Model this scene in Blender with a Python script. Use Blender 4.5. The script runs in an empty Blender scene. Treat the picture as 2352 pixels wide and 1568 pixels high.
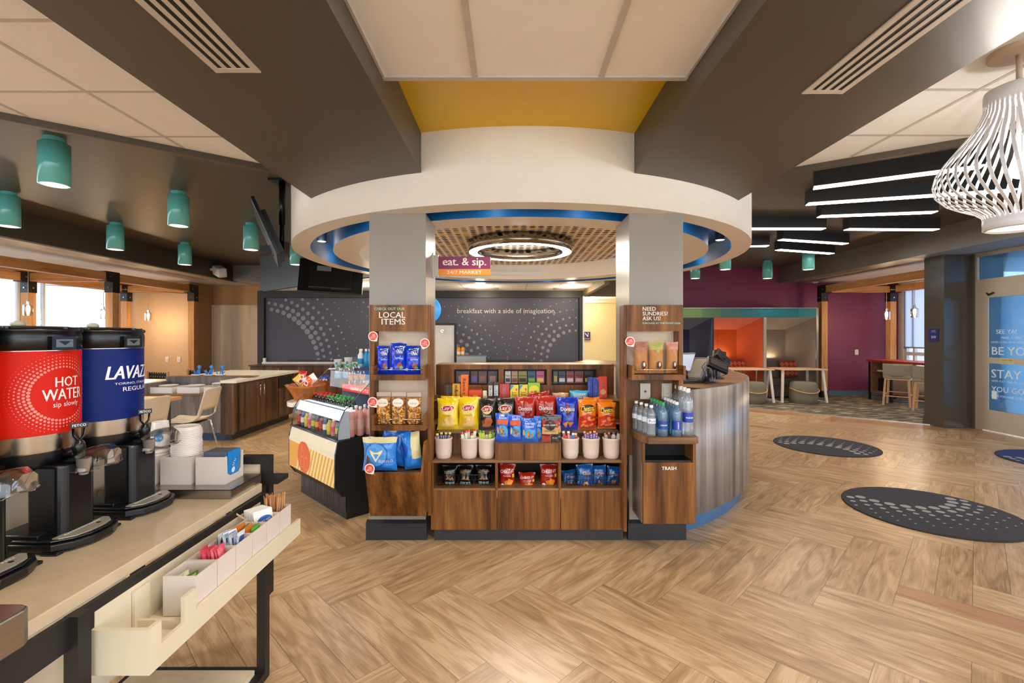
import bpy, math, random
from mathutils import Vector, Matrix, noise
from math import sin, cos, pi, radians as R, atan2, hypot, sqrt
random.seed(7)
sc = bpy.context.scene
col = sc.collection
# ---------------------------------------------------------------- camera
F, CX, CY, H = 1070.0, 1173.0, 770.0, 1.45      # focal length in px, principal point, eye height
cd = bpy.data.cameras.new('camera'); cam = bpy.data.objects.new('camera', cd); col.objects.link(cam)
cam.location = (0, 0, H); cam.rotation_euler = (R(90), 0, 0)
cd.sensor_width = 36; cd.lens = F * 36 / 2352
cd.shift_x = (1176 - CX) / 2352; cd.shift_y = -(784 - CY) / 2352
cd.clip_start = 0.02; cd.clip_end = 200
sc.camera = cam
# ---------------------------------------------------------------- world, exposure
w = bpy.data.worlds.new('world'); sc.world = w; w.use_nodes = True
nt = w.node_tree; nt.nodes.clear()
tc = nt.nodes.new('ShaderNodeTexCoord'); sx = nt.nodes.new('ShaderNodeSeparateXYZ'); rp = nt.nodes.new('ShaderNodeValToRGB')
bg = nt.nodes.new('ShaderNodeBackground'); wo = nt.nodes.new('ShaderNodeOutputWorld')
rp.color_ramp.elements[0].position = 0.45; rp.color_ramp.elements[0].color = (0.60, 0.68, 0.80, 1)
rp.color_ramp.elements[1].position = 0.62; rp.color_ramp.elements[1].color = (0.86, 0.93, 1.0, 1)
mp = nt.nodes.new('ShaderNodeMath'); mp.operation = 'MULTIPLY_ADD'; mp.inputs[1].default_value = 0.5; mp.inputs[2].default_value = 0.5
nt.links.new(tc.outputs['Generated'], sx.inputs[0]); nt.links.new(sx.outputs[2], mp.inputs[0]); nt.links.new(mp.outputs[0], rp.inputs[0])
nt.links.new(rp.outputs[0], bg.inputs[0]); nt.links.new(bg.outputs[0], wo.inputs[0])
bg.inputs[1].default_value = 4.2
vs = sc.view_settings; vs.view_transform = 'Standard'; vs.look = 'None'; vs.gamma = 1; vs.exposure = 0.4; vs.use_curve_mapping = False
cy = sc.cycles
cy.max_bounces = 7; cy.diffuse_bounces = 4; cy.glossy_bounces = 3; cy.transmission_bounces = 5; cy.transparent_max_bounces = 24
cy.caustics_reflective = False; cy.caustics_refractive = False; cy.sample_clamp_indirect = 4; cy.use_denoising = True
def light(kind, loc, power, color=(1, .86, .7), rot=(0, 0, 0), size=.3, size_y=None, spot=None, blend=.6):
    d = bpy.data.lights.new(kind.lower() + '_light', kind); d.energy = power; d.color = color
    if kind == 'AREA':
        d.size = size
        if size_y: d.shape = 'RECTANGLE'; d.size_y = size_y
    else: d.shadow_soft_size = size
    if spot: d.spot_size = R(spot); d.spot_blend = blend
    o = bpy.data.objects.new(d.name, d); col.objects.link(o); o.location = loc; o.rotation_euler = rot
    return o
WARM = (1, .82, .62); NEUT = (1, .92, .82)
# added fill lamps without fixtures: centre bay, side bays and behind the camera
FILL_SPOTS = [(-.1, 1.15, 2.66), (.35, .2, 2.66), (.1, -1.4, 2.66)]
for x, y, z in FILL_SPOTS: light('AREA', (x, y, z - .012), 14, NEUT, size=.3)
for x, y in ((-4, .0), (-3.2, 1.6), (3.9, .6), (5.6, -.4)): light('AREA', (x, y, 2.775), 26, NEUT, size=.5)
EXT = light('SUN', (0, 0, 10), 0.6, (1, .97, .92), (R(48), 0, R(-70)), size=.02)
EXT.data.angle = R(4)
# ---------------------------------------------------------------- helpers
def at(px, py, Y): return Vector(((px - CX) * Y / F, Y, H - (py - CY) * Y / F))
def Xp(px, Y): return (px - CX) * Y / F
def Zp(py, Y): return H - (py - CY) * Y / F
def lin(h):
    if isinstance(h, str):
        h = h.lstrip('#'); v = [int(h[i:i + 2], 16) / 255 for i in (0, 2, 4)]
        return tuple(c / 12.92 if c <= .04045 else ((c + .055) / 1.055) ** 2.4 for c in v)
    return tuple(h)
MATS = {}
def mat(key, color='#808080', rough=.5, metal=0, var=.06, vscale=9, emit=0, ecol=None, spec=.5, coat=0, bump=0, bscale=60, stretch=(1, 1, 1), alpha=1, sheen=0, aniso=0):
    if key in MATS: return MATS[key]
    m = bpy.data.materials.new(key); m.use_nodes = True; n = m.node_tree; b = n.nodes['Principled BSDF']
    c = lin(color); m.diffuse_color = (*c, 1)
    b.inputs['Roughness'].default_value = rough; b.inputs['Metallic'].default_value = metal
    b.inputs['Specular IOR Level'].default_value = spec; b.inputs['Coat Weight'].default_value = coat
    b.inputs['Alpha'].default_value = alpha; b.inputs['Sheen Weight'].default_value = sheen
    if aniso: b.inputs['Anisotropic'].default_value = aniso
    if emit:
        b.inputs['Emission Color'].default_value = (*(lin(ecol) if ecol else c), 1); b.inputs['Emission Strength'].default_value = emit
    t = n.nodes.new('ShaderNodeTexCoord'); mpg = n.nodes.new('ShaderNodeMapping'); mpg.inputs['Scale'].default_value = stretch
    n.links.new(t.outputs['Object'], mpg.inputs[0])
    nz = n.nodes.new('ShaderNodeTexNoise'); nz.inputs['Scale'].default_value = vscale; nz.inputs['Detail'].default_value = 3
    n.links.new(mpg.outputs[0], nz.inputs[0])
    mr = n.nodes.new('ShaderNodeMapRange'); mr.inputs[1].default_value = .25; mr.inputs[2].default_value = .75
    mr.inputs[3].default_value = 1 - var; mr.inputs[4].default_value = 1 + var; n.links.new(nz.outputs[0], mr.inputs[0])
    mx = n.nodes.new('ShaderNodeVectorMath'); mx.operation = 'SCALE'; mx.inputs[0].default_value = c
    n.links.new(mr.outputs[0], mx.inputs['Scale']); n.links.new(mx.outputs[0], b.inputs['Base Color'])
    if bump:
        n2 = n.nodes.new('ShaderNodeTexNoise'); n2.inputs['Scale'].default_value = bscale; n.links.new(mpg.outputs[0], n2.inputs[0])
        bp = n.nodes.new('ShaderNodeBump'); bp.inputs['Strength'].default_value = bump; bp.inputs['Distance'].default_value = .01
        n.links.new(n2.outputs[0], bp.inputs['Height']); n.links.new(bp.outputs[0], b.inputs['Normal'])
    MATS[key] = m; return m
def wood(key, cols, scale=(9, 9, .7), rough=.42, detail=5, band=1.0, bumpy=0):
    """laminate wood: stretched noise through a ramp, plus finer streaks"""
    if key in MATS: return MATS[key]
    m = bpy.data.materials.new(key); m.use_nodes = True; n = m.node_tree; b = n.nodes['Principled BSDF']
    b.inputs['Roughness'].default_value = rough; b.inputs['Specular IOR Level'].default_value = .28
    t = n.nodes.new('ShaderNodeTexCoord'); mpg = n.nodes.new('ShaderNodeMapping'); mpg.inputs['Scale'].default_value = scale
    n.links.new(t.outputs['Object'], mpg.inputs[0])
    n1 = n.nodes.new('ShaderNodeTexNoise'); n1.inputs['Scale'].default_value = band; n1.inputs['Detail'].default_value = detail; n1.inputs['Distortion'].default_value = .6
    n2 = n.nodes.new('ShaderNodeTexNoise'); n2.inputs['Scale'].default_value = band * 7; n2.inputs['Detail'].default_value = 4
    n.links.new(mpg.outputs[0], n1.inputs[0]); n.links.new(mpg.outputs[0], n2.inputs[0])
    ma = n.nodes.new('ShaderNodeMath'); ma.operation = 'MULTIPLY_ADD'; ma.inputs[1].default_value = .35; n.links.new(n2.outputs[0], ma.inputs[0]); n.links.new(n1.outputs[0], ma.inputs[2])
    rr = n.nodes.new('ShaderNodeValToRGB'); n.links.new(ma.outputs[0], rr.inputs[0])
    el = rr.color_ramp.elements; k = len(cols)
    el[0].position = .42; el[0].color = (*lin(cols[0]), 1); el[1].position = .92; el[1].color = (*lin(cols[-1]), 1)
    for i in range(1, k - 1):
        e = el.new(.42 + .5 * i / (k - 1)); e.color = (*lin(cols[i]), 1)
    n.links.new(rr.outputs[0], b.inputs['Base Color']); m.diffuse_color = (*lin(cols[k // 2]), 1)
    MATS[key] = m; return m
def glassy(key, tint=(1, 1, 1), gloss=.12, rough=.02, fk=.75, backlit=0, backlit_col=(.85, .92, .97)):
    if key in MATS: return MATS[key]
    m = bpy.data.materials.new(key); m.use_nodes = True; n = m.node_tree; n.nodes.clear()
    o = n.nodes.new('ShaderNodeOutputMaterial'); tr = n.nodes.new('ShaderNodeBsdfTransparent'); tr.inputs[0].default_value = (*tint, 1)
    g = n.nodes.new('ShaderNodeBsdfGlossy'); g.inputs['Roughness'].default_value = rough
    fr = n.nodes.new('ShaderNodeFresnel'); fr.inputs[0].default_value = 1.45
    ad = n.nodes.new('ShaderNodeMath'); ad.operation = 'MULTIPLY_ADD'; ad.inputs[1].default_value = fk; ad.inputs[2].default_value = gloss * .35
    mx = n.nodes.new('ShaderNodeMixShader'); n.links.new(fr.outputs[0], ad.inputs[0]); n.links.new(ad.outputs[0], mx.inputs[0])
    if backlit:  # pale diffuse share painted in for light refracted through backlit bottles
        df = n.nodes.new('ShaderNodeBsdfDiffuse'); df.inputs[0].default_value = (*backlit_col, 1); tl = n.nodes.new('ShaderNodeBsdfTranslucent'); tl.inputs[0].default_value = (*backlit_col, 1); m0 = n.nodes.new('ShaderNodeMixShader'); m1 = n.nodes.new('ShaderNodeMixShader'); m1.inputs[0].default_value = backlit
        n.links.new(df.outputs[0], m0.inputs[1]); n.links.new(tl.outputs[0], m0.inputs[2]); n.links.new(tr.outputs[0], m1.inputs[1]); n.links.new(m0.outputs[0], m1.inputs[2]); tr = m1
    n.links.new(tr.outputs[0], mx.inputs[1]); n.links.new(g.outputs[0], mx.inputs[2]); n.links.new(mx.outputs[0], o.inputs[0])
    m.diffuse_color = (*tint, .3); MATS[key] = m; return m
def flat(color, rough=.45, spec=.5):      # printed ink
    k = 'ink_' + (color if isinstance(color, str) else '%.2f_%.2f_%.2f' % tuple(color)).lstrip('#') + ('' if rough == .45 else '_%d' % int(rough * 100))
    return mat(k, color, rough, var=.03, spec=spec)
class MB:
    def __init__(s): s.v = []; s.f = []; s.m = []; s.mats = []; s.sm = []
    def mi(s, m):
        if m not in s.mats: s.mats.append(m)
        return s.mats.index(m)
    def add(s, vs, fs, m, M=None, smooth=False):
        o = len(s.v); i = s.mi(m)
        s.v += [tuple(M @ Vector(p)) for p in vs] if M is not None else [tuple(p) for p in vs]
        for f in fs: s.f.append([a + o for a in f]); s.m.append(i); s.sm.append(smooth)
        return s
    def box(s, a, b, m, M=None):
        x0, x1 = sorted((a[0], b[0])); y0, y1 = sorted((a[1], b[1])); z0, z1 = sorted((a[2], b[2]))
        s.k = getattr(s, 'k', -1) + 1; e = .00013 * (s.k % 8)      # joints never share a plane
        if min(x1 - x0, y1 - y0, z1 - z0) > .004: x0 += e; x1 -= e; y0 += e; y1 -= e; z0 += e; z1 -= e
        vs = [(x0, y0, z0), (x1, y0, z0), (x1, y1, z0), (x0, y1, z0), (x0, y0, z1), (x1, y0, z1), (x1, y1, z1), (x0, y1, z1)]
        return s.add(vs, [(0, 3, 2, 1), (4, 5, 6, 7), (0, 1, 5, 4), (1, 2, 6, 5), (2, 3, 7, 6), (3, 0, 4, 7)], m, M)
    def cbox(s, c, d, m, M=None): return s.box([c[i] - d[i] / 2 for i in range(3)], [c[i] + d[i] / 2 for i in range(3)], m, M)
    def prism(s, poly, z0, z1, m, M=None, axis='z', caps=True):
        """polygon (2D) extruded along an axis; area sign does not matter for us"""
        area = sum(poly[i][0] * poly[(i + 1) % len(poly)][1] - poly[(i + 1) % len(poly)][0] * poly[i][1] for i in range(len(poly)))
        if area < 0: poly = poly[::-1]
        n = len(poly)
        def P(p, z): return {'z': (p[0], p[1], z), 'x': (z, p[0], p[1]), 'y': (p[0], z, p[1])}[axis]
        vs = [P(p, z0) for p in poly] + [P(p, z1) for p in poly]
        fs = [(i, (i + 1) % n, (i + 1) % n + n, i + n) for i in range(n)]
        if caps: fs += [tuple(range(n))[::-1], tuple(range(n, 2 * n))]
        if axis == 'y': fs = [f[::-1] for f in fs]
        return s.add(vs, fs, m, M)
    def lathe(s, prof, m, c=(0, 0, 0), seg=24, M=None, cap0=None, cap1=None, smooth=True, sx=1, sy=1, a0=0, a1=2 * pi):
        dflt = not (abs(prof[0][1] - prof[-1][1]) < 1e-6 or (len(prof) == 2 and abs(prof[0][0] - prof[1][0]) < 1e-6))
        cap0 = dflt if cap0 is None else cap0; cap1 = dflt if cap1 is None else cap1
        full = abs(a1 - a0 - 2 * pi) < 1e-6; n = seg if full else seg + 1
        vs = [(c[0] + r * sx * cos(a0 + (a1 - a0) * j / seg), c[1] + r * sy * sin(a0 + (a1 - a0) * j / seg), c[2] + z) for r, z in prof for j in range(n)]
        fs = []
        for i in range(len(prof) - 1):
            for j in range(seg):
                k = (j + 1) % n
                fs.append((i * n + j, i * n + k, (i + 1) * n + k, (i + 1) * n + j))
        s.add(vs, fs, m, M, smooth)
        caps = []
        if full and cap0 and prof[0][0] > 1e-5: s.add(vs[:n], [tuple(range(n))[::-1]], m, M)
        if full and cap1 and prof[-1][0] > 1e-5: s.add(vs[-n:], [tuple(range(n))], m, M)
        return s
    def cyl(s, c, r, z0, z1, m, seg=20, M=None, r1=None, smooth=True): return s.lathe([(r, z0), (r if r1 is None else r1, z1)], m, (c[0], c[1], 0), seg, M, True, True, smooth=smooth)
    def tube(s, pts, r, m, seg=8, M=None, closed=False):
        pts = [Vector(p) for p in pts]; n = len(pts); vs = []; up = Vector((0, 0, 1)); last = None
        for i, p in enumerate(pts):
            d = (pts[(i + 1) % n] - pts[i - 1]) if (closed or 0 < i < n - 1) else (pts[1] - pts[0] if i == 0 else pts[-1] - pts[-2])
            d.normalize()
            if last is None:
                a = d.cross(up if abs(d.z) < .95 else Vector((1, 0, 0))).normalized()
            else:
                a = (last - d * last.dot(d)).normalized()
            last = a; b = d.cross(a); rr = r[i] if isinstance(r, (list, tuple)) else r
            vs += [p + (a * cos(2 * pi * k / seg) + b * sin(2 * pi * k / seg)) * rr for k in range(seg)]
        fs = []
        for i in range(n if closed else n - 1):
            j = (i + 1) % n
            for k in range(seg):
                l = (k + 1) % seg; fs.append((i * seg + k, j * seg + k, j * seg + l, i * seg + l))
        if not closed: fs += [tuple(range(seg)), tuple(range((n - 1) * seg, n * seg))[::-1]]
        return s.add(vs, fs, m, M, True)
    def bar(s, a, b, w, d, m):     # square bar between two points
        a = Vector(a); b = Vector(b); z = (b - a); L = z.length; z.normalize()
        x = z.cross(Vector((0, 1, 0)) if abs(z.y) < .9 else Vector((1, 0, 0))).normalized(); y = z.cross(x)
        Mx = Matrix.Translation(a) @ Matrix((x, y, z)).transposed().to_4x4()
        return s.box((-w / 2, -d / 2, 0), (w / 2, d / 2, L), m, Mx)
    def build(s, name, parent=None, world=True, bevel=0, seg=2):
        me = bpy.data.meshes.new(name)
        vs = s.v
        if parent is not None and world:
            r = parent
            while r.parent: r = r.parent
            if r.name in ROOTM:
                I = ROOTM[r.name]; vs = [tuple(I @ Vector(p)) for p in vs]
        me.from_pydata(vs, [], s.f)
        for m in s.mats: me.materials.append(m)
        me.polygons.foreach_set('material_index', s.m); me.polygons.foreach_set('use_smooth', s.sm)
        me.update()
        o = bpy.data.objects.new(name, me); col.objects.link(o)
        if parent is not None: o.parent = parent
        if bevel:
            b = o.modifiers.new('bevel', 'BEVEL'); b.width = bevel; b.segments = seg; b.limit_method = 'ANGLE'; b.angle_limit = R(40)
        return o
ROOTM = {}
def tag(o, label, cat, group=None):
    o['label'] = label; o['category'] = cat
    if group: o['group'] = group
    return o
def thing(name, label, cat, loc=(0, 0, 0), rz=0, group=None):
    o = bpy.data.objects.new(name, None); col.objects.link(o); o.empty_display_size = .05
    o.location = loc; o.rotation_euler = (0, 0, rz)
    ROOTM[o.name] = (Matrix.Translation(Vector(loc)) @ Matrix.Rotation(rz, 4, 'Z')).inverted()
    return tag(o, label, cat, group)
def struct(mb, name, **k):
    o = mb.build(name, **k); o['kind'] = 'structure'; return o
def dup(root, loc, rz=None, label=None, group=None, scale=None, rot=None):
    r = root.copy(); col.objects.link(r); r.location = loc
    if rz is not None: r.rotation_euler = (0, 0, rz)
    if rot is not None: r.rotation_euler = rot
    if scale is not None: r.scale = scale if isinstance(scale, tuple) else (scale,) * 3
    if label: r['label'] = label
    if group: r['group'] = group
    for ch in list(root.children):
        c = ch.copy(); col.objects.link(c); c.parent = r
        for g in ch.children:
            d = g.copy(); col.objects.link(d); d.parent = c
    return r
# ---------------------------------------------------------------- lettering
_TX = {}
def tmesh(s, bold=0.0, sp=1.0):
    k = (s, bold, sp)
    if k in _TX: return _TX[k]
    cu = bpy.data.curves.new('t', 'FONT'); cu.body = s; cu.size = 1; cu.offset = bold; cu.resolution_u = 2; cu.space_character = sp; cu.fill_mode = 'FRONT'
    ob = bpy.data.objects.new('t', cu); col.objects.link(ob)
    me = bpy.data.meshes.new_from_object(ob)
    vs = [tuple(v.co)[:2] for v in me.vertices]; fs = [tuple(p.vertices) for p in me.polygons]
    bpy.data.objects.remove(ob); bpy.data.curves.remove(cu); bpy.data.meshes.remove(me)
    x0 = min(v[0] for v in vs); x1 = max(v[0] for v in vs); y0 = min(v[1] for v in vs); y1 = max(v[1] for v in vs)
    _TX[k] = (vs, fs, x0, x1, y0, y1); return _TX[k]
def text(mb, s, m, O, ex, ey, cx, cy, w=None, h=None, bold=.0, shear=0, rot=0, off=.0008, sp=1.0, fn=None):
    """lettering of width w and/or height h centred at (cx,cy) in the plane O + x*ex + y*ey, or on a surface fn(x,y)->point"""
    if bold > .006:            # heavier weight: three close copies, stacked in depth
        q = tmesh(s, 0, sp); hh = h or w * (q[5] - q[4]) / (q[3] - q[2]); dx = bold * .6 * hh
        for i, sft in enumerate((-dx, dx, 0)):
            c_, s_ = cos(rot) * sft, sin(rot) * sft
            g_ = (lambda u, v, o, f=fn, e=.00012 * i: tuple(Vector(f(u, v, o + e)))) if fn else None
            text(mb, s, m, O, ex, ey, cx + c_, cy + s_, w, h, 0, shear, rot, off + .00012 * i, sp, g_)
        return
    vs, fs, x0, x1, y0, y1 = tmesh(s, 0, sp)
    W, Hh = x1 - x0, y1 - y0
    if w is None: w = W * h / Hh
    if h is None: h = Hh * w / W
    ex = Vector(ex); ey = Vector(ey); nz = ex.cross(ey).normalized(); out = []
    c, sn = cos(rot), sin(rot)
    for x, y in vs:
        u = ((x - x0) / W - .5) * w; v = ((y - y0) / Hh - .5) * h; u += shear * v
        u, v = u * c - v * sn + cx, u * sn + v * c + cy
        out.append(tuple(fn(u, v, off)) if fn else tuple(Vector(O) + ex * u + ey * v + nz * off))
    mb.add(out, fs, m)
def disc2(mb, m, O, ex, ey, cx, cy, rx, ry, off=.0006, n=24, fn=None, rot=0, rings=1):
    ex = Vector(ex); ey = Vector(ey); nz = ex.cross(ey).normalized()
    def P(u, v): return tuple(fn(u, v, off)) if fn else tuple(Vector(O) + ex * u + ey * v + nz * off)
    c, s = cos(rot), sin(rot)
    vs = [P(cx, cy)]
    for r in range(1, rings + 1):
        for k in range(n):
            a = 2 * pi * k / n; u = rx * cos(a) * r / rings; v = ry * sin(a) * r / rings
            vs.append(P(cx + u * c - v * s, cy + u * s + v * c))
    fs = [(0, 1 + k, 1 + (k + 1) % n) for k in range(n)]
    for r in range(1, rings):
        o = 1 + (r - 1) * n
        fs += [(o + k, o + n + k, o + n + (k + 1) % n, o + (k + 1) % n) for k in range(n)]
    mb.add(vs, fs, m)
def poly2(mb, m, O, ex, ey, pts, off=.0005, fn=None):
    ex = Vector(ex); ey = Vector(ey); nz = ex.cross(ey).normalized()
    def P(u, v): return tuple(fn(u, v, off)) if fn else tuple(Vector(O) + ex * u + ey * v + nz * off)
    if fn:
        cx = sum(p[0] for p in pts) / len(pts); cyy = sum(p[1] for p in pts) / len(pts); q = []
        for i in range(len(pts)):
            a, b = pts[i], pts[(i + 1) % len(pts)]
            for t in (0, .125, .25, .375, .5, .625, .75, .875): q.append((a[0] + (b[0] - a[0]) * t, a[1] + (b[1] - a[1]) * t))
        n = len(q); vs = [P(cx, cyy)] + [P(cx + (x - cx) * r_, cyy + (y - cyy) * r_) for r_ in (.2, .4, .6, .8, 1) for x, y in q]
        fs = [(0, 1 + k, 1 + (k + 1) % n) for k in range(n)] + [(1 + j * n + k, 1 + j * n + n + k, 1 + j * n + n + (k + 1) % n, 1 + j * n + (k + 1) % n) for j in range(4) for k in range(n)]
        mb.add(vs, fs, m)
    else: mb.add([P(*p) for p in pts], [tuple(range(len(pts)))], m)
# ---------------------------------------------------------------- shared materials
WAL = wood('walnut_laminate', ['#2a1606', '#573312', '#7b4d22', '#9a6933'], (9, 9, .6), .42)
WALH = wood('walnut_laminate_flat', ['#4a3322', '#6f4e33', '#8c6743', '#a57e55'], (.8, 10, 10), .38)
WALG = wood('grey_walnut_laminate', ['#4c4240', '#6f6158', '#8b7b70', '#a59488'], (8, 8, .5), .3)
TIMB = wood('timber', ['#9a683a', '#bf8955', '#cf9d6a', '#dcb184'], (6, 6, .5), .55)
TIMBY = wood('timber_long', ['#8e5c30', '#b57c48', '#c4905c', '#d2a473'], (6, .5, 6), .55)
TIMBX = wood('timber_cross', ['#8e5c30', '#b57c48', '#c4905c', '#d2a473'], (.5, 6, 6), .55)
MAPLE = wood('pale_maple', ['#c9b292', '#d8c6a9', '#e2d2b8', '#e9dcc6'], (3, 3, .35), .45)
BLK = mat('black_plastic', '#0b0b0d', .28)
BLKM = mat('black_powdercoat', '#1a1714', .5)
STEEL = mat('brushed_steel', '#a9a49c', .28, 1, var=.08, stretch=(1, 1, 12), aniso=.4)
CHROME = mat('chrome', '#d8d8da', .08, 1)
WHT = mat('white_paint', '#e9e6e1', .45)
WHTP = mat('white_plastic', '#e8e2dc', .35)
QTZ = mat('quartz_top', '#c9b496', .16, var=.07, vscale=14)
QTZW = mat('white_quartz', '#efe6d4', .25, var=.04)
DARK = mat('dark_ceiling_paint', '#4f463c', .42, var=.05, vscale=2)
CLEAR = glassy('clear_plastic', (.97, .98, .98))
ACRY = glassy('acrylic', (.96, .96, .95), 0, .02, .3)
# ================================================================ THE ROOM
DC = (.10, 5.46)                                   # centre of the round canopy
# ---- herringbone floor (double planks, 45 degrees)
def floor_mat():
    m = bpy.data.materials.new('herringbone_oak'); m.use_nodes = True; n = m.node_tree; b = n.nodes['Principled BSDF']
    uv = n.nodes.new('ShaderNodeUVMap'); uv.uv_map = 'uv'
    at_ = n.nodes.new('ShaderNodeAttribute'); at_.attribute_name = 'tone'
    mp1 = n.nodes.new('ShaderNodeMapping'); mp1.inputs['Scale'].default_value = (1.5, 8, 1); n.links.new(uv.outputs[0], mp1.inputs[0])
    n1 = n.nodes.new('ShaderNodeTexNoise'); n1.inputs['Scale'].default_value = 1.3; n1.inputs['Detail'].default_value = 6; n1.inputs['Distortion'].default_value = 1.9
    n.links.new(mp1.outputs[0], n1.inputs[0])
    mp2 = n.nodes.new('ShaderNodeMapping'); mp2.inputs['Scale'].default_value = (3, 70, 1); n.links.new(uv.outputs[0], mp2.inputs[0])
    n2 = n.nodes.new('ShaderNodeTexNoise'); n2.inputs['Scale'].default_value = 2; n2.inputs['Detail'].default_value = 4; n.links.new(mp2.outputs[0], n2.inputs[0])
    a1 = n.nodes.new('ShaderNodeMath'); a1.operation = 'MULTIPLY_ADD'; a1.inputs[1].default_value = .48
    n.links.new(n2.outputs[0], a1.inputs[0]); n.links.new(n1.outputs[0], a1.inputs[2])
    a2 = n.nodes.new('ShaderNodeMath'); a2.operation = 'MULTIPLY_ADD'; a2.inputs[1].default_value = .17; n.links.new(at_.outputs['Fac'], a2.inputs[0]); n.links.new(a1.outputs[0], a2.inputs[2])
    rr = n.nodes.new('ShaderNodeValToRGB'); n.links.new(a2.outputs[0], rr.inputs[0]); el = rr.color_ramp.elements
    el[0].position = .5; el[0].color = (*lin('#86684a'), 1); el[1].position = 1.08; el[1].color = (*lin('#ceb08a'), 1)
    e = el.new(.68); e.color = (*lin('#a5855f'), 1); e = el.new(.86); e.color = (*lin('#bb9b74'), 1)
    # seams between planks, 1 mm dark joint
    sp = n.nodes.new('ShaderNodeSeparateXYZ'); uv2 = n.nodes.new('ShaderNodeUVMap'); uv2.uv_map = 'edge'; n.links.new(uv2.outputs[0], sp.inputs[0])
    def edge(out, width):
        p = n.nodes.new('ShaderNodeMath'); p.operation = 'PINGPONG'; p.inputs[1].default_value = .5; n.links.new(out, p.inputs[0])
        c = n.nodes.new('ShaderNodeMath'); c.operation = 'LESS_THAN'; c.inputs[1].default_value = width; n.links.new(p.outputs[0], c.inputs[0]); return c.outputs[0]
    mxm = n.nodes.new('ShaderNodeMath'); mxm.operation = 'MAXIMUM'; n.links.new(edge(sp.outputs[0], .0014), mxm.inputs[0]); n.links.new(edge(sp.outputs[1], .009), mxm.inputs[1])
    sc1 = n.nodes.new('ShaderNodeMath'); sc1.operation = 'MULTIPLY_ADD'; sc1.inputs[1].default_value = -.6; sc1.inputs[2].default_value = 1; n.links.new(mxm.outputs[0], sc1.inputs[0])
    vm = n.nodes.new('ShaderNodeVectorMath'); vm.operation = 'SCALE'; n.links.new(rr.outputs[0], vm.inputs[0]); n.links.new(sc1.outputs[0], vm.inputs['Scale'])
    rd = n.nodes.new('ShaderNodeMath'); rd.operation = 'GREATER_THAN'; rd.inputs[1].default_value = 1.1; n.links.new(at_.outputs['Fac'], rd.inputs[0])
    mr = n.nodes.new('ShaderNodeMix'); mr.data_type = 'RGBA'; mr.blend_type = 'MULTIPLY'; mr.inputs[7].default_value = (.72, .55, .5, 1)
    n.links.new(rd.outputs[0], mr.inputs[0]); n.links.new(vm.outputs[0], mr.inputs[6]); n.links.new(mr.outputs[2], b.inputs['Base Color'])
    b.inputs['Roughness'].default_value = .3; b.inputs['Specular IOR Level'].default_value = .45
    return m
def make_floor():
    W, L = .1524, .9144; U = 2 * W; ox, oy = -.970, 2.50; s = 1 / sqrt(2)
    vs = []; fs = []; uvs = []; edges = []; tone = []
    rnd = random.Random(3)
    def P(a, b): return (ox + (a + b) * U * s, oy + (b - a) * U * s)
    def plank(a0, b0, along, half):
        # unit-space rectangle split in two planks
        if along == 'a': c = [(a0, b0 + half * .5), (a0 + 3, b0 + half * .5), (a0 + 3, b0 + half * .5 + .5), (a0, b0 + half * .5 + .5)]
        else: c = [(a0 + half * .5 + .5, b0), (a0 + half * .5 + .5, b0 + 3), (a0 + half * .5, b0 + 3), (a0 + half * .5, b0)]
        q = [P(*p) for p in c]
        if not any(-9.9 < p[0] < 9.6 and -4.2 < p[1] < 14.3 for p in q): return
        i = len(vs); vs.extend([(*p, 0) for p in q]); fs.append((i, i + 1, i + 2, i + 3))
        du, dv = rnd.random() * 20, rnd.random() * 20
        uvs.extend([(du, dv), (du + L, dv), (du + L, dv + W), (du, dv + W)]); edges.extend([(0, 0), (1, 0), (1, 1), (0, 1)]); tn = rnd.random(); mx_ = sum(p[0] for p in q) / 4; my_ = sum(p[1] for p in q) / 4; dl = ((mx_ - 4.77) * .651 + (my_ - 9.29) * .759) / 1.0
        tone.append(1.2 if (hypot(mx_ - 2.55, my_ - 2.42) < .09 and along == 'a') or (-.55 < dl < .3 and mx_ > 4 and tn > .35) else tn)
    for k in range(-70, 75):
        for m in range(-12, 13):
            for hf in (0, 1):
                plank(k + 6 * m, k, 'a', hf); plank(k - 1 + 6 * m, k, 'b', hf)
    me = bpy.data.meshes.new('floor'); me.from_pydata(vs, [], fs); me.materials.append(floor_mat())
    u1 = me.uv_layers.new(name='uv'); u2 = me.uv_layers.new(name='edge')
    for i in range(len(uvs)): u1.data[i].uv = uvs[i]; u2.data[i].uv = edges[i]
    a = me.attributes.new('tone', 'FLOAT', 'FACE')
    for i, t in enumerate(tone): a.data[i].value = t
    me.update(); o = bpy.data.objects.new('floor', me); col.objects.link(o); o['kind'] = 'structure'
make_floor()
g = MB(); g.box((-60, -60, -.3), (60, 60, -.02), mat('outdoor_concrete', '#cfd0ce', .9)); struct(g, 'ground')  # outdoor ground made pale and wide to bounce daylight onto the ceilings
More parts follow.
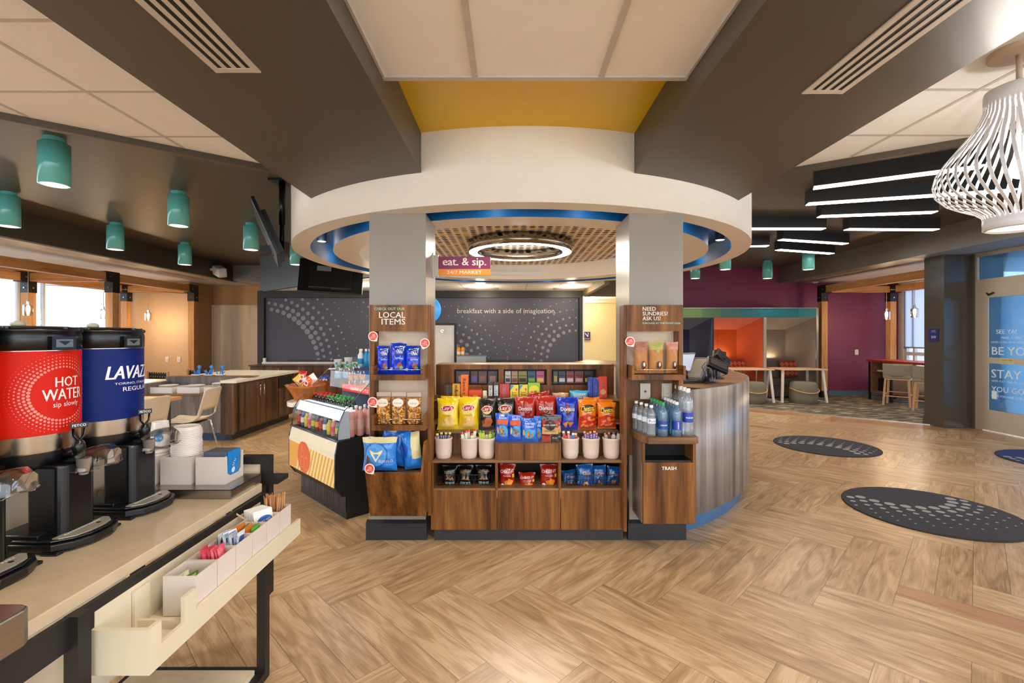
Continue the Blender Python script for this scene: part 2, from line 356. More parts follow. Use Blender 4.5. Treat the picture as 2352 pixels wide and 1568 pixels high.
def carpet_mat():
    m = bpy.data.materials.new('streak_carpet'); m.use_nodes = True; n = m.node_tree; b = n.nodes['Principled BSDF']; b.inputs['Roughness'].default_value = .95
    t = n.nodes.new('ShaderNodeTexCoord'); mp1 = n.nodes.new('ShaderNodeMapping'); mp1.inputs['Rotation'].default_value = (0, 0, R(49)); mp1.inputs['Scale'].default_value = (3.2, 24, 1)
    n.links.new(t.outputs['Object'], mp1.inputs[0]); n1 = n.nodes.new('ShaderNodeTexNoise'); n1.inputs['Scale'].default_value = 1; n1.inputs['Detail'].default_value = 2; n.links.new(mp1.outputs[0], n1.inputs[0])
    rr = n.nodes.new('ShaderNodeValToRGB'); el = rr.color_ramp.elements; el[0].position = .36; el[0].color = (*lin('#2c2822'), 1); el[1].position = .64; el[1].color = (*lin('#d2c4a8'), 1)
    e = el.new(.5); e.color = (*lin('#5b5346'), 1); e = el.new(.58); e.color = (*lin('#7a6d55'), 1)
    n.links.new(n1.outputs[0], rr.inputs[0]); n.links.new(rr.outputs[0], b.inputs['Base Color']); return m
g = MB(); g.prism([(4.3, 9.69), (6.77, 7.57), (7.3, 7.45), (9.4, 7.45), (9.4, 11.3), (3.4, 11.3), (3.4, 10.45)], .001, .006, carpet_mat()); c = struct(g, 'floor_carpet')
g = MB(); g.bar((4.2, 9.775, .005), (6.8, 7.545, .005), .012, .03, mat('metal_strip', '#c9c2b4', .3, 1)); struct(g, 'trim_1')
def BULK_(): return mat('bulkhead_grey', '#7b7d80', .5)
# ---- ceilings
TILE = mat('acoustic_tile', '#efedea', .85, var=.02, bump=.15, bscale=220); TBAR = mat('ceiling_grid', '#c4bdb6', .6)
g = MB(); g.prism([(-1.6, -4.2), (-6.5, -4.2), (-6.5, .18), (-1.6, 3.9)], 2.79, 2.85, TILE)
for i in range(-8, 1): g.box((-2.337 + .62 * i - .012, -4.2, 2.787), (-2.337 + .62 * i + .012, 3.9 - .757 * ((-1.6) - (-2.337 + .62 * i)) - .02, 2.792), TBAR) if -6.5 < -2.337 + .62 * i < -1.6 else None
for j in range(-11, 3):
    y = 2.56 + .58 * j; xl = max(-6.5, -1.6 - (3.9 - y) / .757); 
    xs = -6.5 if y < .18 else -1.6 - (3.9 - y) / .757
    g.box((xs, y - .012, 2.7885), (-1.6, y + .012, 2.792), TBAR)
struct(g, 'ceiling_tiles')
g = MB(); g.prism([(1.853, -4.2), (7.3, -4.2), (7.3, .35), (1.853, 3.98)], 2.79, 2.85, TILE)
for i in range(0, 9):
    x = 2.553 + .62 * i
    if x < 7.3: g.box((x - .012, -4.2, 2.787), (x + .012, 3.98 - .667 * (x - 1.853) - .02, 2.792), TBAR)
for j in range(-11, 3):
    y = 2.54 + .58 * j; xe = min(7.3, 1.853 + (3.98 - y) / .667); g.box((1.853, y - .012, 2.7885), (xe, y + .012, 2.792), TBAR)
struct(g, 'ceiling_tiles')
g = MB(); g.box((-.605, -4.2, 2.67), (.837, 2.222, 2.72), TILE)
for x in (-.167, .426): g.box((x - .013, -4.2, 2.662), (x + .013, 2.21, 2.672), TBAR)
g.box((-.605, 2.19, 2.662), (.837, 2.222, 2.68), TBAR)
g.box((-.605, -4.2, 2.664), (-.592, 2.2, 2.672), TBAR); g.box((.824, -4.2, 2.664), (.837, 2.2, 2.672), TBAR)
struct(g, 'ceiling_tiles')
g = MB(); g.box((-.605, 1.6, 2.817), (.837, 3.4, 2.87), mat('yellow_paint', '#e6bc06', .35, var=.02)); struct(g, 'ceiling_yellow')
for x0, x1 in ((-1.6, -.605), (.837, 1.853)):
    g = MB(); g.box((x0, -4.2, 2.548), (x1, 3.95 if x0 < 0 else 3.98, 2.95), DARK); struct(g, 'ceiling_beam')
# edge trim between tiles and the raised dark ceiling
g = MB()
def edge_beam(p, q, nx, ny):
    g.prism([p, q, (q[0] + nx * .05, q[1] + ny * .05), (p[0] + nx * .05, p[1] + ny * .05)], 2.745, 3.12, DARK)
edge_beam((-6.5, .18), (-1.6, 3.9), -.605, .796); edge_beam((1.853, 3.98), (7.3, .35), .555, .832); struct(g, 'trim_2')
g = MB(); g.prism([(-6.55, .1), (-1.5, 3.9), (1.75, 3.98), (7.3, .3), (7.3, 11.35), (3.4, 11.35), (3.4, 12), (-7.7, 12), (-7.7, 11)], 3.09, 3.2, DARK); struct(g, 'ceiling_dark')
WSOF = mat('soffit_white', '#cfcac5', .6, var=.02)
g = MB(); g.box((-6.52, -4.2, 2.72), (-6.5, 11.05, 3.2), DARK); g.box((-9.4, -4.2, 2.72), (-6.5, 11.9, 2.8), WSOF)
g.box((-6.78, -4.2, 2.70), (-6.5, 11.05, 2.722), mat('soffit_edge', '#a8998a', .5)); g.box((-6.5, 10.9, 2.72), (-5.28, 10.98, 3.1), BULK_()); g.box((-6.5, 10.95, 2.73), (-5.28, 11.9, 2.8), WSOF); struct(g, 'ceiling_soffit')
GREYS = mat('soffit_grey', '#6b645d', .35, var=.03)
g = MB(); g.box((6.5, .2, 2.72), (6.52, 11.3, 3.2), GREYS); g.box((6.52, -4.2, 2.722), (9.5, 11.3, 2.81), WSOF); g.box((6.5, -4.2, 2.716), (7.31, 7.6, 2.79), mat('entry_soffit', '#8f99a3', .5)); g.box((6.5, 7.6, 2.712), (7.05, 11.3, 2.73), GREYS)
struct(g, 'ceiling_soffit')
# ---- round canopy
PAINTW = mat('canopy_paint', '#efe9de', .4, var=.02); BLUE = mat('blue_recess', '#0762a8', .5, var=.03, spec=.3)
g = MB(); cc = (*DC, 0)
g.lathe([(2.25, 2.32), (2.42, 2.32), (2.42, 3.10)], PAINTW, cc, 160, smooth=False, cap0=False, cap1=False)
g.lathe([(1.78, 2.545), (1.78, 2.32), (2.04, 2.32)], PAINTW, cc, 160, smooth=False, cap0=False, cap1=False)
g.lathe([(2.04, 2.32), (2.04, 2.52), (2.25, 2.52), (2.25, 2.32)], BLUE, cc, 160, smooth=False, cap0=False, cap1=False)
o = struct(g, 'ceiling_canopy')
for p in o.data.polygons: p.use_smooth = abs(p.normal.z) < .3
def dots_mat():
    m = bpy.data.materials.new('dotted_ceiling'); m.use_nodes = True; n = m.node_tree; b = n.nodes['Principled BSDF']; b.inputs['Roughness'].default_value = .6
    t = n.nodes.new('ShaderNodeTexCoord'); v = n.nodes.new('ShaderNodeVectorMath'); v.operation = 'SCALE'; v.inputs['Scale'].default_value = 1 / .088; n.links.new(t.outputs['Object'], v.inputs[0])
    fl = n.nodes.new('ShaderNodeVectorMath'); fl.operation = 'FLOOR'; n.links.new(v.outputs[0], fl.inputs[0])
    fr = n.nodes.new('ShaderNodeVectorMath'); fr.operation = 'FRACTION'; n.links.new(v.outputs[0], fr.inputs[0])
    sb = n.nodes.new('ShaderNodeVectorMath'); sb.operation = 'SUBTRACT'; sb.inputs[1].default_value = (.5, .5, 0); n.links.new(fr.outputs[0], sb.inputs[0])
    ml = n.nodes.new('ShaderNodeVectorMath'); ml.operation = 'MULTIPLY'; ml.inputs[1].default_value = (1, 1, 0); n.links.new(sb.outputs[0], ml.inputs[0])
    ln = n.nodes.new('ShaderNodeVectorMath'); ln.operation = 'LENGTH'; n.links.new(ml.outputs[0], ln.inputs[0])
    lt = n.nodes.new('ShaderNodeMath'); lt.operation = 'LESS_THAN'; lt.inputs[1].default_value = .37; n.links.new(ln.outputs['Value'], lt.inputs[0])
    m2 = n.nodes.new('ShaderNodeVectorMath'); m2.operation = 'MULTIPLY'; m2.inputs[1].default_value = (1, 1, 0); n.links.new(fl.outputs[0], m2.inputs[0])
    wn = n.nodes.new('ShaderNodeTexWhiteNoise'); n.links.new(m2.outputs[0], wn.inputs[0])
    rr = n.nodes.new('ShaderNodeValToRGB'); rr.color_ramp.interpolation = 'CONSTANT'; el = rr.color_ramp.elements
    el[0].color = (*lin('#17130f'), 1); el[1].position = .28; el[1].color = (*lin('#7d716b'), 1)
    for p, c_ in ((.55, '#9a8e86'), (.8, '#5a4f49'), (.95, '#d8c22a')): e = el.new(p); e.color = (*lin(c_), 1)
    n.links.new(wn.outputs[0], rr.inputs[0]); mx = n.nodes.new('ShaderNodeMix'); mx.data_type = 'RGBA'; mx.inputs[6].default_value = (*lin('#f3eadf'), 1)
    n.links.new(lt.outputs[0], mx.inputs[0]); n.links.new(rr.outputs[0], mx.inputs[7]); n.links.new(mx.outputs[2], b.inputs['Base Color']); return m
g = MB(); g.lathe([(0.001, 2.545), (1.78, 2.545)], dots_mat(), cc, 96, smooth=False); struct(g, 'ceiling_dotted')
# ---- lower kitchen ceiling and its bulkheads
BULK = mat('bulkhead_paint', '#525d66', .5, var=.03); OLIVE = mat('olive_paint', '#6a5a37', .6)
g = MB(); g.prism([(-5.2, 9.8), (-3.6, 8.3), (-1.7, 7.0), (1.5, 7.3), (1.5, 9.8)], 2.38, 2.43, TILE)
for i in range(-5, 3): g.box((.3 + .61 * i - .01, 7.9, 2.377), (.3 + .61 * i + .01, 9.8, 2.381), TBAR)
for y in (8.2, 8.8, 9.4): g.box((-2.0, y - .01, 2.378), (1.5, y + .01, 2.381), TBAR)
struct(g, 'ceiling_kitchen')
g = MB()
for p, q in (((-5.275, 9.8), (-3.6, 8.3)), ((-3.6, 8.3), (-1.7, 7.05))):
    d = Vector((q[0] - p[0], q[1] - p[1])).normalized(); nn = Vector((-d.y, d.x)) * .08
    g.prism([p, q, (q[0] + nn.x, q[1] + nn.y), (p[0] + nn.x, p[1] + nn.y)], 2.36, 3.1, BULK)
struct(g, 'wall_bulkhead')
g = MB(); g.box((1.5, 7.45, 2.27), (1.58, 9.8, 3.1), OLIVE); g.box((1.5, 9.8, 2.27), (3.25, 9.88, 3.1), OLIVE); struct(g, 'wall_bulkhead')
CREAM = mat('cream_wall', '#d9c9a0', .7, var=.02)
g = MB(); g.box((1.5, 13.9, 0), (3.3, 14, 2.6), CREAM); g.box((3.15, 9.88, 0), (3.25, 13.9, 2.6), CREAM); struct(g, 'wall_corridor')
g = MB(); g.box((1.5, 9.88, 2.4), (3.25, 14, 2.5), mat('corridor_ceiling', '#ded4bd', .7)); struct(g, 'ceiling_corridor')
# ---- back wall with the serving openings
BFR = mat('serving_frame', '#25211d', .45, var=.04)
g = MB()
for a, b in (((-5.275, 9.7, .86), (-5.14, 9.82, 2.38)), ((-2.2, 9.7, .86), (-1.95, 9.82, 2.38)), ((1.43, 9.7, 0), (1.5, 9.82, 2.38)), ((-5.275, 9.7, 2.235), (1.5, 9.82, 2.38))): g.box(a, b, BFR)
struct(g, 'trim_6'); g = MB(); g.box((-5.275, 9.95, 0), (-5.2, 11.9, 3.1), BFR); g.box((-5.275, 9.82, 0), (1.5, 9.95, 3.1), BFR); struct(g, 'wall_serving')
g = MB(); g.box((1.5, 9.7, 0), (1.53, 9.9, 2.4), WHT); struct(g, 'trim_3')
g = MB(); g.box((-5.14, 9.62, .862), (-2.2, 9.83, .9), WHTP); g.box((-5.14, 9.66, .86), (-5.09, 9.7, .98), WHTP); struct(g, 'trim_4')
g = MB(); g.box((-1.95, 9.62, .862), (1.43, 9.83, .9), STEEL); struct(g, 'trim_5')
SHADE = mat('shade_fabric', '#4a4955', .55, var=.08, vscale=1.2, sheen=.3); SDOT = mat('shade_dot_print', '#8e8c98', .55)
def shade(x0, x1, fn_pts, label, words=None):
    g = MB(); z0, z1 = .905, 2.232; n = 40; vs = []; fs = []
    def S(x, z): return 9.765 + .006 * sin(x * 9) * (z - z0) + .006 * sin(x * 3.1 + z * 2)
    for i in range(n + 1):
        for j in range(9): x = x0 + (x1 - x0) * i / n; z = z0 + (z1 - z0) * j / 8; vs.append((x, S(x, z), z))
    for i in range(n):
        for j in range(8): a = i * 9 + j; fs.append((a, a + 9, a + 10, a + 1))
    g.add(vs, fs, SHADE, None, True)
    for (x, z, r) in fn_pts:
        if x0 + r < x < x1 - r and z0 + r * .6 < z < z1 - r * .6: disc2(g, SDOT, (0, 0, 0), (1, 0, 0), (0, 0, 1), x, z, r, r, fn=lambda u, v, o: (u, S(u, v) - .004, v), n=16)
    if words: text(g, words, mat('shade_print', '#d9d5cc', .5), (0, 0, 0), (1, 0, 0), (0, 0, 1), Xp(1163.5, 9.77), Zp(715.5, 9.77), w=Xp(1277, 9.77) - Xp(1050.5, 9.77), bold=.004, fn=lambda u, v, o: (u, S(u, v) - .006, v))
    g.box((x0, 9.765, z0 - .0), (x1, 9.785, z0 + .03), mat('shade_hem', '#2b2a30', .5))
    return tag(g.build('roller_shade'), label, 'roller shade')
def swirl(cx, cz, r0, a0, a1, rows, big, flip=1):
    """rows of dots on arcs: large inside, small outside"""
    out = []
    for k in range(rows):
        rr = r0 + .115 * k + .01 * k * k; size = big * (1 - k / (rows + .2)) ** .9; m = int((a1 - a0) / 180 * pi * rr / (.125 + .004 * k))
        for i in range(m + 1):
            a = R(a0 + (a1 - a0) * (i + .5 * (k % 2)) / m); out.append((cx + flip * rr * cos(a), cz + rr * sin(a), max(size * (.55 + .45 * sin(pi * min(1, max(0, i / m)))), .012)))
    return out
pts = swirl(Xp(601, 9.77), Zp(840, 9.77), 1.2, 0, 86, 6, .058) + swirl(Xp(900, 9.77), Zp(640, 9.77), .5, 190, 300, 4, .04)
shade(-5.13, -2.21, pts, 'dark grey roller shade with pale dot arc, behind the white island counter')
pts = swirl(Xp(1320, 9.77), Zp(822, 9.77), .58, 88, 190, 6, .042) + swirl(Xp(1040, 9.77), Zp(828, 9.77), .32, 0, 95, 6, .048)
shade(-1.94, 1.42, pts, 'dark grey roller shade reading breakfast with a side of imagination', 'breakfast with a side of imagination.')
# ---- left end walls and door
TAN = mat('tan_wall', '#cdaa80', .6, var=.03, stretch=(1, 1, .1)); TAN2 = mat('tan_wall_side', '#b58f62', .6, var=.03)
g = MB(); g.box((-9.4, 11.05, 0), (-7.61, 11.15, 2.75), TAN); struct(g, 'wall_dining')
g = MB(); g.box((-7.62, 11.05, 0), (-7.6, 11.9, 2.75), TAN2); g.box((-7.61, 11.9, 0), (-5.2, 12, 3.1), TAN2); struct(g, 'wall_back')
g = MB(); g.box((-7.57, 11.86, 0), (-6.2, 11.9, 2.17), MAPLE); struct(g, 'door_1')
d1 = bpy.data.objects['door_1']
g = MB(); g.box((-7.6, 11.84, 2.17), (-6.15, 11.9, 2.22), MAPLE); g.box((-7.6, 11.84, 0), (-7.56, 11.9, 2.2), MAPLE); g.box((-7.45, 11.85, .1), (-7.4, 11.862, 2.1), MAPLE); g.build('door_frame', d1)
g = MB(); g.tube([(-5.95 - .35, 11.8, 1.02), (-5.8 - .35, 11.8, 1.02)], .01, CHROME); g.tube([(-5.95 - .35, 11.86, 1.02), (-5.95 - .35, 11.8, 1.02)], .012, CHROME); g.build('door_handle', d1)
# ---- left window wall
g = MB(); g.box((-9.4, -4.2, 0), (-9.3, 11.1, .88), TAN); g.box((-9.4, -4.2, 2.62), (-9.3, 11.1, 2.75), TAN)
WINS = [(9.06, 10.98), (6.62, 8.84), (4.18, 6.4), (1.74, 3.96), (-.7, 1.52), (-3.2, -.92)]
ys = [11.1] + [v for wd in WINS for v in (wd[1], wd[0])] + [-4.2]
for i in range(0, len(ys), 2): g.box((-9.4, ys[i + 1], .88), (-9.3, ys[i], 2.62), TAN)
struct(g, 'wall_left')
WFR = mat('window_frame_white', '#d9dce2', .4); WGL = glassy('window_glass', (.95, .97, 1), .1)
wi = 1
for a, b in WINS:
    g = MB(); x = -9.34
    for p, q in (((a, .88), (a + .05, 2.62)), ((b - .05, .88), (b, 2.62)), ((a, .88), (b, .93)), ((a, 2.57), (b, 2.62)), ((a + .22, .9), (a + .26, 2.6))): g.box((x - .03, p[0], p[1]), (x + .03, q[0], q[1]), WFR)
    o = struct(g, 'window_%d' % wi); wi += 1
    g = MB(); g.box((x - .004, a + .04, .92), (x + .004, b - .04, 2.58), WGL); g.build('window_glass', o)
def DK2_(): return mat('entrance_column_paint', '#4a443d', .22, var=.03)
# ---- right: purple wall, window wall, entrance
PUR = mat('purple_wall', '#7a2c4c', .5, var=.04, vscale=3)
g = MB(); g.box((3.25, 11.3, 0), (9.4, 11.4, 3.15), PUR); struct(g, 'wall_purple')
g = MB(); g.box((7.0, 11.28, 0), (9.3, 11.3, .11), mat('teal_baseboard', '#4f6f7c', .5)); struct(g, 'baseboard_right')
g = MB(); g.box((9.4, 7.6, 0), (9.5, 11.4, .5), WHT); g.box((9.4, 7.6, 2.62), (9.5, 11.4, 2.8), WHT); g.box((9.4, 11.15, .5), (9.5, 11.4, 2.62), WHT); g.box((7.205, 7.25, 0), (7.24, 7.64, 2.72), DK2_()); g.box((7.2, 7.62, 0), (9.5, 7.7, 2.8), mat('exterior_render', '#e2e5e8', .8)); struct(g, 'wall_right')
g = MB()
for p, q in (((7.7, .1), (7.78, 2.62)), ((11.07, .1), (11.15, 2.62)), ((7.7, .1), (11.15, .18)), ((7.7, 2.54), (11.15, 2.62)), ((10.85, .1), (10.9, 2.6)), ((9.4, .1), (9.45, 2.6)), ((7.7, .98), (11.15, 1.06))): g.box((9.41, p[0], p[1]), (9.47, q[0], q[1]), WFR)
o = struct(g, 'window_%d' % wi); wi += 1
g = MB(); g.box((9.435, 7.72, .15), (9.445, 11.1, 2.58), WGL); g.build('window_glass', o)
sm = mat('solar_shade', '#c4cbe0', .7, var=.02); 
n_ = sm.node_tree; bs = n_.nodes['Principled BSDF']; bs.inputs['Transmission Weight'].default_value = 0
tl = n_.nodes.new('ShaderNodeBsdfTranslucent'); tl.inputs[0].default_value = (.80, .86, .97, 1); mxs = n_.nodes.new('ShaderNodeMixShader'); mxs.inputs[0].default_value = .7
n_.links.new(bs.outputs[0], mxs.inputs[1]); n_.links.new(tl.outputs[0], mxs.inputs[2]); n_.links.new(mxs.outputs[0], n_.nodes['Material Output'].inputs[0])
g = MB(); g.box((9.385, 7.75, 1.18), (9.388, 11.12, 2.6), sm); g.box((9.375, 7.75, 1.15), (9.395, 11.12, 1.18), mat('shade_rail', '#8c8f9a', .4)); tag(g.build('window_shade'), 'pale translucent shade drawn over the window behind the bar table', 'window shade')
DK2 = mat('entrance_column_paint', '#4a443d', .22, var=.03)
g = MB(); g.box((6.8, 7.31, .11), (7.21, 7.66, 2.72), DK2); struct(g, 'column_entrance')
g = MB(); g.box((6.785, 7.295, 0), (7.225, 7.67, .11), DK2); g.box((6.79, 7.3, .105), (7.22, 7.665, .125), DK2); struct(g, 'baseboard_column')
ALU = mat('storefront_aluminium', '#b9aa94', .35, .3, var=.02)
BGL = glassy('tinted_door_glass', (.40, .66, .92), .2)
g = MB(); x = 7.27
for (y0, z0), (y1, z1) in (((7.22, 0), (7.31, 2.72)), ((5.0, 0), (5.08, 2.72)), ((5.0, 2.66), (7.3, 2.72)), ((5.0, 2.14), (7.3, 2.31)), ((7.14, 0), (7.22, 2.2)), ((-4.2, 0), (-4.1, 2.72)), ((-4.2, 0), (5, .12)), ((-4.2, 2.2), (5, 2.28)), ((-4.2, 2.66), (5, 2.72)), ((2.7, 0), (2.78, 2.7)), ((.4, 0), (.48, 2.7)), ((-1.9, 0), (-1.82, 2.7))): g.box((x - .04, y0, z0), (x + .04, y1, z1), ALU)
wr = struct(g, 'window_%d' % wi); wi += 1
g = MB(); g.box((x - .004, 5.08, 2.31), (x + .004, 7.22, 2.66), BGL); g.box((x - .004, -4.1, .12), (x + .004, 5.0, 2.66), WGL); g.build('window_glass', wr)
g = MB(); xx = 7.235
for (y0, z0), (y1, z1) in (((7.04, .02), (7.14, 2.12)), ((5.3, .02), (5.4, 2.12)), ((5.3, 2.02), (7.14, 2.15)), ((5.3, .02), (7.14, .33)), ((5.3, 1.03), (7.14, 1.12))): g.box((xx - .022, y0, z0), (xx + .022, y1, z1), ALU)
dr = struct(g, 'door_2')
g = MB(); g.box((xx - .004, 5.4, .33), (xx + .004, 7.04, 2.03), BGL)
fro = mat('frosted_lettering', '#d8dcd8', .7)
for s, y, z, hh in (('SEE YA!', 6.93, 1.555, .062), ('MAKE A CREATIVE DAY OF IT', 6.85, 1.465, .032), ('NEVER LATER. AFTER WHILE CROCODILE', 6.99, 1.40, .026), ('BE YOU', 6.985, 1.27, .12), ('STAY TRUE', 6.985, .93, .125), ('HOPE YOU TRIED TO SLEEP IN LATE', 6.985, .82, .026), ('YOU GOT THIS', 6.985, .70, .08), ('HOPE YOU HAD A TRU-LY GREAT STAY', 6.985, .60, .03)):
    vs, fs, a0, a1, b0, b1 = tmesh(s, .02); ww = (a1 - a0) * hh / (b1 - b0)
    text(g, s, fro, (xx - .005, y - ww / 2, z - .05), (0, -1, 0), (0, 0, 1), 0, 0, h=hh, bold=.02)
g.build('door_glass', dr)
g = MB(); g.box((xx - .026, 6.675, 1.035), (xx - .022, 6.865, 1.115), flat('#c9c08a')); text(g, 'STAND CLEAR', flat('#1b1b14'), (xx - .0265, 6.77, 1.09), (0, -1, 0), (0, 0, 1), 0, 0, w=.16, bold=.01); text(g, 'AUTOMATIC SLIDING DOOR', flat('#1b1b14'), (xx - .0265, 6.77, 1.057), (0, -1, 0), (0, 0, 1), 0, 0, w=.15); g.build('door_label', dr)
g = MB(); g.tube([(7.24, 7.1, 2.12), (7.2, 7.02, 2.06), (7.2, 6.95, 2.09)], .014, BLK); g.build('door_closer', dr)
g = MB(); g.box((7.228, 7.0, .5), (7.231, 6.93, .62), flat('#dfe6ea')); g.build('door_sticker', dr)
# ---- the two columns
COLP = mat('column_paint', '#8f877c', .3, var=.02)
for x0, x1 in ((-1.011, -.607), (.847, 1.232)):
    g = MB(); g.box((x0, 3.33, 0), (x1, 3.75, 2.32), COLP); struct(g, 'column')
    g = MB(); g.prism([(3.3, 0), (3.3, .118), (3.318, .135), (3.33, .135), (3.33, 0)], x0 - .015, x1 + .012, mat('column_base', '#26262a', .35), axis='x'); struct(g, 'baseboard_column')
def slot_vent(x0, x1, ye, y0, label, z=2.548):
    t = thing('ceiling_vent', label, 'vent', ((x0 + x1) / 2, ye, z))
    fr = mat('vent_white', '#c9bdb0', .5); n = 4; pw = (x1 - x0) / (n * 2 + 1.6)
    g = MB(); g.box((x0, y0, z - .006), (x0 + pw * 1.3, ye, z), fr); g.box((x1 - pw * 1.3, y0, z - .006), (x1, ye, z), fr); g.box((x0, ye - .03, z - .0055), (x1, ye, z), fr)
    for i in range(1, n): a = x0 + pw * (1.3 + 2 * i - 1); g.box((a, y0, z - .005), (a + pw, ye, z), fr)
    g.build('frame', t); g = MB(); g.box((x0 + pw, y0, z - .002), (x1 - pw, ye - .02, z - .0005), mat('vent_dark', '#0c0f10', .6)); g.build('slots', t)
slot_vent(Xp(497, 1.94), Xp(600, 1.94), 1.94, -.9, 'white four slot air vent in the dark beam over the coffee counter')
slot_vent(Xp(1841, 2.11), Xp(1935, 2.11), 2.11, -.7, 'white four slot air vent in the dark beam near the ribbed pendant')
# ---- timber frames at both window bays
BRK = mat('black_bracket', '#15130f', .4)
def bay(px, xs, y_far, y_near, label, group=None, sgn=1):
    """posts at xs[0], xs[1] by y_far; beams running to y_near, cross beam, brackets"""
    t = thing('timber_frame', label, 'timber frame', (xs[0], y_far, 0))
    for i, x in enumerate(xs):
        yy = [y_far] + ([y_near] if px else [])
        for y in yy:
            g = MB(); g.box((x - .07, y - .07, .16), (x + .07, y + .07, 2.4), TIMB); g.build('post', t, bevel=.004)
            g = MB(); g.box((x - .078, y - .078, .0), (x + .078, y + .078, .16), BRK); g.build('post_foot', t)
            g = MB(); g.box((x - .078, y - .078, 2.24), (x + .078, y + .078, 2.62), BRK); g.box((x - .078, y - .2, 2.43), (x + .078, y + .078, 2.62), BRK)
            g.box((x - .078 if sgn < 0 else x, y - .078, 2.43), (x + .078 + .12 * (1 if i == 0 else -1) * -sgn * -1 if False else x + .078, y + .078, 2.62), BRK)
            for zz in (2.33, 2.52): g.cyl((0, 0), .014, 0, .012, CHROME, 10, Matrix.Translation((x, y - .078, zz)) @ Matrix.Rotation(R(90), 4, 'X'))
            for zz, dy in ((2.33, 0), (2.52, -.13)): g.cyl((0, 0), .014, 0, .012, CHROME, 10, Matrix.Translation((x - sgn * .078, y + dy, zz)) @ Matrix.Rotation(R(90 * -sgn), 4, 'Y'))
            g.build('bracket', t)
        g = MB(); g.box((x - .06, -4 if px else 7.5, 2.45), (x + .06, y_far, 2.6), TIMBY); g.build('beam', t, bevel=.004)
    for y in ([y_far, y_near] if px else [y_far]):
        g = MB(); g.box((min(xs), y - .06, 2.45), (max(xs), y + .06, 2.6), TIMBX); g.build('cross_beam', t, bevel=.004)
    g = MB(); g.tube([(xs[0], y_far, 2.42), (xs[1], y_far - 1.9, 2.42)], .006, STEEL); g.build('tie_rod', t)
bay(True, (-7.4, -8.95), 10.85, 8.65, 'timber post and beam frame in front of the dining windows', sgn=-1)
bay(False, (7.3, 8.9), 10.9, 9, 'timber post and beam frame around the bar table by the purple wall', sgn=1)
# ================================================================ THE SNACK KIOSK BETWEEN THE COLUMNS
XL, XR = -.560, .815
xm0, xm1 = Xp(1138, 3.27), Xp(1288, 3.27)          # centre bay
k = thing('snack_kiosk', 'walnut stepped snack kiosk between the two grey columns', 'display stand', ((XL + XR) / 2, 3.4, 0))
BOARD = .018
g = MB(); g.box((XL + .02, 3.30, 0), (XR - .02, 3.9, .085), mat('plinth_dark', '#2b2a2c', .4)); g.build('plinth', k)
g = MB(); g.box((XL, 3.27, .085), (xm0 + .01, 3.29, .365), WAL); g.box((xm0 + .013, 3.27, .085), (xm1 - .003, 3.29, .365), WAL); g.box((xm1, 3.27, .085), (XR, 3.29, .365), WAL); g.build('front_panel', k, bevel=.0015)
g = MB()
g.box((XL, 3.27, .365), (XL + BOARD, 3.9, .575), WAL); g.box((XR - BOARD, 3.27, .365), (XR, 3.9, .575), WAL)
g.box((xm0 - .003, 3.268, .365), (xm0 + .017, 3.9, .7), WAL); g.box((xm1 - .017, 3.268, .365), (xm1 + .003, 3.9, .7), WAL)
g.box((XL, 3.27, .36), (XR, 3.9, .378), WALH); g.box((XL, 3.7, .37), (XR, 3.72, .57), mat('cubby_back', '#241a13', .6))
g.build('cubby_frame', k, bevel=.0015)
g = MB(); g.box((XL - .004, 3.265, .556), (xm0, 3.7, .575), WALH); g.box((xm1, 3.265, .556), (XR + .004, 3.7, .575), WALH); g.box((xm0, 3.266, .556), (xm1, 3.6, .575), WALH); g.build('lower_shelf', k, bevel=.0015)
g = MB(); g.box((xm0, 3.27, .575), (xm1, 3.29, .692), WAL); g.box((xm0, 3.27, .68), (xm1, 3.6, .692), WALH); g.build('middle_block', k, bevel=.0015)
g = MB(); g.box((XL, 3.44, .575), (XR, 3.455, .745), WAL); g.box((Xp(1006, 3.38), 3.38, .742), (XR - .03, 3.66, .757), WALH); g.box((XL - .02, 3.46, .79), (XL + .06, 3.7, .805), WALH); g.box((XR - .06, 3.46, .79), (XR + .02, 3.7, .805), WALH)
g.box((XL - .02, 3.46, .57), (XL + .0, 3.7, .79), WAL); g.box((XR, 3.46, .57), (XR + .02, 3.7, .79), WAL); g.build('middle_shelf', k)
g = MB(); g.box((XL - .03, 3.62, .757), (XR + .03, 3.635, .945), WAL); g.box((XL - .04, 3.58, .945), (XR + .04, 3.85, .962), WALH); g.build('upper_shelf', k)
# back panel with three recessed peg windows
wz0, wz1 = Zp(884, 3.83), Zp(848, 3.83); wx = [(Xp(a, 3.83), Xp(b, 3.83)) for a, b in ((1043, 1145), (1157, 1256), (1267, 1369))]
bx0, bx1 = Xp(1001, 3.83), Xp(1410, 3.83)
g = MB(); g.box((bx0, 3.83, .962), (bx1, 3.86, wz0), WAL); g.box((bx0, 3.83, wz1), (bx1, 3.86, 1.208), WAL)
xs = [bx0] + [v for p in wx for v in p] + [bx1]
for i in range(0, 8, 2): g.box((xs[i], 3.83, wz0), (xs[i + 1], 3.86, wz1), WAL)
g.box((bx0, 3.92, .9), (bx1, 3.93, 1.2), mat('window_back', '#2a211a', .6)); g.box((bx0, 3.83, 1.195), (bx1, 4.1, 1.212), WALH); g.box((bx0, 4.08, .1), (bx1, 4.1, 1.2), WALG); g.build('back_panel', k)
g = MB()
for x0, x1, y, z0, z1 in ((Xp(1006, 3.365), Xp(1135, 3.365), 3.365, .745, .80), (Xp(1288, 3.365), Xp(1433, 3.365), 3.365, .745, .80), (Xp(1140, 3.262), Xp(1285, 3.262), 3.262, .68, .735), (Xp(1012, 3.57), Xp(1400, 3.57), 3.57, .945, .99)): g.box((x0, y, z0), (x1, y + .003, z1), ACRY)
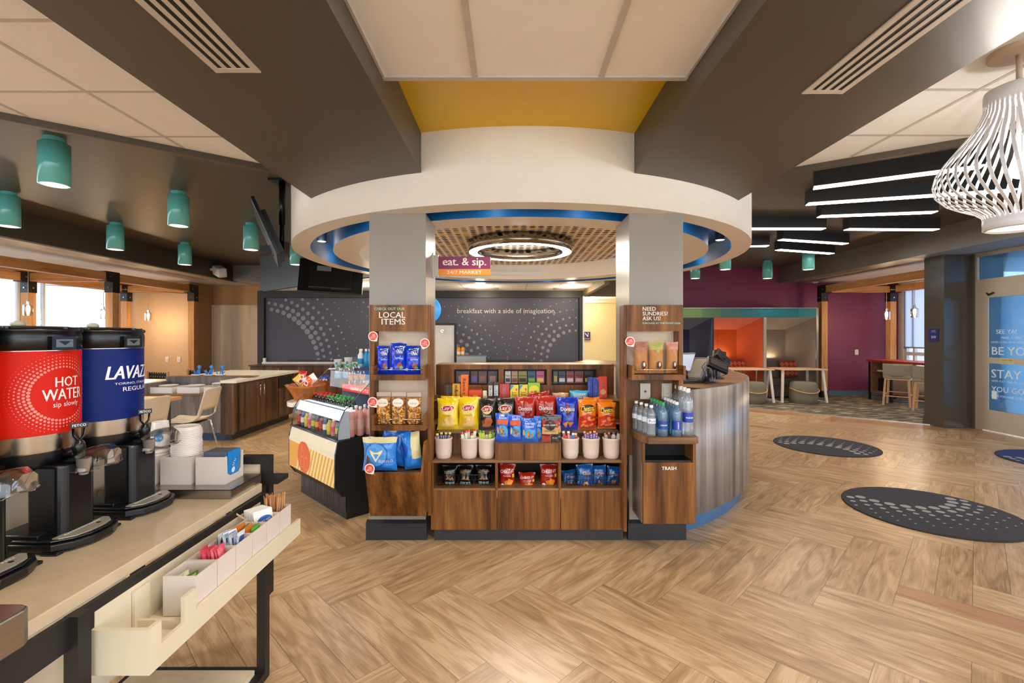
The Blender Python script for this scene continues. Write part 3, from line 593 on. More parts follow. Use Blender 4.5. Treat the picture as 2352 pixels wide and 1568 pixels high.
g.build('acrylic_lip', k); bpy.data.objects['acrylic_lip']['label'] = 'clear acrylic shelf lip'
# ---------------------------------------------------------------- packets
def foil(c): return mat('foil_' + c.lstrip('#'), c, .22, var=.05, vscale=25, coat=.3, bump=.5, bscale=22)
def bag(name, label, cat, px0, px1, y0, y1, Y, colr, dec=None, d=.055, yaw=0, lean=0, group=None, crimp=1, seed=0, pos=None, size=None, roll=0, fm=None):
    """pillow packet seen at px0..px1, top row y0, bottom row y1, standing Y metres away"""
    if pos: x, Yc, z = pos; w_, h_ = size
    else: x = Xp((px0 + px1) / 2, Y); z = Zp(y1, Y); w_ = Xp(px1, Y) - Xp(px0, Y); h_ = Zp(y0, Y) - z; Yc = Y
    rs = random.Random(seed + int(abs(x) * 1000)); sd = rs.random() * 50
    def S(u, v, side=-1, off=0):
        un = max(-1, min(1, 2 * u / w_)); vn = max(0, min(1, v / h_))
        cr = min(1, max(0, (vn - .035) / .10)) * min(1, max(0, (.955 - vn) / .13))
        b = (max(0, 1 - abs(un) ** 2.6)) ** .7 * (.25 + .75 * sin(pi * min(1, vn * 1.02)) ** .5) * (cr ** .55 if cr > 0 else 0)
        nz_ = noise.noise(Vector((u * 28 + sd, v * 22, side * 3))) * .0065 + noise.noise(Vector((u * 70 + sd, v * 60, side * 3))) * .0016
        y = side * (d / 2 * b + .0008 + nz_ * (.25 + b)) + (0.0012 * sin(u * 1400) if (vn < .04 or vn > .95) else 0)
        x_ = u * (1 - .10 * sin(pi * vn)) + .004 * noise.noise(Vector((v * 20 + sd, 7, side)))
        return (x_, y + side * off, v + (.006 * noise.noise(Vector((u * 20 + sd, 3, 1))) if vn > .9 else 0))
    g = MB(); nx, nz = 16, 20; m = fm or foil(colr)
    for side in (-1, 1):
        vs = []; fs = []
        for i in range(nx + 1):
            for j in range(nz + 1):
                u = w_ * (-.5 + i / nx); v = h_ * j / nz; p = S(u, v, side)
                if i in (0, nx) or j in (0, nz): p = (S(u, v, -1)[0], 0, p[2])
                vs.append(p)
        for i in range(nx):
            for j in range(nz):
                a = i * (nz + 1) + j; q = (a, a + nz + 1, a + nz + 2, a + 1); fs.append(q if side < 0 else q[::-1])
        g.add(vs, fs, m, None, True)
    fn = lambda u, v, o: S(u, v, -1, .0022 + o)
    if dec: dec(Dec(g, fn, w_, h_))
    o = g.build(name); o.location = (x, Yc + d * .25, z + .001); o.rotation_euler = (-lean, roll, yaw)
    tag(o, label, cat, group); return o
class Dec:
    """print on a surface, in fractions of its width and height"""
    def __init__(s, g, fn, w, h): s.g = g; s.fn = fn; s.w = w; s.h = h; s.k = 0
    def _o(s): s.k += 1; return .0009 * s.k if s.k < 8 else .0063 + .0001 * s.k
    def T(s, t, cx, cy, w, h, c, bold=.02, shear=0, rot=0):
        o = s._o(); f = s.fn
        text(s.g, t, flat(c), (0, 0, 0), (1, 0, 0), (0, 0, 1), (cx - .5) * s.w, cy * s.h, w * s.w if w else None, h * s.h if h else None, bold, shear, rot, fn=lambda u, v, _: f(u, v, o))
    def E(s, cx, cy, rx, ry, c, rot=0):
        o = s._o(); f = s.fn; disc2(s.g, flat(c), 0, (1, 0, 0), (0, 0, 1), (cx - .5) * s.w, cy * s.h, rx * s.w, ry * s.h, n=20, fn=lambda u, v, _: f(u, v, o), rot=rot, rings=3)
    def P(s, pts, c):
        o = s._o(); f = s.fn; poly2(s.g, flat(c), 0, (1, 0, 0), (0, 0, 1), [((x - .5) * s.w, y * s.h) for x, y in pts], fn=lambda u, v, _: f(u, v, o))
    def R(s, x0, y0, x1, y1, c): s.P([(x0, y0), (x1, y0), (x1, y1), (x0, y1)], c)
def lays(c2, word, chips=('#e8c070', '#d9a54a')):
    def f(D):
        D.E(.5, .66, .30, .14, '#f5d76a'); D.E(.5, .68, .36, .10, '#f6ece0', .1); D.E(.5, .68, .33, .085, '#b3171c', .1)
        D.T("Lay's", .5, .68, .52, .15, '#fbf3e8', .02, .15, .06)
        D.T(word, .5, .47, .45, .06, c2, .005)
        D.E(.38, .27, .2, .09, chips[1], .4); D.E(.6, .3, .25, .12, chips[0], -.2); D.E(.5, .17, .28, .07, chips[0], .1)
    return f
def dorit(c2):
    def f(D):
        D.P([(.38, .86), (.72, .60), (.5, .44)], '#1a0d0a'); D.P([(.43, .80), (.66, .62), (.51, .50)], c2)
        D.T('Doritos', .5, .645, .72, .15, '#140c0a', .05); D.T('Doritos', .5, .65, .68, .12, '#f7f1e6', .02)
        D.P([(.25, .22), (.52, .30), (.44, .08)], '#d98a34'); D.P([(.50, .27), (.78, .27), (.62, .09)], '#c87826')
    return f
def cheet(D):
    D.E(.5, .72, .42, .12, '#2a1608', .08); D.T('Cheetos', .5, .72, .74, .18, '#ffd43a', .03, .2, .1)
    D.T('CRUNCHY', .62, .60, .3, .04, '#fff2c0'); D.P([(.02, .06), (.98, .06), (.98, .46), (.5, .54), (.02, .44)], '#b9260c')
    for a, b, r in ((.3, .3, .3), (.6, .36, -.3), (.7, .2, .5), (.42, .16, -.1), (.2, .18, .7), (.82, .36, .2)): D.E(a, b, .14, .035, '#e8731a', r)
    D.E(.55, .42, .1, .04, '#c98a3a')
Yc = 3.42
GC = 'chip bags on the middle kiosk shelf'
bag('chip_bag', 'yellow classic potato chip bag at the shelf end beside the local items column', 'chip bag', 1003, 1053, 915, 988, Yc, '#e9c912', lays('#8a6a10', 'Classic'), group=GC, lean=.06, seed=1)
bag('chip_bag', 'yellow classic potato chip bag touching the dark barbecue bag', 'chip bag', 1052, 1099, 913, 988, Yc, '#e9c912', lays('#8a6a10', 'Classic'), group=GC, lean=.05, seed=2)
bag('chip_bag', 'yellow chip bag behind the outermost classic bag, only its top showing', 'chip bag', 1012, 1056, 910, 984, 3.51, '#e9c912', None, group=GC, seed=3)
bag('chip_bag', 'yellow chip bag behind the classic bag next to the barbecue bag', 'chip bag', 1058, 1101, 911, 984, 3.51, '#e9c912', lays('#8a6a10', 'Classic'), group=GC, seed=4, roll=.05)
bbq = lambda D: (lays('#e8dccb', 'Barbecue', ('#b8602a', '#8a3a24'))(D))
bag('chip_bag', 'black barbecue potato chip bag with the word barbecue and orange chips in full view', 'chip bag', 1099, 1138, 917, 988, Yc, '#1f1a12', bbq, group=GC, lean=.04, seed=5)
bag('chip_bag', 'black potato chip bag half covered by the blue peanut packs', 'chip bag', 1136, 1184, 914, 988, 3.47, '#1f1a12', bbq, group=GC, lean=.04, seed=6)
bag('tortilla_chip_bag', 'red tortilla chip bag next to the black chip bag', 'chip bag', 1182, 1231, 912, 988, Yc + .03, '#a8200f', dorit('#d8451f'), group=GC, lean=.06, seed=7)
bag('tortilla_chip_bag', 'red tortilla chip bag beside the blue tortilla chip bag', 'chip bag', 1229, 1279, 910, 988, Yc + .03, '#a8200f', dorit('#d8451f'), group=GC, lean=.05, seed=8)
bag('tortilla_chip_bag', 'red tortilla chip bag slumped behind the two upright red ones', 'chip bag', 1216, 1268, 901, 955, 3.54, '#9a1c10', None, group=GC, seed=9, roll=-.12)
bag('tortilla_chip_bag', 'blue tortilla chip bag with two orange chips printed low', 'chip bag', 1278, 1329, 913, 989, Yc, '#0b2fb0', dorit('#d8451f'), group=GC, lean=.04, seed=10)
bag('cheese_snack_bag', 'orange cheese puff bag beside the blue tortilla chip bag', 'chip bag', 1328, 1371, 918, 989, Yc, '#e57a0c', cheet, group=GC, lean=.04, seed=11)
bag('cheese_snack_bag', 'orange cheese puff bag at the kiosk shelf end by the sundries column', 'chip bag', 1373, 1416, 925, 985, Yc, '#e57a0c', cheet, group=GC, lean=.05, seed=12)
bag('cheese_snack_bag', 'orange cheese puff bag mostly hidden behind the full-height one', 'chip bag', 1340, 1378, 913, 984, 3.52, '#e57a0c', cheet, group=GC, seed=13)
bag('cheese_snack_bag', 'orange cheese puff bag peeking over the end bag by the sundries column', 'chip bag', 1374, 1408, 918, 984, 3.52, '#e57a0c', cheet, group=GC, seed=14)
def nuts(D):
    D.R(.08, .62, .92, .78, '#d2541a'); D.E(.55, .40, .36, .2, '#3aa0d8'); 
    for i in range(16): D.E(.34 + .42 * random.random(), .26 + .24 * random.random(), .07, .03, random.choice(('#a8622c', '#c4844a', '#8a4a20')), random.random() * 3)
    D.T('PEANUTS', .55, .84, .55, .06, '#eaf4fb'); D.E(.17, .42, .06, .13, '#d9b23a')
GN = 'peanut packs on the middle block of the kiosk'
bag('peanut_pack', 'blue peanut pack with orange band, first from the white cups side', 'peanut pack', 1137, 1170, 950, 1016, 3.31, '#0c4fc4', nuts, d=.03, group=GN, lean=.06, seed=21)
bag('peanut_pack', 'blue peanut pack with orange band, second from the white cups side', 'peanut pack', 1168, 1200, 953, 1016, 3.31, '#0c4fc4', nuts, d=.03, group=GN, lean=.05, seed=22)
def nuts2(D):
    D.T('PLANTERS', .5, .78, .6, .07, '#eaf4fb'); D.T('Salted', .5, .66, .5, .09, '#f6f8fa')
    D.E(.5, .36, .34, .2, '#3aa0d8'); D.E(.12, .42, .06, .13, '#d9b23a')
    for i in range(14): D.E(.34 + .36 * random.random(), .24 + .2 * random.random(), .07, .03, random.choice(('#b87a44', '#c4844a', '#96602e')), random.random() * 3)
bag('peanut_pack', 'blue salted peanut pack without orange band, standing in front', 'peanut pack', 1197, 1236, 961, 1016, 3.30, '#0c5fc8', nuts2, d=.03, group=GN, lean=.05, seed=23)
bag('peanut_pack', 'blue peanut pack squeezed against the beef jerky packet', 'peanut pack', 1226, 1248, 956, 1016, 3.34, '#0c5fc8', nuts2, d=.02, group=GN, lean=.03, seed=24)
def jerky(D):
    D.R(.0, .34, 1, .60, '#c69a5a'); D.R(.02, .62, .98, .86, '#a82a1c'); D.E(.5, .68, .34, .2, '#241814'); D.T("JACK LINK'S", .5, .68, .86, .08, '#f3ece2')
    D.T('ORIGINAL', .5, .46, .7, .055, '#2a1c14'); D.P([(.40, .82), (.5, .74), (.60, .82), (.5, .78)], '#c23a24'); D.R(.0, .04, .55, .3, '#a5301e'); D.R(.6, .06, 1, .3, '#2a201c'); D.T('70 CAL', .8, .2, .3, .05, '#efe8de')
bag('jerky_packet', 'brown and red beef jerky packet facing front on the middle block', 'jerky packet', 1243, 1284, 957, 1017, 3.31, '#3a2219', jerky, d=.012, group='beef jerky packets', seed=25)
bag('jerky_packet', 'beef jerky packet behind the front one, only its edge showing', 'jerky packet', 1249, 1290, 953, 1014, 3.345, '#3a2219', jerky, d=.012, group='beef jerky packets', seed=26)
bag('jerky_packet', 'beef jerky packet standing last, its dark top above the others', 'jerky packet', 1240, 1278, 952, 1010, 3.37, '#2c201a', None, d=.012, group='beef jerky packets', seed=27)
# bottom cubbies
def stacy(D):
    D.T("Stacy's", .5, .74, .72, .14, '#b98d35', .0, .2, .1); D.P([(.2, .42), (.45, .58), (.62, .40)], '#c98a4a'); D.P([(.52, .44), (.72, .56), (.82, .38)], '#d69a5c'); D.R(.16, .22, .84, .33, '#7f9fa2'); D.T('PITA CHIPS', .6, .1, .5, .07, '#8d8f8f')
GS = 'black pita chip bags in the kiosk cubby'
bag('pita_chip_bag', 'black pita chip bag at the outer side of the wire basket cubby', 'pita chip bag', 1015, 1050, 1070, 1122, 3.38, '#0b0b0b', stacy, group=GS, seed=31)
bag('pita_chip_bag', 'black pita chip bag in the middle of the three in the cubby', 'pita chip bag', 1051, 1087, 1069, 1122, 3.38, '#0b0b0b', stacy, group=GS, seed=32)
bag('pita_chip_bag', 'black pita chip bag nearest the red cracker bags', 'pita chip bag', 1092, 1130, 1069, 1121, 3.38, '#0b0b0b', stacy, group=GS, seed=33)
def cheez(D):
    D.T('CHEEZ-IT', .5, .74, .86, .12, '#f6ead8', .03, 0, .04); D.T('ORIGINAL', .5, .56, .5, .05, '#f6e4c8'); D.P([(.4, .16), (.58, .46), (.9, .36), (.66, .08)], '#e8902a'); D.P([(.3, .34), (.5, .40), (.54, .18), (.34, .14)], '#cf6f1e'); D.E(.2, .17, .11, .09, '#e6e2dc'); D.R(.84, .5, .97, .64, '#d9c02a')
GZ = 'red cheese cracker bags in the kiosk cubby'
bag('cracker_bag', 'tall red cheese cracker bag beside the black pita chips', 'cracker bag', 1146, 1184, 1066, 1124, 3.36, '#9a1a10', cheez, group=GZ, seed=34)
bag('cracker_bag', 'shorter red cheese cracker bag in the middle of the centre cubby', 'cracker bag', 1191, 1230, 1086, 1124, 3.36, '#9a1a10', cheez, group=GZ, seed=35)
bag('cracker_bag', 'tall red cheese cracker bag beside the blue snack mix', 'cracker bag', 1240, 1281, 1067, 1122, 3.36, '#9a1a10', cheez, group=GZ, seed=36)
def chex(D):
    D.T('TRADITIONAL', .16, .55, .7 * D.h / D.w, .1 * D.w / D.h, '#a9cbe2', .0, 0, 1.35); D.T('Chex', .58, .66, .5, .13, '#f4f2ee', .08); D.T('Chex', .58, .66, .48, .11, '#b51f2c', .02); D.T('mix', .62, .53, .4, .11, '#10172c', .03)
    for i in range(10): D.E(.35 + .3 * random.random(), .14 + .22 * random.random(), .08, .04, random.choice(('#a8622c', '#c4844a', '#d8a76a')), random.random() * 3)
GX = 'blue snack mix bags in the kiosk cubby'
bag('snack_mix_bag', 'blue snack mix bag leaning at the inner corner of the wire basket', 'snack mix bag', 1294, 1328, 1080, 1119, 3.40, '#14549a', chex, group=GX, seed=37, roll=-.12)
bag('snack_mix_bag', 'blue snack mix bag, the frontmost and widest in its cubby', 'snack mix bag', 1326, 1366, 1067, 1121, 3.34, '#14549a', chex, group=GX, seed=38, roll=-.06)
bag('snack_mix_bag', 'blue snack mix bag just behind the frontmost one', 'snack mix bag', 1362, 1397, 1070, 1120, 3.38, '#14549a', chex, group=GX, seed=39, roll=-.08)
bag('snack_mix_bag', 'blue snack mix bag at the outer end by the trash cabinet', 'snack mix bag', 1391, 1424, 1072, 1118, 3.40, '#14549a', chex, group=GX, seed=40, roll=.1)
def basket(px0, px1, label):
    g = MB(); Y = 3.325; x0, x1 = Xp(px0, Y), Xp(px1, Y); z0 = .384; z1 = .384 + .07; r = .0016
    for z in (z0, z1): g.tube([(x0, Y, z), (x1, Y, z), (x1, 3.6, z), (x0, 3.6, z)], r * 1.4, BLK, 5, closed=True)
    g.tube([(x0, Y, z0 + .035), (x1, Y, z0 + .035)], r, BLK, 4)
    n = 16
    for i in range(n + 1): x = x0 + (x1 - x0) * i / n; g.tube([(x, Y, z1), (x, Y, z0), (x, 3.6, z0)], r, BLK, 4)
    tag(g.build('wire_basket'), label, 'basket', 'black wire baskets in the kiosk cubbies')
basket(1006, 1131, 'black wire basket in front of the black pita chip bags'); basket(1301, 1425, 'black wire basket in front of the blue snack mix bags')
# ---------------------------------------------------------------- white cups with bars
def cup(px, label, bars, group='white cups of snack bars on the kiosk'):
    Y = 3.345; x = Xp(px, Y); z = .575
    t = thing('bar_cup', label, 'cup', (x, Y, z), group=group)
    g = MB(); g.lathe([(.046, 0), (.053, .006), (.058, .04), (.0605, .128), (.0635, .134), (.0635, .142), (.0605, .145), (.057, .142), (.0555, .05), (.05, .012)], mat('cup_melamine', '#dccabb', .35, var=.01), (x, Y, z), 32); g.build('cup_body', t)
    rs = random.Random(px)
    for i, (c1, c2, s) in enumerate(bars):
        a = -.031 + .062 * i / max(1, len(bars) - 1); dy = -.012 + .024 * rs.random(); hh = .158 + .035 * rs.random()
        b = MB(); W = .018; n = 6
        pr = [(W * (.5 if j not in (0,) else .46), hh * j / n) for j in range(n + 1)]
        vs = []; fs = []
        for j, (ww, zz) in enumerate(pr):
            th = .0075 if 0 < j < n else .001
            vs += [(-ww, -th * .3, zz), (0, -th, zz), (ww, -th * .3, zz), (ww, th * .3, zz), (0, th, zz), (-ww, th * .3, zz)]
        for j in range(n):
            for q in range(6): fs.append((j * 6 + q, j * 6 + (q + 1) % 6, j * 6 + 6 + (q + 1) % 6, j * 6 + 6 + q))
        fs += [tuple(range(6))[::-1], tuple(range(n * 6, n * 6 + 6))]
        b.add(vs, fs, foil(c1)); b.box((-W * .6, -.009, hh * .35), (W * .6, -.0078, hh * .92), flat(c2))
        if s: text(b, s, flat('#f2ede2'), (0, -.0095, hh * .76), (0, 0, 1), (-1, 0, 0), 0, 0, w=hh * .26, bold=.02)
        o = b.build('snack_bar'); o.location = (x + a * .55, Y + dy, z + .014); o.rotation_euler = (rs.uniform(-.06, .08), a * 5.5 + rs.uniform(-.03, .03), rs.uniform(-.3, .3))
        tag(o, BARL[s or c1] + ', bar %s in the cup' % ('one two three four five six'.split()[i]), 'snack bar', 'bars in ' + label)
BARL = {'LUNA': 'wrapped snack bar with purple name strip', 'KIND': 'clear and red wrapped nut bar', '#5c9a2c': 'green wrapped granola bar', 'KIND ': 'white and brown wrapped nut bar', 'CLIF': 'red and white wrapped nut bar', '#c8641c': 'orange and brown wrapped nut bar'}
def barl(words, bars, px, lab):
    pass
_cups = [(1019, 'white cup of yellow wrapped bars, outermost by the local items column', [('#e0cf3c', '#3a2c6c', 'LUNA')] * 4, 'yellow wrapped snack bar with dark name strip'),
         (1078, 'white cup of red and white wrapped fruit bars', [('#d8382c', '#dfe6c8', None)] * 5, 'red and pale wrapped fruit bar'),
         (1118, 'white cup of green and brown wrapped bars', [('#4f9a2c', '#b9cf4a', None), ('#4f9a2c', '#b9cf4a', None), ('#7a3a22', '#d9d0b8', None), ('#4f9a2c', '#b9cf4a', None), ('#4a2418', '#5c9a2c', None)], 'green or brown wrapped granola bar'),
         (1310, 'white cup of pale blue wrapped bars next to the jerky', [('#b9d4dc', '#d8503a', None), ('#d8e0d8', '#c83a2c', 'RXBAR'), ('#c8d8dc', '#4a7ab8', None), ('#dcd8b8', '#c85a3a', None)], 'pale blue wrapped nut bar'),
         (1357, 'white cup of orange wrapped bars with purple strips', [('#e5862a', '#5a2c9a', 'LUNA')] * 5, 'orange wrapped snack bar with purple name strip'),
         (1404, 'white cup of brown and silver wrapped bars by the trash cabinet', [('#c8641c', '#b8b0a4', None), ('#d8742a', '#5a4a40', None), ('#3a2a22', '#b8b0a4', None), ('#3a2018', '#c8beb0', None)], 'brown and silver wrapped nut bar')]
class _L(dict):
    def __missing__(s, k): return s['cur']
for px, lab, bars, bl in _cups:
    BARL = _L(cur=bl); BARL.clear(); BARL['cur'] = bl
    n0 = set(o.name for o in col.objects); cup(px, lab, bars)
    wd = lab.replace('white cup of ', '')
    for i, o in enumerate([o for o in col.objects if o.name not in n0 and o.name.startswith('snack_bar')]):
        o['label'] = ('%s, %s from the column side in its cup' % (bl, 'first second third fourth fifth'.split()[i])) if px < 1200 else ('%s, %s counted away from the jerky' % (bl, 'first second third fourth fifth'.split()[i]))
        o['group'] = bl + 's'
# ---------------------------------------------------------------- cartons on the top shelf
def carton(name, label, cat, px0, px1, y0, y1, Y, c, dec=None, d=.06, yaw=0, group='sweets on the top kiosk shelf', base=.962):
    x = Xp((px0 + px1) / 2, Y); w_ = Xp(px1, Y) - Xp(px0, Y); z = base; h_ = Zp(y0, Y) - z
    g = MB(); g.box((-w_ / 2, -.0, 0), (w_ / 2, d, h_), mat('card_' + c.lstrip('#'), c, .4, var=.03))
    if dec: dec(Dec(g, lambda u, v, o: (u, -.0006 - o, v), w_, h_))
    o = g.build(name); o.location = (x, Y, z + .0005); o.rotation_euler = (0, 0, yaw); tag(o, label, cat, group); return o
def vert(s, c, k=.6, x=.5, hh=.42): return lambda D: D.T(s, x, .5, k * D.h / D.w, hh * D.w / D.h, c, .04, 0, -pi / 2)
carton('candy_box', 'dark brown chocolate candy box at the end of the top shelf', 'candy box', 1020, 1038, 883, 915, 3.66, '#3d2416', vert('m&m', '#e8ddcc', .8))
carton('candy_box', 'yellow chocolate candy box next to the brown one', 'candy box', 1039, 1057, 882, 914, 3.66, '#e0a41a', vert('m&m', '#5a2a10', .8))
carton('candy_box', 'tall narrow orange peanut butter candy box', 'candy box', 1058.5, 1075, 862, 916, 3.65, '#e86a10', vert("Reese's", '#f4d53a', .7))
carton('candy_tray', 'long orange candy tray lying beside the tall orange box', 'candy tray', 1077, 1107, 896, 917, 3.66, '#e2440f', lambda D: (D.R(0, 0, 1, .12, '#c33409'), D.E(.5, .2, .2, .16, '#e8a01a')), d=.1)
carton('candy_bar', 'cream coloured candy bar standing upright beside the orange tray', 'candy bar', 1109, 1118, 897, 918, 3.64, '#e9dcc0', lambda D: D.T('KING SIZE', .5, .15, .7, .1, '#7a3a20'), d=.015)
sn = lambda s: (lambda D: (D.R(.12, .12, .88, .8, '#e7e0da'), D.T(s, .5, .47, .62 * D.h / D.w, .5 * D.w / D.h, '#2a2f7a', .04, 0, pi / 2)))
carton('chocolate_bar', 'dark wrapped chocolate bar reading hot mess', 'chocolate bar', 1121, 1132, 878, 918, 3.64, '#2c1a16', sn('HOT MESS'), d=.02)
carton('chocolate_bar', 'dark wrapped chocolate bar leaning beside the hot mess bar', 'chocolate bar', 1134, 1145, 878, 917, 3.64, '#2c1a16', sn('FEISTY'), d=.02, yaw=.15)
carton('candy_box', 'red fruit candy box between the chocolate bars and yellow boxes', 'candy box', 1148, 1170, 883, 916, 3.65, '#c4221c', vert('Skittles', '#f4ece0', .85))
sk = lambda D: (D.P([(0, 1), (.45, 1), (0, .6)], '#2a86c8'), D.E(.55, .5, .32, .3, '#f2d435'), D.T('Sour', .5, .42, .6, .12, '#c8202a', .03), D.T('Kids', .5, .24, .6, .12, '#c8202a', .03), D.E(.75, .66, .12, .1, '#e0642a'))
carton('candy_box', 'yellow and blue sour candy box touching the red fruit candy box', 'candy box', 1172, 1191, 885, 916, 3.65, '#e6d23a', sk)
carton('candy_box', 'yellow and blue sour candy box touching the green box', 'candy box', 1193, 1212, 884, 916, 3.65, '#e6d23a', sk)
carton('candy_box', 'lime green sour candy box, widest in its row', 'candy box', 1213, 1240, 880, 914, 3.65, '#84c428', lambda D: (D.E(.5, .45, .45, .42, '#e9d325'), D.E(.35, .36, .13, .1, '#e8781c'), D.E(.62, .4, .13, .1, '#4f9a2c'), D.E(.5, .2, .3, .05, '#2a2a18')))
o = bag('crispy_treat', 'light blue crispy rice treat packet on the top shelf', 'rice treat', 1308, 1352, 897, 921, 3.64, '#3fa9d0', lambda D: (D.T('RICE KRISPIES', .55, .62, .75, .2, '#f4f8fa', .03, 0, .06), D.T('TREATS', .55, .34, .7, .28, '#f4f8fa', .04, 0, .06)), d=.025, seed=50)
o = bag('pastry_packet', 'clear wrapped beige pastry lying beside the blue rice treat', 'pastry packet', 1268, 1307, 902, 917, 3.66, '#d9a878', None, d=.03, seed=51)
carton('cookie_box', 'dark blue cookie box pressed against the red cookie box', 'cookie box', 1362, 1375, 868, 917, 3.64, '#153a9a', lambda D: (vert('OREO', '#f2f4f6', .4)(D), D.P([(.6, 1), (1, 1), (1, .86)], '#c8384a')), d=.05)
carton('cookie_box', 'dark blue cookie box, the further of the two from the red one', 'cookie box', 1351, 1361, 867, 917, 3.66, '#153a9a', lambda D: D.R(0, .2, .3, .8, '#3a62c0'), d=.05)
carton('cookie_box', 'red peanut butter cookie box at the top shelf end', 'cookie box', 1376, 1394, 866, 922, 3.62, '#d2361f', lambda D: (D.T('Nutter', .45, .68, .55 * D.w / D.w, .09, '#f4ead0', .03, 0, -1.2), D.T('Butter', .62, .62, .55, .09, '#f4ead0', .03, 0, -1.2), D.E(.5, .3, .38, .13, '#d89a5a')), d=.05)
# ---------------------------------------------------------------- hanging packets in the three windows
peg = [(1048, 1078, '#5c4a42', '#9a8f8c', ''), (1081, 1097, '#5a3828', '#6a5fb0', ''), (1099, 1118, '#5a3a30', '#8a5a50', ''), (1121, 1142, '#3a2c28', '#9a7a70', ''),
       (1160, 1173, '#d8cfc0', '#3a3a58', 'TIDE'), (1175, 1189, '#b89070', '#8a4a3a', 'COVER'), (1191, 1210, '#8f8a2e', '#1c1c10', 'OneStep'), (1212, 1230, '#1f4668', '#7fb03a', 'Cool'), (1232, 1250, '#c24f74', '#e8c83a', 'Honey'),
       (1271, 1281, '#4a4430', '#b8a040', ''), (1283, 1299, '#262638', '#d0ccd0', 'DayQuil'), (1301, 1318, '#8a2a20', '#d8c8c0', 'DayQuil'), (1320, 1340, '#7a1f24', '#d0a0a0', 'Tylenol'), (1342, 1362, '#1c1a1c', '#b8b03a', 'Advil')]
pcat = ['bubble pack with clear window', 'brown card with a purple insert', 'brown card with a clear blister', 'dark card with a clear blister', 'white stain pen card', 'tan bandage card', 'olive green pack', 'navy and green mint pack', 'pink and yellow pack', 'slim clear tube pack', 'navy and white tablet pack', 'rust red and white tablet pack', 'dark red tablet pack', 'black pack with yellow lettering']
for (a, b, c1, c2, s), pl in zip(peg, pcat):
    Y = 3.885; g = MB(); x0, x1 = Xp(a, Y), Xp(b, Y); z1 = Zp(852, Y); z0 = Zp(880, Y)
    g.box((x0, Y, z0), (x1, Y + .006, z1), mat('card_' + c1.lstrip('#'), c1, .4)); w_ = x1 - x0; h_ = z1 - z0
    D = Dec(g, lambda u, v, o: ((x0 + x1) / 2 + u, Y - .0005 - o, z0 + v), w_, h_)
    if s: D.R(.1, .12, .9, .42, c2); D.T(s, .5, .62, .8, None, '#efe9df' if s not in ('Advil', 'OneStep') else c2, .01)
    else: D.R(.16, .14, .84, .6, c2)
    g.tube([((x0 + x1) / 2, Y + .04, z1 - .006), ((x0 + x1) / 2, Y - .012, z1 - .006)], .0016, CHROME, 5)
    tag(g.build('hanging_packet'), pl + ' hanging in the kiosk window', 'hanging packet', 'hanging packets in the kiosk windows')
# ================================================================ SHELF UNITS ON THE COLUMNS
MESHB = mat('linen_panel', '#e6cfb4', .7, var=.04, vscale=40)
def column_unit(x0, x1, yb, name, label, trays, sgn):
    t = thing(name, label, 'shelf unit', ((x0 + x1) / 2, yb, 0))
    return t
# ---- local items unit
x0, x1 = -.968, -.548
u = thing('local_items_unit', 'walnut shelf unit reading local items, mounted on a grey column', 'shelf unit', ((x0 + x1) / 2, 3.3, .21))
zt, zh = Zp(700, 3.2), Zp(760.5, 3.2)
g = MB(); g.box((x0, 3.2, zh), (x1 - .02, 3.22, zt), WAL)
c = flat('#8fd0bd'); text(g, 'CHECK OUT OUR', c, (0, 3.2, 0), (1, 0, 0), (0, 0, 1), Xp(895, 3.2), Zp(709, 3.2), w=.208, bold=.03)
cw = flat('#f1e9dc'); ex = Xp(931, 3.2)
for s, y, ww in (('LOCAL', 723, .18), ('ITEMS', 738.5, .163)): text(g, s, cw, (0, 3.2, 0), (1, 0, 0), (0, 0, 1), ex - ww / 2, Zp(y, 3.2), w=ww, h=.04, bold=.01)
g.build('header_board', u)
g = MB(); g.box((x1 - .022, 3.205, .21), (x1, 3.33, zt), WAL); g.box((x1 - .001, 3.33, .21), (x1 + .017, 3.73, 1.66), WAL) if False else None; g.build('side_panel', u, bevel=.0015)
g = MB(); g.box((x0, 3.205, .21), (x0 + .03, 3.33, zh), WAL); g.build('side_panel', u)
g = MB(); g.box((x0 + .03, 3.31, .21), (x1 - .022, 3.325, .80), WAL); g.box((x0 + .03, 3.31, .80), (x1 - .022, 3.325, 1.48), MESHB); g.build('back_panel', u)
def tray(u, x0, x1, ytop_px, ybot_px, Y0, yback, floor_px, rail=True):
    """open tray: front board, two cheeks and a wire rail"""
    z0 = Zp(ybot_px, Y0); zs = Zp(floor_px, Y0); zt = Zp(ytop_px, Y0); g = MB()
    g.box((x0, Y0, z0), (x1, Y0 + .018, zs), WAL); g.box((x0, Y0, z0), (x1, yback, z0 + .018), WALH)
    ck = [(Y0 + .0183, z0 + .0183), (Y0 + .0183, zs), (Y0 + .0005, zs + .0003), (Y0 + .0005, zt), (yback, zt), (yback, z0 + .0183)]; g.prism(ck, x0 + .0004, x0 + .018, WAL, axis='x'); g.prism(ck, x1 - .018, x1 - .0004, WAL, axis='x')
    g.box((x0 + .018, Y0 + .004, zt - .001), (x0 + .03, Y0 + .016, zs), WAL) if False else None
    o = g.build('tray', u, bevel=.0015)
    g = MB(); zr = (zs * .45 + zt * .55); g.tube([(x0 + .018, Y0 + .01, zr), (x1 - .018, Y0 + .01, zr)], .0022, CHROME, 8); g.build('wire_rail', o)
    return z0 + .018, zr
za, _ = tray(u, Xp(852, 3.1), Xp(976, 3.1), 840, 873, 3.1, 3.31, 860)
zb, _ = tray(u, Xp(853, 3.1), Xp(977, 3.1), 953, 989, 3.1, 3.31, 976)
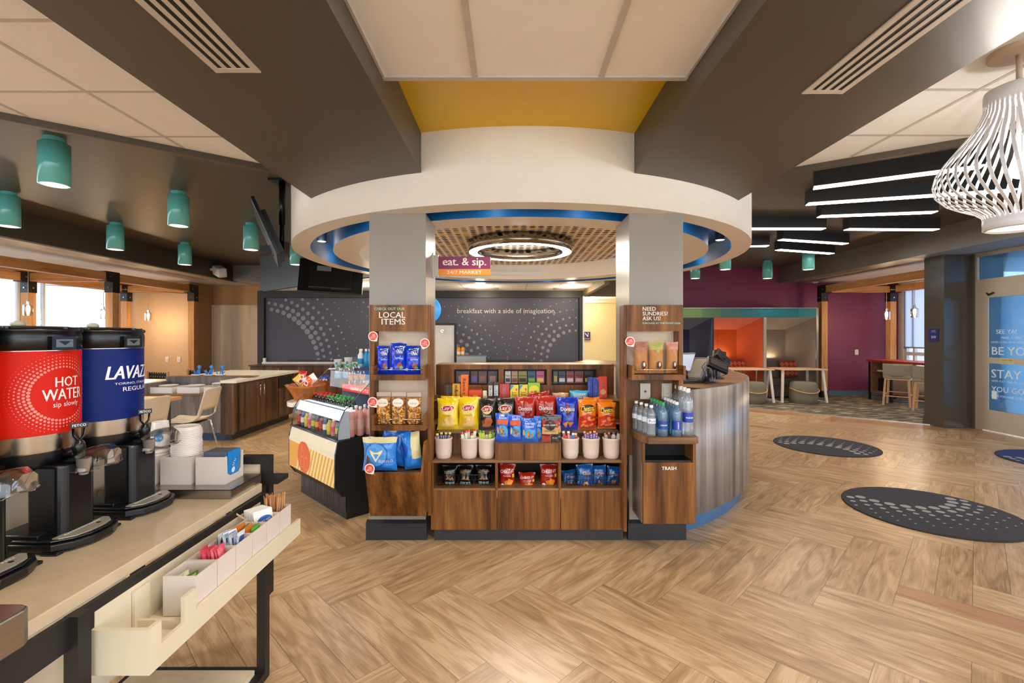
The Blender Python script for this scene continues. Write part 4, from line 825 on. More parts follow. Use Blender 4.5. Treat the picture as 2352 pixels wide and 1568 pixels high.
# bin at the bottom, flaring forward
g = MB(); bx0, bx1 = -.951, -.570
g.add([(bx0, 3.15, .228), (bx1, 3.15, .228), (bx1, 3.04, .555), (bx0, 3.04, .555), (bx0, 3.17, .228), (bx1, 3.17, .228), (bx1, 3.06, .555), (bx0, 3.06, .555)], [(0, 1, 2, 3), (7, 6, 5, 4), (3, 2, 6, 7), (0, 4, 5, 1)], WAL)
for x in (bx0, bx1 - .016): g.prism([(3.152, .228), (3.042, .555), (3.042, .57), (3.12, .72), (3.14, .735), (3.31, .735), (3.31, .228)], x, x + .016, WAL, axis='x')
g.box((bx0, 3.16, .228), (bx1, 3.31, .245), WALH); g.box((bx0 + .016, 3.06, .52), (bx1 - .016, 3.3, .53), WALH); g.build('bin', u, bevel=.0015)
ORG = flat('#d9452a'); TAGW = flat('#f3e8e2')
def local_tag(px, py, Y, label, rot=-.3, flip=1):
    x = Xp(px, Y); z = Zp(py, Y); g = MB(); r = .033
    n = 28; pts = []
    for i in range(n):
        a = 2 * pi * i / n; pts.append((r * cos(a), r * sin(a)))
    pts2 = []
    for i in range(n):
        a = 2 * pi * i / n; d = (a - R(305 if flip > 0 else 250)); k = 1 + .32 * max(0, cos(d)) ** 22; pts2.append((r * k * cos(a), r * k * sin(a)))
    g.prism(pts2, 0, .002, TAGW, Matrix.Translation((x, Y, z)) @ Matrix.Rotation(R(90), 4, 'X'))
    disc2(g, ORG, (x, Y - .0021, z), (1, 0, 0), (0, 0, 1), 0, 0, r * .83, r * .83, n=28)
    for s, dy, w_ in (("I'M", .008, .017), ('LOCAL', -.004, .04)): text(g, s, TAGW, (x, Y - .0035, z), (1, 0, 0), (0, 0, 1), 0.004 * (dy > 0), dy, w=w_, bold=.01, rot=.25 * flip)
    g.box((x - .02, Y - .0030, z - .014), (x + .02, Y - .0028, z - .0125), TAGW)
    tag(g.build('shelf_tag'), label, 'shelf tag', "round orange I'm local tags")
local_tag(857, 772, 3.19, "round orange I'm local tag at the outer edge above the blue candy bags", flip=1)
local_tag(976, 788, 3.19, "round orange I'm local tag beside the blue candy bags, toward the kiosk", flip=-1)
local_tag(856, 923, 3.09, "round orange I'm local tag beside the popcorn bags")
local_tag(849, 1076, 3.03, "round orange I'm local tag on the bin of blue snack bags")
local_tag(1447, 784, 3.19, "round orange I'm local tag beside the brown paper pouches")
def taffy(D):
    D.P([(.35, .62), (1, .62), (1, .98), (.35, .98)], '#0b2f96'); D.T('TAFFY', .62, .83, .62, .15, '#eceff4', .05, 0, .1); D.T('TOWN', .64, .72, .4, .08, '#eceff4', .04); D.T('Salt Water', .66, .54, .5, .06, '#dfe5f2'); D.E(.7, .32, .16, .1, '#a8543a'); D.E(.8, .24, .1, .07, '#7fae6a'); D.R(.42, .14, 1, .21, '#0a2a80'); D.T('TAFFY', .15, .2, .22, .09, '#eceff4', .03)
GT = 'blue candy bags on the local items shelf'
bag('candy_bag', 'blue taffy bag toward the outer edge of the top local shelf', 'candy bag', 864, 895, 794, 862, 3.2, '#0a3ad0', taffy, group=GT, seed=60, d=.06)
bag('candy_bag', 'blue taffy bag in the middle of three, with a pointed top corner', 'candy bag', 893, 930, 788, 862, 3.19, '#0a3ad0', taffy, group=GT, seed=61, d=.06, roll=.04)
bag('candy_bag', 'blue taffy bag toward the kiosk side of the top local shelf', 'candy bag', 928, 966, 794, 862, 3.2, '#0a3ad0', taffy, group=GT, seed=62, d=.06)
# popcorn bags: clear bag, caramel corn, oval label
POP = mat('caramel_corn', '#c8892c', .4, var=.4, vscale=120)
def popcorn(px0, px1, y0, y1, label, sd):
    Y = 3.2; x = Xp((px0 + px1) / 2, Y); w_ = Xp(px1, Y) - Xp(px0, Y); z = Zp(y1, Y); h_ = Zp(y0, Y) - z; rs = random.Random(sd)
    t = thing('popcorn_bag', label, 'popcorn bag', (x, Y, z), group='popcorn bags on the local items shelf')
    g = MB(); cols = [mat('corn_a', '#d99a3c', .4), mat('corn_b', '#b8741f', .35), mat('corn_c', '#e8bb6a', .45), mat('corn_d', '#8f5213', .35)]
    n = 0
    for i in range(10):
        for j in range(21):
            fx = -.5 + (i + .5 * (j % 2)) / 9.5; fz = j / 21 * .86
            if abs(fx) > .47: continue
            r = .0078 + .0035 * rs.random(); c = (x + fx * w_ * .93, Y - .027 * sqrt(max(.05, 1 - (2 * fx) ** 2)) + rs.uniform(-.003, .003), z + .008 + fz * h_ * .93)
            # little faceted kernel
            m = rs.choice(cols); k = r; vs = [(c[0] + k, c[1], c[2]), (c[0] - k, c[1], c[2]), (c[0], c[1] + k, c[2]), (c[0], c[1] - k, c[2]), (c[0], c[1], c[2] + k), (c[0], c[1], c[2] - k)]
            g.add(vs, [(0, 2, 4), (2, 1, 4), (1, 3, 4), (3, 0, 4), (2, 0, 5), (1, 2, 5), (3, 1, 5), (0, 3, 5)], m, None, True)
    g.box((x - w_ * .42, Y - .012, z + .004), (x + w_ * .42, Y + .03, z + h_ * .84), cols[1]); o = g.build('caramel_corn', t); o['kind'] = 'stuff'
    g = MB(); Yf = Y - .036
    for sx in (-1, 1): g.add([(x, Yf, z), (x + sx * w_ / 2, Y - .012, z), (x + sx * w_ * .48, Y - .01, z + h_ * .86), (x, Yf, z + h_ * .86)], [(0, 1, 2, 3)], CLEAR, None, False)
    g.box((x - w_ * .49, Y - .011, z + h_ * .87), (x + w_ * .49, Y - .009, z + h_), mat('crumpled_film', '#d8c8b4', .3, alpha=.45))
    g.build('clear_bag', t)
    g = MB(); disc2(g, flat('#f1e3d6'), (x, Yf - .001, z + h_ * .69), (1, 0, 0), (0, 0, 1), 0, 0, w_ * .40, h_ * .13, n=32)
    text(g, 'POPCORN', flat('#6a5a50'), (x, Yf - .002, z + h_ * .69), (1, 0, 0), (0, 0, 1), 0, -.004, w=w_ * .55); g.build('label', t)
popcorn(866, 898, 900, 973, 'caramel popcorn bag with oval label, toward the outer shelf edge', 1)
popcorn(901, 933, 900, 973, 'caramel popcorn bag with oval label, middle of the shelf', 2)
popcorn(936, 968, 901, 973, 'caramel popcorn bag with oval label, toward the kiosk', 3)
def buff(D):
    D.R(0, .84, 1, 1, '#d8cd9a'); D.E(.42, .5, .36, .36, '#0f4fb8'); D.E(.42, .5, .33, .33, '#4a96dc'); D.P([(.22, .66), (.30, .58), (.55, .58), (.64, .66), (.60, .55), (.42, .30), (.26, .55)], '#e8dcae'); D.P([(.33, .53), (.53, .53), (.42, .38)], '#4a96dc'); D.T('BUFFALO', .72, .32, .42, .08, '#c8d4d8', .02)
GB = 'blue and cream snack bags in the bottom bin'
bag('snack_bag', 'blue snack bag with a cream horned emblem, in front in the bin', 'snack bag', 0, 0, 0, 0, 0, '#2a7fd8', buff, pos=(-.875, 3.10, .545), size=(.235, .225), d=.08, group=GB, seed=70, roll=.0)
bag('snack_bag', 'blue snack bag slumped behind the one with the emblem', 'snack bag', 0, 0, 0, 0, 0, '#1e6fd0', lambda D: D.R(0, .84, .5, 1, '#d8cd9a'), pos=(-.83, 3.2, .56), size=(.2, .27), d=.07, group=GB, seed=71, roll=.2)
bag('snack_bag', 'blue and cream snack bag turned sideways toward the kiosk side', 'snack bag', 0, 0, 0, 0, 0, '#2a7fd8', lambda D: (D.R(.55, .3, 1, 1, '#d8cd9a'), D.E(.1, .55, .2, .2, '#0f4fb8')), pos=(-.655, 3.14, .545), size=(.13, .25), d=.09, group=GB, seed=72, roll=-.12)
# ---- sundries unit with trash cabinet
u = thing('sundries_unit', 'walnut shelf unit reading need sundries, with a trash cabinet below', 'shelf unit', (1.03, 3.3, .2))
a0, a1 = Xp(1433, 3.2), Xp(1569, 3.2)
g = MB(); g.box((a0 + .02, 3.2, zh), (a1, 3.22, zt), WAL); lx = Xp(1476, 3.2)
for s, y, hh in (('NEED', 709, .026), ('SUNDRIES?', 720, .026), ('ASK US!', 731, .026)):
    q = tmesh(s, .008); ww = (q[3] - q[2]) * hh / (q[5] - q[4]); text(g, s, cw, (0, 3.2, 0), (1, 0, 0), (0, 0, 1), lx + ww / 2, Zp(y, 3.2), h=hh, w=ww, bold=.008)
text(g, 'PURCHASE AT THE FRONT DESK', c, (0, 3.2, 0), (1, 0, 0), (0, 0, 1), lx + .13, Zp(742, 3.2), w=.262, bold=.03); g.build('header_board', u)
g = MB(); g.box((a0, 3.205, .1), (a0 + .022, 3.33, zt), WAL); g.build('side_panel', u, bevel=.0015)
g = MB(); g.box((a1 - .028, 3.205, .8), (a1, 3.33, zh), WAL); g.build('side_panel', u)
g = MB(); g.box((a0 + .02, 3.31, .6), (a1 - .02, 3.325, 1.18), WAL); g.box((a0 + .02, 3.31, 1.18), (a1 - .02, 3.325, 1.48), MESHB); g.build('back_panel', u)
zc, _ = tray(u, Xp(1451, 3.1), Xp(1576, 3.1), 840, 873, 3.1, 3.31, 860)
x0, x1, yf = .862, 1.212, 3.05
g = MB(); zb0, zb1 = .216, .745; zo0, zo1 = Zp(1062, yf), Zp(1020, yf)
g.box((x0 + .004, yf, zb0), (x1, yf + .02, zo0), WAL); g.build('trash_door', u, bevel=.0015)
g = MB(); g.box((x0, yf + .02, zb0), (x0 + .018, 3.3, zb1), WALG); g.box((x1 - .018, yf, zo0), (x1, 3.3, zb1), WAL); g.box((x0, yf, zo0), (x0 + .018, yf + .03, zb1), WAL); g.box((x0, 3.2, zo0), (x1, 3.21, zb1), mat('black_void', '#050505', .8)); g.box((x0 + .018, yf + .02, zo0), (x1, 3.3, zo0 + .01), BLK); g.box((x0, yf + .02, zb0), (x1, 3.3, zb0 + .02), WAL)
g.build('trash_cabinet', u); td = bpy.data.objects['trash_door']
text_g = MB(); text(text_g, 'TRASH', flat('#f2ece2'), (0, yf - .001, 0), (1, 0, 0), (0, 0, 1), Xp(1536.5, yf), Zp(1075, yf), w=.094, bold=.035); text_g.build('trash_lettering', td)
g = MB(); pts = [(Xp(1452, 3.25), 3.32), (Xp(1452, 3.25), 3.2), (x0, yf + .02), (x0 + .03, yf - .03), (x1 - .02, yf - .035), (x1 + .012, yf - .015), (x1 + .012, 3.32)]
g.prism(pts, .745, .79, WALH); g.build('bottle_shelf', u, bevel=.003)
def pouch(px0, px1, y0, y1, label, top, sd):
    def f(D): D.P([(0, .74), (1, .74), (1, 1), (0, 1)], top); D.E(.55, .70, .12, .05, top); D.E(.62, .26, .2, .13, '#5a3018'); D.E(.66, .28, .08, .07, '#e8d6c0')
    bag('paper_pouch', label, 'pouch', px0, px1, y0, y1, 3.2, '#bb8049', f, d=.05, group='brown paper pouches on the sundries shelf', seed=sd, fm=mat('kraft_paper', '#bb8049', .6, var=.05, bump=.1, bscale=50))
pouch(1457, 1490, 785, 857, 'brown paper pouch with a dusky pink bird and dull pink top band', '#a8705c', 80)
pouch(1491, 1526, 785, 857, 'brown paper pouch with a green top band', '#a9a85e', 81)
pouch(1531, 1559, 785, 857, 'brown paper pouch with a rosy pink top band, by the desk side', '#c98a78', 82)
for px, lab, cat in ((1482.5, 'grey data socket plate on the sundries unit back panel', 'data'), (1532, 'grey double power outlet plate behind the water bottles', 'power')):
    g = MB(); X = Xp(px, 3.3); Z = Zp(898.5, 3.3); g.box((X - .036, 3.303, Z - .056), (X + .036, 3.31, Z + .056), mat('outlet_plate', '#c9bcae', .4)); 
    if cat == 'data': g.box((X - .008, 3.300, Z - .008), (X + .008, 3.304, Z + .006), BLK)
    else:
        g.box((X - .018, 3.3005, Z - .04), (X + .018, 3.303, Z + .04), mat('outlet_face', '#d9cdc0', .4))
        for dz in (-.02, .02):
            for dx in (-.007, .007): g.box((X + dx - .001, 3.2995, Z + dz), (X + dx + .001, 3.3008, Z + dz + .008), BLK)
    tag(g.build('wall_outlet', bevel=.001), lab, 'outlet')
# ---------------------------------------------------------------- bottles
WATER = glassy('clear_water', (.88, .93, .97), .2, .05, .6, .22, (.93, .96, .99)); WATERB = glassy('blue_water', (.60, .80, .95), .2, .05, .6, .26, (.48, .74, .97))
def bottle(name, label, cat, x, y, z, r, h, capc, lab=None, liquid=WATER, ribs=0, group=None, seg=16, words=None, wc='#f2f2f4', shoulder=.68, yaw=0, labz=(.3, .55), vert_=False):
    t = thing(name, label, cat, (x, y, z), group=group)
    g = MB(); pr = [(r * .86, 0), (r, r * .18)]
    n = 12 if ribs else 4
    for i in range(1, n):
        f = i / n; zz = r * .2 + (h * shoulder - r * .2) * f; pr.append((r * (1 - (ribs * (i % 2))), zz))
    pr += [(r, h * shoulder), (r * .92, h * (shoulder + .07)), (r * .66, h * (shoulder + .14)), (r * .38, h * .88), (r * .34, h * .93)]
    g.lathe(pr, liquid, (x, y, z), seg); g.build('bottle_body', t)
    g = MB(); g.cyl((x, y), r * .42, z + h * .92, z + h, mat('cap_' + capc.lstrip('#'), capc, .35), 14); g.build('cap', t)
    if lab:
        g = MB(); z0, z1 = z + h * labz[0], z + h * labz[1]; g.lathe([(r * 1.012, z0), (r * 1.012, z1)], flat(lab, .3), (x, y, 0), seg * 2)
        if words:
            a0 = atan2(-x, y) if True else 0
            def fn(u, v, o): 
                ang = -pi / 2 - a0 * -1 * 0 + u / r + yaw; return (x + (r * 1.03) * cos(ang), y + (r * 1.03) * sin(ang), z + v)
            zc_ = h * (labz[0] + labz[1]) / 2
            if vert_: text(g, words, flat(wc), 0, (1, 0, 0), (0, 0, 1), 0, zc_, w=h * (labz[1] - labz[0]) * .8, bold=.03, rot=pi / 2, fn=fn)
            else: text(g, words, flat(wc), 0, (1, 0, 0), (0, 0, 1), 0, zc_, w=r * 1.5, bold=.02, fn=fn)
        g.build('bottle_label', t)
    return t
ORD = 'front second third fourth rear'.split()
sz = .79
# four files of water bottles on the shelf above the trash cabinet
for i in range(4):
    bottle('water_bottle', 'small ribbed water bottle with white label, %s in the file nearest the kiosk' % ['front', 'second', 'third', 'rearmost'][i], 'water bottle', Xp(1496 - 11.5 * i, 3.06 + .065 * i) , 3.06 + .065 * i, sz, .0285, .203, '#e9e6e4', '#dfe9f2', ribs=.05, group='small water bottles', words='Pure' if i == 0 else None, wc='#7a1f5a', labz=(.42, .58))
for i in range(5):
    bottle('water_bottle', 'green capped water bottle with dark blue label, %s' % ['front one', 'second from front', 'third from front', 'fourth from front', 'rearmost'][i], 'water bottle', Xp(1522.5 - 6.5 * i, 3.055 + .055 * i), 3.055 + .055 * i, sz, .031, .222, '#1f9a4a', '#12468c', liquid=WATERB, group='green capped water bottles', words='DASANI' if i == 0 else None, labz=(.22, .46))
for i in range(5):
    bottle('water_bottle', 'white capped blue tinted water bottle, %s' % ['front one with sideways lettering', 'second from front', 'third from front', 'fourth from front', 'rearmost'][i], 'water bottle', Xp(1554.5 - 6.5 * i, 3.05 + .055 * i), 3.05 + .055 * i, sz, .0295, .225, '#eceae8', '#123a9a' if i == 0 else None, liquid=WATERB, group='medium white capped water bottles', words='smart' if i == 0 else None, labz=(.2, .46), vert_=True)
for i in range(4):
    bottle('water_bottle', 'tall clear water bottle with white cap, %s' % ['front one with orange fish print', 'second from front', 'third from front', 'rearmost'][i], 'water bottle', Xp(1580 - 8.5 * i, 3.06 + .07 * i), 3.06 + .07 * i, sz, .0345, .312, '#eceae8', '#1b3aa0' if i == 0 else None, liquid=WATER, group='tall water bottles', words='water' if i == 0 else None, labz=(.3, .5), shoulder=.7)
# ================================================================ COFFEE COUNTER IN FRONT
CE, YE, CZ = -1.067, 2.0, .816
t = thing('coffee_counter', 'beige quartz topped coffee counter on a black steel frame', 'counter', (-1.35, 1.0, 0))
g = MB(); g.box((-1.66, -.5, CZ - .036), (CE, YE, CZ), QTZ); g.build('worktop', t, bevel=.003)
g = MB(); q = .036
for y in (YE - .045, 1.11): 
    for x in (CE + .0, -1.6): g.box((x + .001, y, 0), (x + q, y + q, CZ - .037), BLKM)
g.box((CE + .002, -.5, .70), (CE + q - .02, YE - .01, CZ - .037), BLKM); g.box((CE + .001, -.5, 0), (CE + q, YE - .01, .036), BLKM); g.box((-1.6, YE - .045, 0), (CE, YE - .01, .036), BLKM); g.box((-1.6, 1.11, .0), (CE, 1.146, .036), BLKM); g.box((-1.6, -.5, 0), (-1.56, YE - .01, .036), BLKM); g.box((-1.6, YE - .05, .70), (CE, YE - .02, CZ - .037), BLKM)
g.build('frame', t)
g = MB(); g.box((-1.56, -.5, .036), (CE, 1.94, .056), MAPLE); g.build('lower_shelf', t)
g = MB(); g.box((-1.64, -.5, .06), (-1.61, YE - .05, .78), MAPLE); g.build('back_panel', t)
g = MB(); g.box((-1.66, -.5, .955), (-1.63, 2.05, .995), BLKM); g.box((-1.655, -.5, CZ), (-1.635, 2.03, .955), MAPLE); g.box((-1.66, YE + .03, 0), (-1.62, YE + .066, .955), BLKM); g.build('rear_rail', t)
g = MB(); Y = 2.06; g.box((Xp(552, Y), Y, Zp(1066, Y)), (Xp(618, Y), Y + .04, Zp(1048, Y)), BLKM); g.box((Xp(598, Y), Y, .3), (Xp(618, Y), Y + .04, Zp(1048, Y)), BLKM); g.box((Xp(540, Y), Y + .01, .55), (Xp(598, Y), Y + .03, Zp(1066, Y)), MAPLE); g.box((Xp(598, Y), Y, Zp(1112, Y)), (Xp(638, Y), Y + .1, Zp(1101, Y)), BLKM); g.box((Xp(598, Y), Y - .06, Zp(1112, Y) - .1), (Xp(612, Y), Y, Zp(1112, Y)), BLKM); g.build('end_bracket', t)
# condiment trough hung on the counter edge
TRW = mat('trough_laminate', '#d9cdb2', .45, var=.03)
t = thing('condiment_trough', 'long cream condiment trough fixed along the coffee counter edge', 'condiment tray', (-.98, 1.58, .6))
X0, X1, Y0, Y1, ZB = -1.05, -.903, 1.164, 2.0, .60
g = MB(); g.box((X0, Y0 + .0121, ZB), (X1 - .0121, Y1, ZB + .03), TRW); g.box((X0 - .012, Y0 + .0121, ZB), (X0 - .0001, Y1 - .02, .752), TRW); g.build('trough_bottom', t)
g = MB(); prof = [(Y0, ZB), (Y1, ZB), (Y1, .665), (1.338, .664), (1.338, .724), (1.292, .724), (1.292, .654), (1.205, .654), (1.205, .714), (Y0, .714)]
g.prism(prof, X1 - .012, X1, TRW, axis='x'); g.build('front_lip', t)
g = MB(); g.box((X0 - .012, Y0, ZB), (X1 - .0121, Y0 + .012, .713), TRW); g.build('end_panel', t)
g = MB(); g.box((X0, 1.30, ZB + .03), (X1 - .012, 1.31, .655), TRW); g.box((X0 + .001, 1.29, ZB + .03), (X0 + .009, 1.345, .74), TRW); g.build('divider', t)
BIN = mat('bin_melamine', '#d8cbc0', .32, var=.02)
def open_box(g, x0, x1, y0, y1, z0, z1, m, th=.0035, ucut=False):
    g.box((x0, y0, z0), (x1, y1, z0 + th), m)
    zz = z0 + th
    g.box((x0, y0, zz), (x1 - th, y0 + th, z1), m); g.box((x0, y1 - th, zz), (x1 - th, y1, z1), m); g.box((x0, y0 + th, zz), (x0 + th, y1 - th, z1), m); z0 = zz
    if ucut: g.prism([(y0, z0), (y1, z0), (y1, z1), (y1 - .012, z1), (y1 - .014, z0 + .035), (y1 - .03, z0 + .022), (y0 + .04, z0 + .022), (y0 + .018, z0 + .035), (y0 + .016, z1), (y0, z1)], x1 - th, x1, m, axis='x')
    else: g.box((x1 - th, y0, z0), (x1, y1, z1), m)
edges = [1.357, 1.456, 1.555, 1.653, 1.751, 1.849, 1.945]
bl = ['white condiment bin of green packets, nearest the empty trough end', 'white condiment bin full of pink sweetener packets', 'white condiment bin of blue and grey sugar packets', 'white condiment bin of orange and green tea packets', 'white condiment bin of white cocoa packets', 'white condiment bin holding wooden stirrers']
for i, l in enumerate(bl):
    g = MB(); open_box(g, -1.014, -.917, edges[i] + .001, edges[i + 1] - .002, .632, .748, BIN); tag(g.build('condiment_bin'), l, 'bin', 'condiment bins in the trough')
rs = random.Random(5)
def packet(name, label, cat, x, y, z, w_, h_, c, rx, rz, dec=None, group=None, th=.0035, ry=0):
    g = MB(); W = w_ / 2
    pts = [(-W, 0), (W, 0), (W, h_), (-W, h_)]
    g.box((-W, -.0006, 0), (W, .0006, h_), flat(c, .4)); vs = [(-W * .86, -.0006, h_ * .08), (W * .86, -.0006, h_ * .08), (W * .86, -.0006, h_ * .92), (-W * .86, -.0006, h_ * .92), (-W * .6, -th, h_ * .25), (W * .6, -th, h_ * .25), (W * .6, -th, h_ * .75), (-W * .6, -th, h_ * .75)]
    g.add(vs, [(0, 1, 5, 4), (1, 2, 6, 5), (2, 3, 7, 6), (3, 0, 4, 7), (4, 5, 6, 7)], flat(c, .4))
    if dec: dec(Dec(g, lambda u, v, o: (u, -th - .0005 - o, v), w_, h_))
    o = g.build(name); o.location = (x, y, z); o.rotation_euler = (rx, ry, rz); tag(o, label, cat, group); return o
def fill(i, n, c, nm, what, z=.64, h_=.062, w_=.042, alt=None, dec=None):
    y0, y1 = edges[i] + .012, edges[i + 1] - .012
    for k in range(n):
        cc_ = alt[k % len(alt)] if alt else c
        packet(nm, what, 'packet', -.992 + .062 * (k / max(1, n - 1)), (y0 + y1) / 2 + rs.uniform(-.01, .01), z + rs.uniform(0, .012), w_, h_, cc_, rs.uniform(-.22, .1), R(90) + rs.uniform(-.35, .3), dec, what.split(' packet')[0] + ' packets')
fill(0, 7, None, 'sweetener_packet', 'pale green sweetener packet among others in the first bin', z=.672, h_=.05, alt=['#cfd9a8', '#e2e6c8', '#6f9a3a'])
fill(1, 14, None, 'sweetener_packet', 'pink sweetener packet packed among others in the second bin', z=.69, h_=.068, alt=['#df5a6a', '#e36f7a', '#d24a5e'])
fill(2, 13, None, 'sugar_packet', 'grey and white sugar packet packed upright in the third bin', z=.695, h_=.068, alt=['#b6bcc4', '#d2d6da', '#9aa6b8'], dec=lambda D: D.R(.2, .55, .8, .8, '#35508f'))
fill(3, 6, None, 'tea_packet', 'orange or green tea packet in the fourth bin', z=.683, h_=.065, w_=.055, alt=['#e08a2a', '#d9731f', '#4f9a2c'])
for k in range(7):
    packet('cocoa_packet', 'white cocoa packet with blue oval, facing front' if k == 0 else 'white cocoa packet stacked behind the front one', 'packet', -.948 - .008 * k, 1.80 + .004 * k, .69, .075, .085, '#e4dfd6', R(-14), R(58), (lambda D: (D.E(.5, .5, .42, .24, '#1c56a8', .2), D.T('SWISS MISS', .5, .5, .7, .13, '#f2f4f6', .03, 0, .2))) if k == 0 else None, 'white cocoa packets')
packet('sugar_packet', 'white and dark blue packet sticking up above the sugar packets', 'packet', -.945, 1.60, .70, .05, .08, '#dfe3ea', R(-20), R(70), lambda D: D.R(.3, .2, .7, .9, '#2a3c8c'))
WST = mat('stirrer_wood', '#c48f5c', .6, var=.1)
stir = None
for k in range(46):
    x = -.968 + .05 * (rs.random() - .5) * 1.3; y = 1.897 + .05 * (rs.random() - .5)
    g = MB(); 
    if stir is None: g.box((-.0027, -.0007, 0), (.0027, .0007, .155), WST); stir = g.build('wooden_stirrer'); o = stir; tag(o, 'thin wooden stirrer standing in the end bin of the trough', 'stirrer', 'wooden stirrers in the end bin')
    else: o = stir.copy(); col.objects.link(o)
    o.location = (x, y, .638 + .012 * rs.random()); o.rotation_euler = ((y - 1.897) * -3.2, (x + .968) * 3.2, rs.random() * 3)
packet('wooden_stirrer', 'loose wooden stirrer lying across the cocoa packets', 'stirrer', -1.005, 1.79, .735, .006, .09, '#c9a27a', R(-30), R(40), None, 'wooden stirrers in the end bin', th=.001, ry=-.9)
# ---------------------------------------------------------------- coffee dispensers
def dispenser(y, lab, label, words, detail):
    x = -1.51; r = .131
    t = thing('coffee_dispenser', label, 'dispenser', (x, y, CZ), group='coffee dispensers on the counter')
    g = MB(); zt = 1.0
    # foot with rounded front and drip grid
    def foot(w_, xf, z0, z1, m):
        pts = [(x + .06, y - w_), (xf - .06, y - w_), (xf - .02, y - w_ * .7), (xf, y - w_ * .3), (xf, y + w_ * .3), (xf - .02, y + w_ * .7), (xf - .06, y + w_), (x + .06, y + w_)]
        g.prism(pts, z0, z1, m)
    foot(.108, -1.262, CZ + .008, CZ + .03, BLK); foot(.098, -1.272, CZ + .03, CZ + .038, BLK)
    for sy in (-1, 1): g.box((-1.35, y + sy * .1 - .012, CZ), (-1.30, y + sy * .1 + .012, CZ + .01), BLK)
    g.prism([(x + .0, y - .09), (x + .13, y - .09), (x + .13, y + .09), (x, y + .09)], CZ, CZ + .05, BLK); g.build('foot', t, bevel=.004)
    g = MB(); pts = [(-1.36 + .02, y - .085), (-1.32, y - .085), (-1.292, y - .06), (-1.283, y - .02), (-1.283, y + .02), (-1.292, y + .06), (-1.32, y + .085), (-1.34, y + .085)]
    g.prism(pts, CZ + .038, CZ + .0405, mat('drip_steel', '#b5ab9b', .4, .35))
    for k in range(14): g.box((-1.330 + .0035 * abs(k - 6.5) * 0 , y - .06 + k * .0088, CZ + .0405), (-1.325, y - .056 + k * .0088, CZ + .0412), flat('#e8e0d4'))
    g.cyl((-1.31, y + .035), .006, CZ + .0405, CZ + .0412, BLK, 12); g.build('drip_plate', t)
    g = MB(); g.prism([(-1.44, y - .06), (-1.35, y - .06), (-1.335, y - .045), (-1.335, y + .045), (-1.35, y + .06), (-1.44, y + .06)], CZ + .03, 1.06, BLK)
    g.build('stand_column', t, bevel=.008)
    g = MB(); g.lathe([(.105, 1.045), (.122, 1.055), (.127, 1.08), (.129, 1.103)], BLK, (x, y, 0), 48); g.build('lower_collar', t)
    g = MB(); g.lathe([(.13, 1.10), (r, 1.105), (r, 1.41)], mat('dispenser_steel', '#b8aa98', .22, 1, var=.15, stretch=(1, 1, .05), vscale=22), (x, y, 0), 64, cap0=False, cap1=False); g.build('body', t)
    g = MB(); zc0, zc1 = 1.152, 1.403; g.lathe([(r + .0012, zc0), (r + .0012, zc1)], mat('wrap_' + lab.lstrip('#'), lab, .5, var=.02, spec=.2), (x, y, 0), 96)
    def fn(u, v, o): a = u / r; return (x + (r + .002 + o) * cos(a), y + (r + .002 + o) * sin(a), 1.28 + v)
    detail(g, fn); g.build('wrap_label', t)
    g = MB(); g.lathe([(.127, 1.403), (.133, 1.406), (.134, 1.445), (.131, 1.458), (.136, 1.462), (.136, 1.470), (.10, 1.478), (.001, 1.48)], BLK, (x, y, 0), 48)
    for a in range(0, 360, 60): g.cyl((x + .128 * cos(R(a)), y + .128 * sin(R(a))), .008, 1.462, 1.476, BLK, 8)
    g.build('lid', t); lid = [o for o in t.children if o.name.startswith('lid')][0]
    g = MB(); g.lathe([(.012, 1.478), (.018, 1.482), (.016, 1.490), (.007, 1.495), (.001, 1.4955)], mat('knob_beige', '#b7b09a', .4), (x - .02, y, 0), 16); g.build('knob', lid)
    aw = R(-8); g = MB(); M = Matrix.Translation((x, y, 0)) @ Matrix.Rotation(aw, 4, 'Z')
    g.box((.12, -.034, 1.407), (.146, .034, 1.447), BLK, M); g.box((.146, -.024, 1.414), (.1475, .024, 1.438), mat('display_grey', '#5f6468', .2), M); g.add([(.148, -.018, 1.433), (.148, .018, 1.433), (.148, 0, 1.42)], [(0, 1, 2)], BLK, M); g.build('level_display', t)
    # faucet, handle, clear guard
    g = MB(); xf = -1.36; g.tube([(x + .11, y, 1.075), (xf + .0, y, 1.085), (xf + .025, y, 1.08)], .012, BLK); g.lathe([(.017, 1.045), (.014, 1.06), (.014, 1.092), (.018, 1.1), (.014, 1.118), (.009, 1.125)], BLK, (xf + .02, y, 0), 16); g.lathe([(.011, 1.02), (.018, 1.05), (.019, 1.07)], mat('nozzle_taupe', '#9b8c80', .5), (xf + .035, y, 0), 16); g.build('faucet', t)
    g = MB(); M = Matrix.Translation((xf + .02, y, 1.122)) @ Matrix.Rotation(R(52), 4, 'Z')
    g.tube([(0, 0, 0), (-.012, 0, .018), (-.014, 0, .045)], .0035, BLK, 8, M); g.tube([(0, 0, 0), (.012, 0, .018), (.014, 0, .045)], .0035, BLK, 8, M); g.cbox((0, 0, .05), (.042, .008, .016), BLK, M)
    Mi = M; text(g, 'FETCO', flat('#f0f0f0'), M @ Vector((0, -.0045, .05)), M.to_3x3() @ Vector((1, 0, 0)), (0, 0, 1), 0, 0, w=.032, bold=.03); g.build('handle', t, bevel=.001)
    g = MB(); vs = []; fs = []
    sec = [(-1.385, .022, 1.04, 1.062), (-1.34, .034, 1.034, 1.085), (-1.29, .040, 1.036, 1.108), (-1.25, .038, 1.045, 1.112), (-1.228, .028, 1.06, 1.1)]
